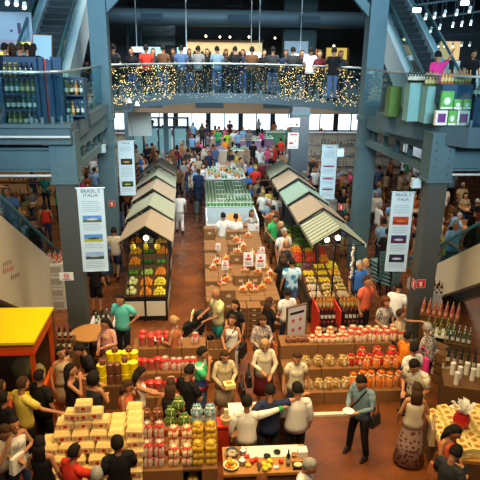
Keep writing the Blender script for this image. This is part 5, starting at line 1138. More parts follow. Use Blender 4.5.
q_ = PY(112, 207, 18.0); fire_sign(q_.x, 18.02, q_.z, .20, 'red fire extinguisher sign on the left tall column')
q_ = PY(341, 210, 17.9); fire_sign(q_.x, 17.91, q_.z, .20, 'red fire extinguisher sign on the right tall column')
q_ = PY(408.5, 285, 13.4); fire_sign(XR - .245, 13.2, q_.z, .23, 'narrow seen red fire sign on the side of the right bolted column', R(-90))
q_ = PY(66.8, 280.5, YC - .25); t = thing('no_smoking_sign', (q_.x, YC - .245, q_.z), 'white sign with a red prohibition ring on the left bolted column', 'sign'); bx(-.165, .165, 0, .01, 0, .21).build('plate', CARD, t)
m = MB(); m.tube([(.06 * math.cos(k * PI / 8), -.004, .12 + .06 * math.sin(k * PI / 8)) for k in range(17)], .009, 5).bar((-.042, -.005, .162), (.042, -.005, .078), .012, .01).build('red_ring', mat('sign_red', (.60, .02, .015), .5, var=0), t); MB().box(-.04, .04, -.003, 0, .11, .128).box(-.10, .10, -.003, 0, .025, .04).build('symbol', BLACK, t)
# faint lettering strokes on the beige escalator wall at left
t = thing('wall_lettering', (-4.205, 15.6, 1.0), 'small lines of red and dark lettering on the left beige escalator wall', 'lettering')
for i, (px, py, n_, c) in enumerate(((3, 265, 5, (.25, .12, .12)), (3, 272, 6, (.5, .02, .05)), (11, 278, 5, (.2, .05, .08)))):
    m = MB()
    for k in range(n_):
        d_ = ray(px + k * 1.9, py - k * .8); tt = -4.205 / d_.x; y_ = d_.y * tt; z_ = H + d_.z * tt
        m.bar((.004, y_ - 15.6, z_ - 1.05), (.004, y_ - 15.57, z_ - .95), .006, .03)
    m.build('lettering', mat('lettering%d' % i, c, .6, var=0), t)
# ------------------------------------------------------------------ upper left platform shop
def ux(px, y, z=7.0): return X(px, y, z)
t = thing('bottle_cabinet', (ux(17, 13.3), 13.35, 5.6), 'tall navy cabinet of pale and dark bottles behind the left glass balustrade', 'cabinet')
NV = mat('navy_panel', (.03, .07, .14), .5)
zt = PY(17, 57, 13.3).z - 5.6
MB().box(-.42, -.36, -.15, .15, 0, zt).box(.36, .42, -.15, .15, 0, zt).box(-.36, .36, .12, .15, 0, zt).build('frame', NV, t)
for q in range(4): bx(-.36, .36, -.15, .12, zt * (q + 1) / 4.0 - .42 - .03, zt * (q + 1) / 4.0 - .42).build('shelf', NV, t)
for q in range(4):
    for i in range(6):
        for r_ in range(2):
            pr, nm = ((B_GO, 'golden'), (B_DK, 'dark'), (B_GR, 'green'))[(q + (i // 3)) % 3]
            pr.put((ux(17, 13.3) - .29 + i * .115, 13.35 - .08 + r_ * .12, 5.6 + zt * (q + 1) / 4.0 - .42 + .001), 0, '%s bottle in the navy cabinet on the left platform, %s shelf' % (nm, ('lowest', 'second', 'third', 'top')[q]), 'bottle', '%s cabinet bottles, shelf %s' % (nm, 'abcd'[q]))
for i, (p, c, w_, nm, yb) in enumerate(((34, NV, .32, 'navy', 57), (41.5, mat('coral_cloth', (.60, .07, .06), .8), .13, 'coral red', 59), (47, NV, .12, 'narrow dark navy', 60), (53, NV, .24, 'right hand navy', 57))):
    h_ = PY(p, yb, 13.3).z - 5.6; tag(bx(-w_ / 2, w_ / 2, -.05, .05, 0, h_).build('upright_divider', c, loc=(ux(p, 13.3), 13.4 + .12 * (i % 2), 5.6)), '%s upright panel behind the left glass balustrade' % nm, 'divider')
t = thing('low_display', (ux(66, 13.7), 13.75, 5.6), 'dark two shelf display of small bottles at the rounded corner of the left platform', 'display stand')
MB().box(-.38, -.35, -.2, .2, 0, .95).box(.35, .38, -.2, .2, 0, .95).box(-.35, .35, .17, .2, 0, .95).build('frame', NV, t)
for q_ in (.12, .58): bx(-.35, .35, -.2, .17, q_ - .03, q_).build('shelf', NV, t)
for i in range(6): (B_OR, B_DK, B_GR)[i % 3].put((ux(66, 13.6) - .28 + i * .11, 13.68, 5.721), 0, '%s bottle on the lower shelf of the corner display' % ('amber', 'dark', 'green')[i % 3], 'bottle', '%s bottles, lower corner shelf' % ('amber', 'dark', 'green')[i % 3])
for i in range(6):
    for r_ in range(2): (B_DK, B_GR, B_OR)[(i * 2 + r_) % 3].put((ux(66, 13.6) - .28 + i * .11, 13.65 + r_ * .14, 6.181), 0, '%s bottle on the upper shelf of the corner display' % ('dark', 'green', 'amber')[(i * 2 + r_) % 3], 'bottle', '%s bottles on the corner display' % ('dark', 'green', 'amber')[(i * 2 + r_) % 3])
a = PY(17, 12, 17.5); b = PY(17, 54, 17.5)
t = thing('shop_sign', (ux(14, 17.5), 17.5, b.z), 'large white shop sign board with small marks at the upper left', 'sign', R(2))
bx(-1.3, .58, 0, .08, 0, a.z - b.z).build('board', mat('pale_sign_board', (.30, .38, .48), .5, var=.06, scale=1), t)
MB().tube([(.0, -.005, .62), (.0, -.012, .62)], .04, 8).box(.17, .27, -.008, 0, .55, .83).box(-.2, .3, -.008, 0, .05, .12).box(-.62, -.5, -.008, 0, .45, .9).build('marks', mat('sign_ink', (.06, .05, .12), .5), t)
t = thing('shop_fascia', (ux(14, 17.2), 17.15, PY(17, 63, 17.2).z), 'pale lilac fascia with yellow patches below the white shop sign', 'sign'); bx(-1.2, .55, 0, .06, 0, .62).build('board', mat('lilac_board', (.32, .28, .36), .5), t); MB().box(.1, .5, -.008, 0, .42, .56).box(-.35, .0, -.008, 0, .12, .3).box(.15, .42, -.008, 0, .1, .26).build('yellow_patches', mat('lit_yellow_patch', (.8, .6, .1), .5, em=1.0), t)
t = thing('white_board', (ux(44, 15.2), 15.0, PY(44, 62, 15).z), 'tilted pale blue board in a brown frame before the left escalator', 'board', 0); t.rotation_euler = (R(-12), R(2), 0)
bx(-.22, .22, 0, .02, 0, .64).build('board', mat('pale_blue_sheet', (.26, .42, .52), .4, var=.03), t); MB().box(-.24, -.22, -.01, .03, -.02, .66).box(.22, .24, -.01, .03, -.02, .66).box(-.22, .22, -.01, .03, .64, .66).build('frame', DKW, t); MB().box(-.22, .22, .03, .05, -.4, 0).build('support', DKW, t)
for i, (px, py) in enumerate(((8, 3), (17, 4), (25, 7))):
    a = PY(px, py, 16.0); t = thing('spot_lamp', (a.x, 16.0, a.z), 'bright white spot lamp at the top left corner, %s of three' % ('left', 'middle', 'right')[i], 'lamp'); MB().tube([(0, 0, .1), (0, -.05, 0)], .06, 8).build('housing', WHITE, t); MB().ell((0, -.07, -.02), (.05, .03, .05), 8, 5).build('bulb', mat('lit_spot', (.9, .97, 1), .3, em=6, var=0), t)
tag(bx(-9, XL - .4, 15.9, 16.1, PY(10, -4, 16).z, PY(10, -4, 16).z + .15).build('lamp_rail', STEEL_D), 'dark rail carrying the spot lamps at the top left', 'rail')
struct('wall_shop_left', bx(-14, -5.4, 20.5, 20.7, 5.6, 12), mat('dark_blue_wall', (.02, .035, .05), .7))

# ------------------------------------------------------------------ upper right platform shop
G_ = mat('green_pack', (.12, .42, .10), .5, var=.3, scale=10); PU = mat('purple_print', (.18, .04, .22), .5, var=.4, scale=20)
def slanted(px0, px1, y, ztop, h_, lab, m_, nm='shelf_block'):
    x0, x1 = X(px0, y, ztop), X(px1, y, ztop); o = bx(-(x1 - x0) / 2, (x1 - x0) / 2, -.18, .18, 0, h_).build(nm, m_, loc=((x0 + x1) / 2, y, ztop - h_)); return tag(o, lab, 'display')
for i, (p0, p1, y, zt_, hh, c, nm) in enumerate(((389, 400, 14.9, 6.35, .75, GRN, 'dark green display block at the corner of the right platform'),
    (408, 424, 13.9, 6.5, .9, mat('pale_aqua_card', (.18, .36, .36), .5), 'pale aqua display block on the right platform'), (425, 436, 13.5, 6.45, .85, mat('pale_aqua_card', (.18, .36, .36), .5), 'second pale aqua display block on the right platform'),
    (440, 470, 13.1, 6.52, .42, NV, 'dark upper shelf of the right platform display'), (472, 500, 13.1, 6.25, .65, NV, 'dark shelf at the right edge of the upper right platform'))):
    slanted(p0, p1, y, zt_, hh, nm, c)
for i, (p0, p1, z0_, z1_, c, nm) in enumerate(((440, 452, 5.98, 6.38, G_, 'green and white carton, tall one on the left of the right platform display'), (453, 461, 5.98, 6.2, G_, 'green carton in the middle of the right platform display'), (462, 470, 5.98, 6.2, G_, 'green carton on the right of the right platform display'),
    (436, 448, 5.62, 5.95, CARD, 'white board with purple picture, left one at the foot of the right glass'), (458, 470, 5.62, 5.95, CARD, 'white board with a purple picture, right one at the foot of the right glass'), (449, 457, 5.62, 5.95, G_, 'green board between the two picture boards'))):
    y = 12.86; x0, x1 = X(p0, y, 6), X(p1, y, 6); t = thing('carton', ((x0 + x1) / 2, y, z0_), nm, 'carton'); W_ = (x1 - x0) / 2
    bx(-W_, W_, -.03, .06, 0, z1_ - z0_).build('box', c, t)
    if c is G_: MB().ell((0, -.03, (z1_ - z0_) * .45), (W_ * .55, .008, (z1_ - z0_) * .22), 10, 6).box(-W_, W_, -.034, -.03, 0, .05).build('white_print', CARD, t)
    else: MB().box(-W_ * .6, W_ * .7, -.034, -.03, .06, .26).build('purple_picture', PU, t)
def upb(pr, p0, p1, n_, y, z, lab, grp):
    for i in range(n_): pr.put((X(p0, y, z) + (X(p1, y, z) - X(p0, y, z)) * i / max(1, n_ - 1), y, z), 0, lab, 'bottle', grp)
upb(B_OR, 442, 469, 9, 13.05, 6.521, 'amber bottle in the front row on the right platform shelf', 'amber bottles front row up right', ) 
upb(B_DK, 442, 469, 9, 13.2, 6.521, 'dark bottle in the rear row on the right platform shelf', 'dark bottles rear row up right')
upb(B_DK, 409, 423, 6, 13.85, 6.501, 'dark bottle on the first pale aqua block', 'dark bottles on the first aqua block'); upb(B_GO, 426, 436, 4, 13.45, 6.451, 'golden bottle on the second pale aqua block', 'golden bottles on the aqua block')
upb(B_DK, 474, 498, 7, 13.0, 6.251, 'dark bottle at the far right edge of the upper platform', 'dark bottles at the far right up')
struct('wall_shop_right', bx(9.2, 24, 30, 30.2, 5.6, 12), mat('shop_wall_right', (.05, .065, .075), .7))
struct('ceiling_shop_right', bx(9.0, 24, 16, 30, 9.7, 9.8), mat('dark_shop_ceiling', (.05, .065, .075), .7))
struct('trim_4', bx(8.4, 24, 15.9, 16.1, PY(430, 9, 16).z, PY(430, -8, 16).z), mat('teal_fascia', (.16, .42, .50), .5, var=.05, scale=1))
o = thing('lit_menu', (X(452, 29.8, 8), 29.8, PY(452, 60, 29.8).z), 'warm lit beige panel behind the track lamps at the upper right', 'sign'); bx(-.55, .5, 0, .06, 0, .9).build('panel', mat('warm_lit_panel', (.8, .55, .25), .5, em=.9), o); bx(-.6, .55, .06, .1, -.05, .95).build('frame', DKW, o)
k = 0
rows_ = ((19, 18.5, ((426, 18), (435, 17), (445, 15), (457, 14), (470, 11))), (23, 22.5, ((424, 32), (431, 31), (440, 28), (453, 26), (462, 25), (471, 24))), (28, 27, ((439, 46), (445, 46), (453, 46), (462, 45), (470, 45))))
for r_, (_, y, ps) in enumerate(rows_):
    for i, (px, py) in enumerate(ps):
        a = PY(px, py, y); t = thing('track_lamp', (a.x, y, a.z), 'white track spot lamp at upper right, %s row, %s from the left' % (('front', 'middle', 'rear')[r_], ('first', 'second', 'third', 'fourth', 'fifth', 'sixth')[i]), 'lamp', 0, 'track lamps')
        MB().tube([(0, 0, .13), (-.04, -.05, -.01)], .05, 8).build('housing', WHITE, t); MB().ell((-.045, -.06, -.02), (.04, .025, .04), 8, 5).build('bulb', mat('lit_spot', (.9, .97, 1), .3, em=6, var=0), t); MB().tube([(0, 0, .12), (0, 0, 9.7 - a.z)], .012, 5).build('stem', STEEL_D, t)
    a = PY(ps[0][0] - 12, ps[0][1] - 3, y); b = PY(ps[-1][0] + 14, ps[-1][1] - 5, y); tag(MB().bar((a.x, y, a.z + .28), (b.x, y, b.z + .30), .06, .06).build('lamp_track', STEEL_D), 'dark lamp track at the upper right, %s one' % ('front', 'middle', 'rear')[r_], 'rail')
for i, (px, py) in enumerate(((417, 10), (465, 3))):
    a = PY(px, py, 15.8); t = thing('square_lamp', (a.x, 15.8, a.z), 'square white hanging lamp box near the right escalator, %s' % ('left one', 'right one')[i], 'lamp'); bx(-.09, .09, -.05, .05, -.05, .05).build('lamp_body', mat('lit_spot', (.9, .97, 1), .3, em=6, var=0), t); bx(-.10, .10, .05, .07, -.06, .06).build('backing', WHITE, t); MB().tube([(0, 0, .05), (0, 0, .45)], .01, 5).build('cord', BLACK, t)
for i in range(6):
    p = 423 + i * 11; z = 6.55; y = 19.0; t = thing('white_counter', (X(p, y, z), y, 5.6), 'white upright counter unit on the upper right floor, %s from the left' % ('first', 'second', 'third', 'fourth', 'fifth', 'sixth')[i], 'counter'); bx(-.16, .16, -.15, .15, 0, .95).build('body', WHITE, t); bx(-.09, .09, -.02, .02, .95, 1.35).build('card', CARD, t)
# ------------------------------------------------------------------ bar on the upper rear level
BY = 33.5
a = PY(192, 57, BY); b = PY(268, 43, BY)
t = thing('bar_canopy', ((a.x + b.x) / 2 - .3, BY, a.z), 'long warm lit shelf box above the upper bar', 'bar'); W_ = (b.x - a.x) / 2
bx(-W_, W_, .25, .3, 0, b.z - a.z).build('lit_panel', mat('warm_bar_glow', (.9, .65, .3), .5, em=.6, emc=(1, .70, .30)), t); MB().box(-W_, W_, -.2, .3, b.z - a.z, b.z - a.z + .12).box(-W_, W_, -.2, .3, -.1, 0).build('shelf', DKW, t)
for i in range(9): MB().lathe([(.10, 0), (.16, .05), (.05, .28), (.02, .32)], (-W_ + .45 + i * (2 * W_ - .9) / 8, 0, .02), 8).build('jug', DKW, t)
t = thing('bar_counter', ((a.x + b.x) / 2, 31.6, 5.6), 'dark long bar counter on the upper level', 'counter'); bx(-W_ - .5, W_ + .8, -.3, .3, 0, 1.05).build('body', DKW, t); bx(-W_ - .6, W_ + .9, -.35, .35, 1.05, 1.1).build('top', WOOD, t)
for i, (px, py) in enumerate(((206, 36), (220, 37), (230, 37), (249, 37), (275, 38), (334, 46))):
    q_ = PY(px, py, 32.5); t = thing('small_downlight', (q_.x, 32.5, q_.z), 'tiny warm downlight over the upper bar, %s from the left' % ('first', 'second', 'third', 'fourth', 'fifth', 'sixth')[i], 'lamp'); MB().ell((0, 0, 0), (.05, .05, .05), 8, 5).build('bulb', mat('warm_bulb', (1, .85, .5), .3, em=14, var=0), t); MB().tube([(0, 0, .04), (0, 0, 10.6 - q_.z)], .015, 5).build('cord', BLACK, t)
# dark shelving, orange lit cases and glazed doors
q_ = PY(159, 80, 41.6); t = thing('glazed_entrance', (q_.x, 41.5, 5.6), 'bright glazed double doors behind the bridge at the left', 'door'); dz = PY(159, 47, 41.5).z - 5.6
MB().box(-2.2, -2.1, 0, .1, 0, dz + 1.6).box(-1.25, -1.15, -.02, .1, 0, dz).box(.35, .45, -.02, .1, 0, dz).box(1.2, 1.3, 0, .1, 0, dz + 1.6).box(2.15, 2.25, 0, .1, 0, dz + 1.6).box(-2.2, 2.25, 0, .1, dz, dz + .12).build('frame', STEEL_D, t)
DD = mat('daylit_glass_upper', (.55, .85, .90), .3, em=1.1, emc=(.5, .88, .95), var=.25, scale=1.5)
bx(-1.15, .35, .03, .06, .1, dz).build('glass', DD, t); bx(1.3, 2.15, .03, .06, .1, dz).build('glass', DD, t); bx(-2.1, 1.2, .03, .06, dz + .12, dz + 1.6).build('upper_glass', mat('dark_teal_glass', (.03, .09, .10), .2), t)
for i, (p0, p1, y0, y1, c, nm) in enumerate(((284, 290, 34, 62, (.55, .20, .06), 'narrow orange lit case right of the upper bar'), (308, 318, 49, 62, (.65, .25, .06), 'orange lit display case right of the menu board'), (325, 348, 48, 62, (.85, .55, .12), 'golden lit display case near the right tall column'))):
    a = PY(p0, y1, 34); b = PY(p1, y0, 34); t = thing('lit_case', ((a.x + b.x) / 2, 34, a.z - .4), nm, 'display case'); W_ = (b.x - a.x) / 2
    bx(-W_, W_, .2, .25, 0, b.z - a.z + .4).build('lit_back', mat('case_glow%d' % i, c, .5, em=.7, var=.5, scale=3), t); MB().box(-W_ - .05, -W_, -.2, .25, 6.0 - a.z, b.z - a.z + .4).box(W_, W_ + .05, -.2, .25, 6.0 - a.z, b.z - a.z + .4).box(-W_, W_, -.2, .25, -.05, 0).box(-W_, W_, -.2, .25, (b.z - a.z) * .6, (b.z - a.z) * .6 + .05).build('frame', DKW, t)
a = PY(299, 66, 31); tag(bx(-.65, .65, 0, .06, 0, 1.25).build('menu_board', mat('dim_white_board', (.42, .50, .55), .5), loc=(a.x, 32.1, a.z)), 'pale menu board on the dark pillar of the upper level', 'board')
tag(bx(-.9, .9, 0, .5, 0, 5).build('dark_pillar', mat('teal_black_pillar', (.025, .05, .055), .5), loc=(PY(299, 60, 32.2).x, 32.2, 5.6)), 'broad dark pillar right of the upper bar', 'pillar')
for i, p in enumerate((128, 141, 186, 240, 262, 352 - 40)):
    tag(MB().box(-.06, .06, 0, .1, 0, 4.8).box(-.9, .9, .02, .08, 2.9, 3.0).box(-.9, .9, .02, .08, 4.0, 4.1).build('glazing_post', STEEL_D, loc=(PY(p, 50, 36).x, 36, 5.6)), 'dark glazing post of the upper rear level, %s from the left' % ('first', 'second', 'third', 'fourth', 'fifth', 'sixth')[i], 'post')
for i, (px, py, y) in enumerate(((186.5, 51, 24), (137, 49, 25), (259, 55, 25), (251, 54, 25.5), (300, 56, 25))):
    a = PY(px, py, y); t = thing('pendant_lamp', (a.x, y, a.z), 'white pendant lamp over the bridge, %s' % ('tall one on a long cord left of the bar', 'leftmost box shaped one', 'right of the pair below the bar canopy', 'left of the pair below the bar canopy', 'flat one before the menu board')[i], 'lamp')
    if i == 0: MB().lathe([(.09, -.15), (.13, -.1), (.12, .05), (.04, .14)], n=12).build('lamp_shade', mat('lamp_white', (.85, .9, .95), .4, em=1.6), t)
    else: bx(-.2 - .15 * (i == 4), .2 + .15 * (i == 4), -.1, .1, -.12, .08).build('lamp_shade', mat('lamp_white', (.85, .9, .95), .4, em=1.6), t)
    MB().tube([(0, 0, .08), (0, 0, 3.0)], .018, 6).build('cord', mat('pale_conduit', (0.55, 0.62, 0.66), 0.4), t)
for i, (px, py, y) in enumerate(((129, 101, 19.5), (137, 104, 20.0), (297, 105, 22.0))):
    a = PY(px, py, y); t = thing('flood_lamp', (a.x, y, a.z), 'small pale flood lamp under the bridge, %s' % ('far left', 'left by the banner', 'before the poster column')[i], 'lamp'); MB().lathe([(.04, .1), (.10, -.06)], n=10).build('housing', WHITE, t); MB().tube([(0, 0, .1), (0, 0, 5.18 - a.z)], .015, 5).build('stem', STEEL_D, t)
for i, (px, py, y) in enumerate(((108, 148, 17.0), (344, 152, 17.0), (420, 182, 13.6))):
    a = PY(px, py, y); t = thing('flood_lamp', (a.x - .15, y - .1, a.z), 'pale blue boxy flood lamp clamped to the %s' % ('left truss', 'right tall column', 'right bolted column')[i], 'lamp'); MB().hexa([(-.1, -.08, -.12), (.1, -.12, -.10), (.1, .04, -.10), (-.1, .08, -.12)], [(-.09, -.06, .12), (.1, -.1, .12), (.1, .04, .12), (-.09, .08, .12)]).build('housing', mat('pale_blue_lamp', (.45, .62, .72), .4), t); MB().tube([(0, 0, .1), (0, .05, .28)], .02, 5).build('bracket', STEEL_D, t)
# hanging white panel under the bridge and grey glass door left
a = PY(142, 136, 24); tag(bx(-.55, .4, 0, .12, 0, .95).build('hanging_board', mat('warm_white_panel', (.62, .60, .54), .5), loc=(a.x, 24, a.z)), 'blank pale panel hanging under the bridge at the left', 'divider')
t = thing('glazed_entrance', (PY(159, 150, 36).x, 36, 0), 'dark framed glazed doors on the ground floor behind the left stalls', 'door'); dz = 3.2
MB().box(-1.9, -1.75, 0, .1, 0, dz).box(-.05, .05, 0, .1, 0, dz).box(-1.0, -.9, 0, .1, 0, dz).box(.9, 1.0, 0, .1, 0, dz).box(1.75, 1.9, 0, .1, 0, dz).box(-1.9, 1.9, 0, .1, 2.5, 2.65).box(-1.9, 1.9, 0, .1, dz - .1, dz).build('frame', STEEL_D, t)
for k in range(4): bx(-1.75 + k * .9, -1.0 + k * .9, .03, .06, .05, 2.5).build('glass', mat('cool_glass', (.10, .22, .25), .2, em=.25, emc=(.4, .75, .8), var=.5, scale=1.5), t)

# ------------------------------------------------------------------ side areas on the ground floor
def mk_table():
    t = empty('cafe_table'); bx(-.38, .38, -.38, .38, .72, .75).build('tabletop', WOOD, t, bevel=.005); MB().tube([(0, 0, .02), (0, 0, .72)], .03, 8).build('pole', BLACK, t); bx(-.22, .22, -.22, .22, 0, .02).build('base', BLACK, t); return t
TB = Proto(mk_table)
def mk_plate(): return MB().lathe([(.05, 0), (.10, .012), (.105, .015), (.09, .012)], n=14).build('plate', CARD)
PL = Proto(mk_plate)
def mk_stool():
    t = empty('wooden_chair'); bx(-.2, .2, -.2, .2, .43, .46).build('seat', WOOD, t); bx(-.19, .19, .17, .2, .62, .85).build('backrest', WOOD, t)
    for a_ in (-.18, .18):
        for b_ in (-.18, .18): bx(a_ - .015, a_ + .015, b_ - .015, b_ + .015, 0, .43 if b_ < 0 else .85).build('leg', WOOD, t)
    return t
ST = Proto(mk_stool)
tl = [('left', -7.6, 18.2), ('left', -6.6, 20.6), ('left', -9.2, 21.2), ('right', 8.6, 20.2), ('right', 10.6, 20.4), ('right', 9.4, 23.0), ('right', 11.8, 23.2), ('right', 8.0, 26.0), ('right', 10.6, 26.4), ('left', -7.4, 24.4), ('right', 7.4, 29.0)]
tabs = []
for i, (sd, x, y) in enumerate(tl):
    w_ = '%s dining table %s from the front' % (sd, ('one', 'two', 'three', 'four', 'five', 'six', 'seven', 'eight', 'nine', 'ten', 'eleven')[i])
    TB.put((x, y, 0), 0, 'square wooden ' + w_, 'table', 'cafe tables')
    for k, (dx, dy) in enumerate(((-.18, -.15), (.18, .12))): PL.put((x + dx, y + dy, .751), 0, 'white plate on ' + w_, 'plate', 'plates on table %s' % 'abcdefghijk'[i])
    for k, (dx, dy, rz) in enumerate(((0, -.62, PI), (0, .62, 0), (-.62, .1, PI / 2), (.62, -.1, -PI / 2))):
        ST.put((x + dx, y + dy, 0), rz, 'wooden chair on the %s side of ' % ('near', 'far', 'left', 'right')[k] + w_, 'chair', 'cafe chairs')
    tabs.append((sd, x, y, w_))
for i, (x0, x1, y, h_, lab, sd) in enumerate(((-9.5, -5.4, 26.5, 2.4, 'tall lit bar shelf in the left side area', 'l'), (-8.8, -3.9, 33.0, 2.6, 'long pale shop shelf far back at left', 'l'), (6.6, 12.5, 33.5, 2.6, 'long pale shop shelf far back at right', 'r'), (12.9, 17.5, 24.0, 2.4, 'lit restaurant counter at the right edge', 'r'))):
    t = shelf_unit('goods_shelf', x0, x1, y, y + .5, h_, 4, (WOOD, WHITE, WHITE, WOOD)[i], lab); bx(-(x1 - x0) / 2, (x1 - x0) / 2, .26, .3, 0, h_).build('back_panel', (mat('amber_backlit', (.28, .15, .06), .5, em=.35, var=.7, scale=2), CREAM, CREAM, mat('amber_backlit', (.28, .15, .06), .5, em=.35, var=.7, scale=2))[i], t)
    for q in range(3):
        n_ = int((x1 - x0) / .2)
        for k in range(n_):
            if random.random() < .25: continue
            pr, nm = random.choice(((B_DK, 'dark bottle'), (B_OR, 'amber bottle'), (J1, 'white jar'), (J3, 'orange jar'), (B_GR, 'green bottle')))
            pr.put((x0 + .15 + k * .2, y + .1, h_ * (q + 1) / 4 + .001), 0, '%s on the %s' % (nm, lab), nm.split()[1], '%s on the %s' % (nm, lab))
# far counters and stands across the rear hall
GC = [(250, 140, 'lilac', (.36, .22, .34)), (268, 152, 'white', (.6, .6, .6)), (215, 150, 'cream', (.6, .5, .35)), (232, 165, 'white', (.55, .58, .56)), (262, 138, 'purple', (.25, .16, .28)), (310, 165, 'white', (.6, .6, .6)), (318, 178, 'orange', (.6, .25, .08)), (318, 200, 'pale', (.6, .62, .6)), (325, 160, 'pink', (.5, .2, .25)), (186, 128, 'red', (.5, .06, .05)), (160, 140, 'brown', (.25, .12, .06)), (276, 132, 'green', (.1, .3, .15)), (240, 150, 'tan', (.45, .32, .2)), (222, 138, 'tan', (.45, .35, .25))]
for i, (px, py, nm, c) in enumerate(GC):
    q_ = P(px, py, .9); t = thing('market_counter', (q_.x, q_.y, 0), '%s market counter in the far hall, %s' % (nm, ['beside the middle aisle', 'behind the right canopies', 'left of the crowd', 'just behind the green shelf table', 'beside the lilac one', 'left of the distant right banner', 'behind the nearest right canopy ridge', 'beside the orange one', 'near the distant right banner', 'by the left aisle near the windows', 'behind the left canopies', 'near the far windows', 'in the middle of the crowd', 'far left of the crowd'][i]), 'counter')
    bx(-.8, .8, -.3, .3, 0, .88).build('body', mat('counter_%s' % nm, c, .6, var=.2, scale=3), t); bx(-.84, .84, -.34, .34, .88, .92).build('top', WHITE, t)
    m_ = MB()
    for k in range(9): m_.box(-.7 + k * .16, -.58 + k * .16, -.2, .15, .92, .98 + .2 * random.random())
    m_.build('goods', mat('goods_mix%d' % i, (random.uniform(.2, .6), random.uniform(.15, .5), random.uniform(.1, .4)), .5, var=.6, scale=8), t)
# polka dotted cloth column in the left aisle and bin
q_ = P(190, 190, 0); tag(MB().loft([(0, 0, 0, .24, .20), (0, 0, .5, .20, .18), (0, 0, .95, .17, .15), (0, 0, 1.0, .14, .12)], 14).build('covered_stand', spot_mat('polka_cloth', (.65, .6, .55), (.50, .05, .04), 9, .38), loc=(q_.x, q_.y, 0)), 'small stand under a red and white polka dotted cloth in the left aisle', 'stand')
q_ = P(197, 213, 0); t = thing('litter_bin', (q_.x, q_.y, 0), 'grey cylindrical litter bin in the left aisle beside the booth', 'bin'); MB().lathe([(.14, 0), (.16, .05), (.16, .6)], n=14).build('body', mat('grey_bin', (.16, .16, .14), .4, .4), t); MB().lathe([(.165, .6), (.165, .66), (.08, .68)], n=14).build('rim', BLACK, t)
# ------------------------------------------------------------------ people near the viewer
T, TS = 'trousers', 'shorts'
person((120, 299), 'man in a plain turquoise t-shirt standing before the nearest left stall', ('tee', 'turquoise'), (T, 'black'), ('hair', 'black'), face=-15, h=1.76, arms=('hip', 'down'), head=(10, -10))
person((105, 323), 'woman with long black hair in a pink floral dress beside the round table', ('loose', 'floral_pink'), ('knee_skirt', 'floral_pink'), ('hair_long', 'black'), face=-35, h=1.60, arms=('hold', 'low'), head=(15, -20), fem=True)
person((173, 321), 'woman in a strapless orange brown top carrying a white plate in the aisle', ('tank', 'rust'), (T, 'brown'), ('hair_bun', 'blond'), face=250, h=1.62, arms=('hold', 'down'), fem=True, skin=0)
person((216, 294), 'bald man in a pale yellow t-shirt and teal shorts pushing the stroller', ('tee', 'paleyellow'), (TS, 'teal'), None, face=-68, h=1.74, arms=('push', 'push'), head=(15, 0), skin=1)
person((232, 320), 'woman in a white sleeveless top with a dark shoulder strap beside the kraft cartons', ('tank', 'white'), (T, 'white'), ('hair_mid', 'brown'), face=-25, h=1.58, arms=('low', 'low'), fem=True, extra=(('strap', 'black'),))
person((235, 305), 'woman with black hair half hidden behind the woman with the shoulder strap', ('tee', 'black'), (T, 'black'), ('hair_mid', 'black'), face=-40, h=1.60, arms=('down', 'low'), fem=True)
person((263, 321), 'woman in a grey floral blouse standing before the stacked drawer boxes', ('loose', 'grey_floral'), (T, 'charcoal'), ('hair_mid', 'brown'), face=10, h=1.62, arms=('hold', 'low'), head=(15, 10), fem=True)
person((270, 302), 'woman with long dark hair and black top at the right end of the drawer boxes', ('tee', 'black'), (T, 'charcoal'), ('hair_long', 'brown'), face=120, h=1.62, arms=('hold', 'low'), fem=True)
person((292, 262), 'man in a patchy light blue t-shirt walking away along the right stalls', ('tee', 'tie_dye'), (T, 'denim'), ('hair', 'black'), face=185, h=1.76, arms=('down', 'hold'))
person((283, 258), 'woman in a black dress left of the man in the patchy blue t-shirt', ('tee', 'black'), ('long_skirt', 'black'), ('hair_mid', 'brown'), face=190, h=1.66, fem=True)
person((287, 293), 'person in a white top behind the framed sign board', ('tee', 'white'), (T, 'navy'), ('hair', 'black'), face=200, h=1.62)
person((265, 345), 'woman with long blond hair, white blouse and maroon skirt before the gap between stands', ('long', 'cream'), ('knee_skirt', 'maroon'), ('hair_long', 'blond'), face=5, h=1.66, arms=('low', 'hold'), head=(22, -8), fem=True)
person((225, 356), 'woman in a dotted beige dress holding a yellow package', ('loose', 'dotted'), ('knee_skirt', 'dotted'), ('hair_mid', 'brown'), face=10, h=1.60, arms=('hold', 'low'), head=(18, 0), fem=True)
person((203, 353), 'man in a green, white, blue and red banded polo raising a hand to his mouth', ('tee', 'polo'), (T, 'denim'), ('hair', 'black'), face=75, h=1.74, arms=('down', 'face'), head=(10, 10), skin=1)
person((190, 371), 'man in a black t-shirt looking down at the stand of red jars', ('tee', 'black'), (T, 'black'), ('hair', 'black'), face=140, h=1.74, arms=('hold', 'low'), head=(20, 0), skin=0)
person((171, 384), 'woman with long brown hair and black top seen from behind the green wrapped cakes', ('tank', 'black'), (T, 'black'), ('hair_long', 'brown'), face=170, h=1.60, arms=('low', 'low'), fem=True, lean=12)
person((141, 373), 'woman with long black hair and white top reaching to the red jars', ('tank', 'white'), (T, 'olive'), ('hair_long', 'black'), face=105, h=1.62, arms=('hold', 'reach'), head=(20, 0), fem=True)
person((128, 386), 'woman in an orange sleeveless top with dark hair behind the panettone pile', ('tank', 'coral'), (T, 'maroon'), ('hair_mid', 'brown'), face=80, h=1.58, arms=('face', 'low'), head=(20, 0), fem=True, skin=1)
person((297, 358), 'woman in a white short sleeved blouse facing the three cooks from the white table', ('tee', 'cream'), (T, 'charcoal'), ('hair', 'brown'), face=0, h=1.64, arms=('down', 'down'), head=(18, -10), fem=True)
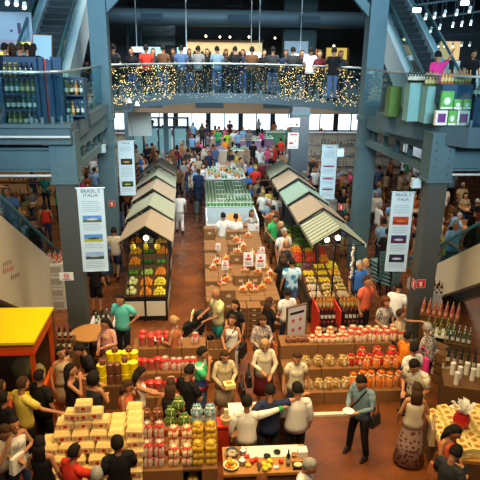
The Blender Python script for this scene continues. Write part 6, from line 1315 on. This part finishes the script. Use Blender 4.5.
person((247, 402), 'cook in a white jacket with a green cuff, left of the three embracing men', ('long', 'white'), (T, 'olive'), ('hair', 'black'), face=172, h=1.70, arms=('down', 'around'), head=(5, 0), skin=1)
person((270, 391), 'cook in a navy t-shirt, middle of the three embracing men', ('tee', 'navy'), (T, 'charcoal'), ('hair', 'black'), face=180, h=1.76, arms=('behind', 'around'), head=(15, 0), skin=0)
person((297, 389), 'cook in a loose white t-shirt, right of the three embracing men', ('loose', 'white'), (T, 'black'), ('hair', 'black'), face=185, h=1.74, arms=('hold', 'down'), head=(12, 0), skin=0)
person((361, 382), 'man in a slate blue shirt with a cross body bag standing on the open floor', ('long', 'slate'), (T, 'black'), ('hair', 'black'), face=-50, h=1.74, arms=('hold', 'hold'), head=(28, 0), extra=(('strap', 'black'),), legs='wide')
person((414, 366), 'man in a printed cream t-shirt leaning by the right stand', ('tee', 'printed'), (T, 'navy'), ('hair', 'black'), face=-50, h=1.80, arms=('low', 'hold'), head=(25, 0), legs='step', lean=12)
person((417, 389), 'woman with long brown hair and long maroon patterned skirt, back to the viewer', ('tank', 'cream'), ('long_skirt', 'paisley'), ('hair_long', 'brown'), face=165, h=1.66, arms=('down', 'hold'), fem=True, head=(5, 0))
person((408, 336), 'child in an orange top behind the right stand', ('tee', 'orange'), (T, 'denim'), ('hair', 'black'), face=120, h=1.50, arms=('low', 'low'), fem=True)
person((413, 348), 'young man in a white t-shirt between the orange top and the printed t-shirt', ('tee', 'white'), (T, 'charcoal'), ('hair', 'black'), face=200, h=1.62)
person((427, 328), 'old woman with short grey hair in a dark floral jacket carrying a pink bag', ('long', 'floral_dark'), (T, 'black'), ('hair', 'grey'), face=215, h=1.64, arms=('low', 'down'), lean=8, fem=True)
person((401, 314), 'woman in a beige top pointing to the right beside the bolted column', ('tee', 'beige'), (T, 'brown'), ('hair', 'brown'), face=75, h=1.60, arms=('point', 'low'), fem=True)
person((367, 281), 'man in an orange red polo talking beside the right stall', ('tee', 'coral'), (T, 'black'), ('hair', 'brown'), face=40, h=1.76, arms=('face', 'down'), skin=0)
person((360, 265), 'man in a blue shirt behind the man in the orange red polo', ('tee', 'blue'), (T, 'navy'), ('hair', 'grey'), face=10, h=1.72)
person((366, 263), 'woman with blond hair beside the man in the blue shirt', ('tee', 'grey'), (T, 'navy'), ('hair_mid', 'blond'), face=20, h=1.64, fem=True)
person((386, 302), 'woman in a black floral dress with curly auburn hair right of the orange red polo', ('tee', 'floral_dark'), ('knee_skirt', 'floral_dark'), ('hair_curly', 'auburn'), face=15, h=1.60, arms=('hold', 'low'), fem=True)
person((399, 287), 'person in a white shirt bending away beside the stacked chairs', ('tee', 'white'), (T, 'navy'), ('hair', 'black'), face=150, h=1.66, lean=22)
person((455, 432), 'woman with black hair and coral top looking down at the yellow packages', ('tank', 'coral'), (T, 'denim'), ('hair_long', 'black'), face=35, h=1.60, arms=('low', 'hold'), head=(30, 15), fem=True, skin=0)
person((456, 453), 'man in a charcoal t-shirt looking at a phone in the bottom right corner', ('tee', 'charcoal'), (T, 'black'), ('hair', 'black'), face=120, h=1.70, arms=('hold', 'hold'), head=(28, 0), skin=0)
person((310, 466), 'grey haired person with glasses at the bottom right of the demo table', ('tee', 'white'), (T, 'black'), ('hair', 'grey'), face=60, h=1.62, head=(25, 0))
person((262, 482), 'person with dark red hair at the bottom edge before the demo table', ('tee', 'black'), (T, 'black'), ('hair_mid', 'auburn'), face=170, h=1.60, fem=True)
person((23, 384), 'man in a yellow polo reaching over to the panettone pile', ('tee', 'yellow'), (T, 'black'), ('hair', 'brown'), face=140, h=1.78, arms=('down', 'side'), head=(10, 0), skin=0)
person((40, 376), 'man in a black shirt right of the man in the yellow polo', ('tee', 'black'), (T, 'black'), ('hair', 'black'), face=150, h=1.74, arms=('low', 'down'))
person((71, 370), 'woman with long black hair and black top before the kiosk shelf', ('tank', 'black'), ('long_skirt', 'beige'), ('hair_long', 'black'), face=95, h=1.64, arms=('reach', 'face'), fem=True)
person((94, 378), 'woman with curly black hair and dark top behind the panettone pile', ('tank', 'charcoal'), (T, 'charcoal'), ('hair_curly', 'black'), face=160, h=1.62, arms=('face', 'hold'), fem=True)
person((61, 352), 'woman in a beige sleeveless dress by the stepped bottle shelf', ('tank', 'beige'), ('knee_skirt', 'beige'), ('hair_long', 'black'), face=40, h=1.60, fem=True)
person((79, 350), 'man in a black t-shirt leaning forward near the round table', ('tee', 'black'), (T, 'charcoal'), ('hair', 'black'), face=-60, h=1.70, arms=('hold', 'low'), lean=15, head=(15, 0))
person((40, 443), 'woman with long black hair and black dress at bottom left, seen from behind', ('tank', 'black'), ('knee_skirt', 'black'), ('hair_long', 'black'), face=175, h=1.64, arms=('hold', 'down'), fem=True)
person((75, 452), 'man in a red t-shirt reaching at the front of the panettone pile', ('tee', 'red'), (T, 'navy'), ('hair', 'black'), face=140, h=1.66, arms=('low', 'reach'), lean=10)
person((117, 443), 'man in a black t-shirt before the right part of the panettone pile', ('tee', 'black'), (T, 'black'), ('hair', 'black'), face=200, h=1.74, arms=('down', 'low'))
person((97, 474), 'grey haired person at the bottom edge between the red and black t-shirts', ('tee', 'olive'), (T, 'black'), ('hair', 'grey'), face=180, h=1.60)
person((5, 432), 'man in a cream shirt at the left edge holding something', ('tee', 'cream'), (T, 'charcoal'), ('hair', 'brown'), face=60, h=1.66, arms=('hold', 'face'), lean=10, head=(15, 0), skin=1)
person((14, 424), 'woman with black hair and bare shoulders at the left edge', ('tank', 'white'), (T, 'denim'), ('hair_mid', 'black'), face=40, h=1.62, arms=('fold', 'hold'), fem=True)
person((4, 398), 'person with black hair and black top at the left edge', ('tee', 'black'), (T, 'black'), ('hair', 'black'), face=150, h=1.62)
person((0, 386), 'person in a coral shirt cut by the left edge', ('tee', 'coral'), (T, 'black'), ('hair', 'brown'), face=150, h=1.66)
person((114, 231), 'man in a cream shirt walking away left of the stalls', ('tee', 'cream'), (TS, 'navy'), ('hair', 'black'), face=170, h=1.74, legs='step')
person((103, 240), 'woman in a denim dress beside the man in the cream shirt', ('tee', 'denim'), ('knee_skirt', 'denim'), ('hair_mid', 'brown'), face=180, h=1.60, fem=True)
person((94, 262), 'person in black with bare legs behind the banner', ('tee', 'black'), (TS, 'black'), ('hair_mid', 'black'), face=170, h=1.66, fem=True)
person((94, 226), 'person in a navy top left of the man in the cream shirt', ('tee', 'navy'), (T, 'black'), ('hair_mid', 'blond'), face=190, h=1.66, fem=True)
person((179, 194), 'stall worker in white uniform and dark apron walking in the left aisle', ('tee', 'white'), (T, 'white'), ('hair', 'black'), face=185, h=1.74, extra=(('apron', 'white'),), legs='step')
person((223, 216), 'cook in white behind the booth, the left one', ('tee', 'white'), (T, 'white'), ('hair', 'black'), face=200, h=1.70)
person((236, 217), 'cook in white behind the booth, the right one', ('tee', 'white'), (T, 'white'), ('hair', 'black'), face=160, h=1.70)
# crowd in the middle distance: (px, py of head, top, bottom, hair, heading, height, female, words)
mid = [(206, 162, 'black', 'denim', 'hair_long brown', 190, 1.62, 1, 'standing in the left aisle'), (184, 162, 'grey', 'khaki', 'hair brown', 20, 1.74, 0, 'beside the polka dotted stand'), (193, 164, 'pink', 'denim', 'hair_mid brown', 60, 1.62, 1, 'right of the polka dotted stand'), (198, 158, 'beige', 'navy', 'hair grey', 10, 1.7, 0, 'facing the stalls'), (178, 168, 'brown', 'black', 'hair black', 180, 1.7, 0, 'close to the left canopies'), (203, 166, 'white', 'denim', 'hair_mid black', 0, 1.62, 1, 'by the white shelf table'),
 (250, 186, 'blue', 'navy', 'hair_mid brown', 60, 1.64, 1, 'in the right aisle'), (247, 175, 'blue', 'black', 'hair black', 170, 1.7, 0, 'stooping in the right aisle'), (263, 193, 'white', 'black', 'hair_bun blond', 180, 1.66, 1, 'seen from behind in the right aisle'), (275, 196, 'white', 'navy', 'hair black', 185, 1.76, 0, 'seen from behind by the right stalls'), (252, 213, 'floral_dark', 'black', 'hair_mid brown', 20, 1.60, 1, 'beside the kraft counter'), (270, 190, 'yellow', 'black', 'hair black', 190, 1.66, 0, 'between two white shirts'),
 (258, 181, 'beige', 'brown', 'hair brown', 30, 1.6, 1, 'near the second right canopy'), (266, 176, 'black', 'black', 'hair_mid brown', 340, 1.62, 1, 'in the thick of the right aisle'), (251, 164, 'blue', 'denim', 'hair black', 170, 1.74, 0, 'walking away far down the right aisle'), (237, 153, 'yellow', 'black', 'hair black', 90, 1.72, 0, 'in the middle crowd'), (231, 152, 'charcoal', 'black', 'hair brown', 40, 1.72, 0, 'left of the yellow shirt'), (245, 171, 'yellow', 'navy', 'hair blond', 0, 1.5, 0, 'short, among the blue shirts'),
 (234, 170, 'green', 'black', 'hair black', 200, 1.5, 0, 'at the green shelf table'), (227, 171, 'green', 'denim', 'hair brown', 170, 1.5, 1, 'left of the other green shirt'), (241, 160, 'grey', 'denim', 'hair black', 60, 1.7, 0, 'near the middle crowd'), (260, 150, 'white', 'beige', 'hair grey', 20, 1.7, 0, 'by the white counter'), (268, 148, 'pink', 'denim', 'hair_mid brown', 10, 1.62, 1, 'by the right canopy tip'), (253, 143, 'black', 'black', 'hair black', 190, 1.7, 0, 'behind the lilac counter'),
 (225, 140, 'orange', 'black', 'hair black', 180, 1.6, 1, 'by the cream counter'), (213, 146, 'red', 'black', 'hair black', 170, 1.55, 1, 'left of the orange top'), (219, 128, 'navy', 'black', 'hair black', 180, 1.76, 0, 'against the bright windows'), (202, 127, 'charcoal', 'black', 'hair black', 185, 1.74, 0, 'dark against the bright windows'), (207, 126, 'navy', 'navy', 'hair brown', 170, 1.74, 0, 'second dark figure against the windows'), (215, 127, 'orange', 'denim', 'hair_mid brown', 190, 1.66, 1, 'bright against the windows'),
 (225, 129, 'pink', 'denim', 'hair_mid black', 10, 1.64, 1, 'right of the bright orange top'), (227, 133, 'lime', 'black', 'hair brown', 20, 1.66, 0, 'in front of the pink top'), (234, 131, 'white', 'black', 'hair grey', 0, 1.74, 0, 'near the far white case'), (262, 130, 'magenta', 'black', 'hair_long black', 190, 1.66, 1, 'before the far windows'), (249, 131, 'grey', 'denim', 'hair black', 0, 1.7, 0, 'before the far windows'), (243, 129, 'sky', 'black', 'hair black', 30, 1.7, 0, 'before the far windows'),
 (281, 140, 'red', 'black', 'hair black', 170, 1.68, 1, 'left of the poster column'), (277, 147, 'maroon', 'black', 'hair brown', 150, 1.66, 0, 'left of the poster column lower down'), (311, 148, 'brown', 'beige', 'hair_mid brown', 190, 1.66, 1, 'right of the poster column'), (318, 144, 'navy', 'denim', 'hair black', 175, 1.76, 0, 'right of the poster column'), (302, 138, 'white', 'black', 'hair black', 20, 1.7, 0, 'beside the poster column'), (309, 136, 'sky', 'navy', 'hair black', 0, 1.7, 0, 'behind the brown top'),
 (325, 133, 'white', 'black', 'hair black', 10, 1.7, 0, 'far back near the right banner'), (318, 134, 'black', 'black', 'hair grey', 170, 1.7, 0, 'far back near the right banner'), (332, 136, 'teal', 'black', 'hair brown', 10, 1.66, 1, 'far back above the right banner'), (310, 178, 'red', 'black', 'hair black', 60, 1.6, 1, 'behind the right canopies'), (333, 165, 'grey', 'navy', 'hair black', 20, 1.7, 0, 'hidden by the right banner'),
 (141, 156, 'blue', 'navy', 'hair black', 300, 1.74, 0, 'beside the distant left banner'), (136, 150, 'beige', 'brown', 'hair_mid brown', 30, 1.66, 1, 'beside the distant left banner'), (147, 146, 'black', 'black', 'hair brown', 0, 1.7, 0, 'behind the farthest left canopy'), (152, 145, 'brown', 'black', 'hair black', 180, 1.7, 0, 'behind the farthest left canopy'), (166, 147, 'white', 'denim', 'hair brown', 0, 1.7, 0, 'right of the farthest left canopy'), (171, 152, 'grey', 'black', 'hair black', 20, 1.66, 1, 'right of the farthest left canopy'),
 (177, 147, 'maroon', 'navy', 'hair_mid black', 170, 1.64, 1, 'far down the left aisle'), (188, 151, 'charcoal', 'black', 'hair black', 190, 1.76, 0, 'in black far down the left aisle'), (183, 143, 'beige', 'denim', 'hair brown', 0, 1.7, 0, 'far down the left aisle'), (199, 142, 'pink', 'beige', 'hair blond', 10, 1.66, 1, 'near the far windows at left'), (192, 136, 'sky', 'black', 'hair black', 0, 1.7, 0, 'near the far windows at left'),
 (92, 158, 'white', 'black', 'hair black', 160, 1.76, 0, 'seen through the left truss'), (101, 164, 'cream', 'black', 'hair brown', 0, 1.7, 0, 'seen through the left truss'), (94, 170, 'sky', 'navy', 'hair black', 170, 1.74, 0, 'under the left truss'), (87, 174, 'rust', 'navy', 'hair_mid brown', 150, 1.62, 1, 'under the left truss'), (82, 180, 'magenta', 'black', 'hair black', 100, 1.6, 1, 'under the left truss behind the banner'),
 (371, 186, 'sky', 'blue', 'hair black', 180, 1.74, 0, 'behind the right tall column'), (367, 175, 'black', 'black', 'hair brown', 170, 1.72, 0, 'in black behind the right tall column'), (358, 170, 'black', 'beige', 'hair_mid brown', 60, 1.64, 1, 'behind the right tall column'), (379, 168, 'denim', 'navy', 'hair black', 190, 1.76, 0, 'under the right truss'), (387, 172, 'beige', 'brown', 'hair_mid brown', 200, 1.64, 1, 'under the right truss'), (366, 166, 'rust', 'black', 'hair black', 30, 1.7, 0, 'under the right truss'),
 (413, 178, 'dkgreen', 'black', 'hair_mid brown', 185, 1.68, 1, 'left of the right bolted column'), (419, 176, 'brown', 'black', 'hair black', 175, 1.7, 0, 'half hidden by the right bolted column'), (380, 205, 'white', 'grey', 'hair grey', 100, 1.7, 0, 'stooping near the right banner'), (384, 222, 'sky', 'navy', 'hair black', 185, 1.78, 0, 'left of the right banner'), (388, 232, 'black', 'denim', 'hair black', 170, 1.74, 0, 'beside the right banner'), (393, 212, 'beige', 'brown', 'hair_mid blond', 20, 1.62, 1, 'behind the right banner')]
hc = lambda s_: tuple(s_.split())
for i, (px, py, tp_, bt, hr, fc, h_, fm, wd) in enumerate(mid):
    pn = 'woman' if fm else 'man'
    ht = hc(hr); bk = ('knee_skirt' if fm and i % 3 == 0 else T)
    nm = {'paleyellow': 'pale yellow', 'dkgreen': 'dark green', 'sky': 'light blue', 'floral_dark': 'dark floral'}.get(tp_, tp_)
    person((px, py), '%s with %s hair, %s top and %s %s, %s' % (pn, ht[1], nm, bt, 'skirt' if bk != T else 'trousers', wd), (('tee', 'tank')[fm and i % 2], tp_), (bk, bt), ht, face=fc, h=h_, arms=(('down', 'down'), ('hold', 'down'), ('hold', 'low'))[i % 3], fem=bool(fm), skin=i % 3)
# denser crowd filling the rear hall and the right aisle
def crowd(n_, x0, x1, y0, y1, where, seed, avoid=()):
    rnd = random.Random(seed); tops = ['white', 'black', 'navy', 'grey', 'charcoal', 'beige', 'denim', 'sky', 'maroon', 'olive', 'brown', 'slate', 'cream', 'khaki', 'teal', 'rust', 'red', 'green']; bots = ['black', 'navy', 'denim', 'charcoal', 'khaki', 'brown']; hs = ['black', 'brown', 'grey', 'blond', 'auburn']; got = []; tries = 0; used = set()
    while len(got) < n_ and tries < 3000:
        tries += 1; x = rnd.uniform(x0, x1); y = rnd.uniform(y0, y1)
        if any((x - a) ** 2 + (y - b) ** 2 < .36 for a, b in got + PP): continue
        if any(a0 < x < a1 and b0 < y < b1 for a0, a1, b0, b1 in AV): continue
        c = (rnd.choice(tops), rnd.choice(bots), rnd.choice(hs), rnd.random() < .5)
        if c in used: continue
        used.add(c); got.append((x, y)); fm = c[3]
        person(Vector((x, y, 0)), '%s with %s hair, %s top and %s trousers, %s' % ('woman' if fm else 'man', c[2], {'sky': 'light blue'}.get(c[0], c[0]), c[1], where), (('tank' if fm and rnd.random() < .4 else 'tee'), c[0]), (('trousers', c[1])), (('hair_mid' if fm else 'hair'), c[2]), face=rnd.choice((0, 20, 170, 190, 90, 270, 200)), h=rnd.uniform(1.55, 1.66) if fm else rnd.uniform(1.64, 1.80), arms=rnd.choice((('down', 'down'), ('hold', 'down'), ('hold', 'low'))), fem=fm, skin=rnd.choice((0, 1, 2, 0, 1, 3)))
    PP.extend(got)
PP = [(o.location.x, o.location.y) for o in C.objects if o.get('category') == 'person']
AV = [(cx_ - .5, cx_ + .5, cy_ - .5, cy_ + .5) for cx_, cy_ in ((-3.6, 30.3), (-1.9, 34), (-2.92, 18.3), (5.45, 18.2), (-3.05, 13.25), (5.75, 13.25))] + [(o.location.x - 1.1, o.location.x + 1.1, o.location.y - .55, o.location.y + .55) for o in C.objects if o.name.startswith('market_counter')] + [(.0, 2.6, 13, 29.5), (-2.4, -.6, 14, 25.2), (2.8, 4.5, 13.5, 24.8), (.2, 2.4, 29, 31.5), (4.3, 5.6, 27.3, 28.7)]
crowd(22, 2.3, 2.95, 16.5, 26.5, 'in the right aisle', 3)
crowd(14, -.55, .1, 26.8, 32.0, 'far down the left aisle', 4)
crowd(34, -3.2, 6.5, 26.5, 34.5, 'in the crowd behind the stalls', 5)
crowd(34, -6, 9.5, 35, 50, 'far back before the bright windows', 6)
crowd(12, -5.0, -2.3, 19.0, 29.0, 'left of the left stalls', 8)
crowd(12, 4.6, 6.6, 17.5, 27.0, 'right of the right stalls', 9)
crowd(14, 5.6, 7.6, 17.0, 26, 'behind the right bolted column', 10)
crowd(22, -9.5, -4.2, 19, 32, 'in the left side area', 11)
crowd(24, 8.0, 13.5, 18.5, 31, 'in the right side area', 12)
# diners in the side areas
cols_ = ['grey', 'white', 'rust', 'sky', 'black', 'beige', 'red', 'denim', 'green', 'cream', 'maroon', 'blue', 'pink', 'olive']
k = 0; CN = dict(sky='light blue', rust='rust red')
for i, (sd, x, y, w_) in enumerate(tabs):
    for j, (dx, dy, fc, wd) in enumerate(((0, -.55, 180, 'near'), (-.55, .1, 90, 'left'), (.55, -.1, 270, 'right'), (0, .55, 0, 'far'))):
        if (i + j) % 4 == 3 and i > 2: continue
        c_ = cols_[(i * 3 + j * 5) % 14]; fm = (i + j) % 2
        person(Vector((x + dx, y + dy, 0)), 'diner in a %s top, %s side of %s' % (CN.get(c_, c_), wd, w_), ('tee', c_), (T, ('navy', 'black', 'denim')[k % 3]), ('hair_mid' if fm else 'hair', ('black', 'brown', 'grey', 'blond')[(i + j * 2) % 4]), face=fc, h=1.68, arms=(('hold', 'low'), ('hold', 'hold'))[k % 2], legs='sit', fem=bool(fm), skin=k % 3); k += 1
# people riding the lower escalators
def rider(x, y, z, lab, top, bot, hair, fc, **k): person(Vector((x, y, z)), lab, top, bot, hair, face=fc, **k)
def esc_z(y, y0, ang, sgn): return int(sgn * (y - y0) * math.tan(R(ang)) / .2) * .2 + .2
for i, (y, c, hr, w_) in enumerate(((16.1, 'black', 'black', 'lowest on the left escalator'), (15.2, 'charcoal', 'brown', 'second on the left escalator'), (14.2, 'denim', 'black', 'third on the left escalator'), (12.9, 'white', 'brown', 'highest on the left escalator, cut by the left edge'))):
    rider(-4.9 + .12 * (-1) ** i, y, esc_z(y, 17.3, 33, -1), 'rider in a %s top standing %s' % (c, w_), ('tee', c), (T, 'denim'), ('hair', hr), (0, 180)[i % 2], h=1.70, arms=('down', 'side' if i == 3 else 'hold'))
for i, (y, c, hr, w_) in enumerate(((15.6, 'lime', 'black', 'lowest on the right escalator'), (14.9, 'sky', 'grey', 'second on the right escalator'), (14.2, 'black', 'black', 'third on the right escalator'), (13.3, 'maroon', 'black', 'highest on the right escalator'))):
    rider(7.35 + .12 * (-1) ** i, y, esc_z(y, 16.5, 32, -1), 'rider in a %s top standing %s' % (c, w_), ('tee', c), (T, 'charcoal'), ('hair', hr), (180, 0)[i % 2], h=1.68, arms=('down', 'hold'))
# people along the bridge balustrade, seen through the string lights
cb = [(93, 'black'), (104, 'brown'), (113, 'charcoal'), (131, 'black'), (146, 'red'), (153, 'charcoal'), (163, 'brown'), (173, 'black'), (181, 'denim'), (189, 'charcoal'), (198, 'grey'), (207, 'black'), (217, 'slate'), (226, 'charcoal'), (235, 'black'), (243, 'navy'), (252, 'brown'), (264, 'black'), (273, 'charcoal'), (286, 'navy'), (293, 'charcoal'), (302, 'black'), (311, 'white'), (320, 'maroon'), (334, 'black'), (341, 'charcoal')]
for i, (px, c) in enumerate(cb):
    u = (px - 88) / 257.0; u = min(.97, max(.03, u)); y = 18.4 + 4.2 * math.sin(PI * u) ** 0.75 - .2 * u + .45 + .3 * (i % 2)
    x = X(px, y, 7.1); fm = i % 2
    person(Vector((x, y, 5.6)), 'onlooker in a %s top at the bridge railing, %s from the left' % (c, ['first', 'second', 'third', 'fourth', 'fifth', 'sixth', 'seventh', 'eighth', 'ninth', 'tenth', 'eleventh', 'twelfth', 'thirteenth', 'fourteenth', 'fifteenth', 'sixteenth', 'seventeenth', 'eighteenth', 'nineteenth', 'twentieth', 'twenty first', 'twenty second', 'twenty third', 'twenty fourth', 'twenty fifth', 'twenty sixth'][i]),
        ('tee', c), (T, ('denim', 'black', 'charcoal')[i % 3]), (('hair_mid' if fm else 'hair'), ('black', 'brown')[i % 2]), face=(180, 10, 160, 350)[i % 4], h=(1.60 if fm else 1.70), arms=(('hold', 'hold'), ('down', 'hold'))[i % 2], fem=bool(fm), skin=i % 3)
# upper left and right platforms
for i, (px, y, c, hr) in enumerate(((5, 15.2, 'black', 'hair black'), (12, 15.6, 'charcoal', 'hair_mid brown'), (20, 15.0, 'black', 'hair brown'), (27, 15.3, 'blue', 'hair black'), (34, 15.1, 'black', 'hair_long black'))):
    person(Vector((X(px, y, 7.1), y, 5.6)), 'shopper in a %s top behind the navy bottle cabinet, %s from the left' % (c, ('first', 'second', 'third', 'fourth', 'fifth')[i]), ('tee', c), (T, 'black'), hc(hr), face=(150, 200)[i % 2], h=1.66)
person(Vector((X(440, 14.9, 7.0), 14.9, 5.6)), 'person in a magenta shirt stretching an arm towards the shop on the upper right', ('tee', 'magenta'), (T, 'denim'), ('hair', 'black'), face=190, h=1.62, arms=('down', 'up'), lean=10, skin=0)
person(Vector((X(470, 18.4, 7.0), 18.2, 5.6)), 'balding shop clerk behind the white counters on the upper right', ('tee', 'black'), (T, 'black'), ('hair', 'black'), face=0, h=1.66)
# things people hold and carry
def by(p_, dx, dy, dz): return (p_.x + dx, p_.y + dy, p_.z + dz)
def held(lab_part, fwd, side, z):        # a spot before the body of the person whose label contains lab_part
    for o in C.objects:
        if o.get('category') == 'person' and lab_part in o['label']:
            a = o.rotation_euler.z; f = Vector((math.sin(a), -math.cos(a))); r_ = Vector((math.cos(a), math.sin(a))); s_ = o.scale.x
            return (o.location.x + f.x * fwd * s_ + r_.x * side * s_, o.location.y + f.y * fwd * s_ + r_.y * side * s_, o.location.z + z * s_), a
    print('NOHOLD', lab_part); return (0, 0, 0), 0
l, a = held('strapless', .38, .08, 1.12); PL.put(l, a, 'white plate of food carried by the woman in the strapless top', 'plate', None, 1.2)
l, a = held('holding a yellow package', .38, .02, 1.04); YP.put(l, a, 'yellow package held by the woman in the dotted dress', 'package', None, 1.1)
l, a = held('slate blue shirt', .40, .0, 1.13); PL.put(l, a, 'white plate held by the man in the slate blue shirt', 'plate')
l, a = held('looking at a phone', .42, .0, 1.12); t = thing('phone', l, 'lit phone held by the man in the charcoal t-shirt', 'phone', a); t.rotation_euler = (R(40), 0, a); bx(-.04, .04, -.008, .004, -.07, .07).build('body', BLACK, t); bx(-.036, .036, -.008 - .003, -.008, -.06, .06).build('screen', mat('phone_screen', (.3, .55, .9), .2, em=2), t)
def mk_bag(col, w_=.30, h_=.26, d_=.10, strap=.3):
    t = empty('handbag'); MB().hexa([(-w_ / 2, -d_ / 2, 0), (w_ / 2, -d_ / 2, 0), (w_ / 2, d_ / 2, 0), (-w_ / 2, d_ / 2, 0)], [(-w_ * .43, -d_ * .3, h_), (w_ * .43, -d_ * .3, h_), (w_ * .43, d_ * .3, h_), (-w_ * .43, d_ * .3, h_)]).build('bag_body', col, t, bevel=.015)
    MB().tube([(-w_ * .32, 0, h_), (-w_ * .2, 0, h_ + strap * .8), (0, 0, h_ + strap), (w_ * .2, 0, h_ + strap * .8), (w_ * .32, 0, h_)], .010, 6).build('handle', col, t); return t
BLK_B = mat('black_leather', (.012, .012, .014), .35); 
for lp, f_, sd_, z_, c, w_, h_, lab in (('slate blue shirt', .0, .30, .80, BLK_B, .28, .22, 'black cross body bag at the hip of the man in the slate shirt'), ('old woman', -.05, .30, .70, cmat('magenta'), .36, .34, 'bright pink bag carried by the grey haired old woman'),
   ('holding a yellow package', .14, .36, .62, BLK_B, .34, .24, 'black handbag beside the woman in the dotted dress'), ('maroon patterned skirt', -.02, -.36, .55, cmat('beige'), .30, .36, 'beige shoulder bag beside the long patterned skirt'), ('white sleeveless top with', .05, .30, .72, BLK_B, .34, .30, 'round black bag on the woman with the shoulder strap'),
   ('grey floral blouse', .0, .32, .70, cmat('rust'), .30, .26, 'orange brown bag on the woman in the grey floral blouse'), ('coral top looking', .05, -.32, .80, cmat('rust'), .30, .24, 'orange brown bag on the woman in the coral top'), ('maroon skirt before', .05, -.34, .66, BLK_B, .30, .26, 'dark bag at the side of the woman in the maroon skirt'), ('left edge holding', .30, .05, .85, CARD, .3, .3, 'white shopping bag held at the left edge')):
    l, a = held(lp, f_, sd_, z_); t = mk_bag(c, w_, h_, .12, .24); t.location = l; t.rotation_euler = (0, 0, a + PI / 2 * (abs(sd_) > .2)); tag(t, lab, 'bag')
l, a = held('left of the three embracing', 0, 0, 1.40); o = None
for q_ in C.objects:
    if q_.get('category') == 'person' and 'green cuff' in q_['label']:
        e_ = Vector((-.40, -.02, 1.44)).lerp(Vector((-.60, -.16, 1.44)), .66); w_ = Vector((-.40, -.02, 1.44)).lerp(Vector((-.60, -.16, 1.44)), .96)
        MB().tube([e_, w_], [.046, .043], 10).build('green_cuff', cmat('green'), q_)
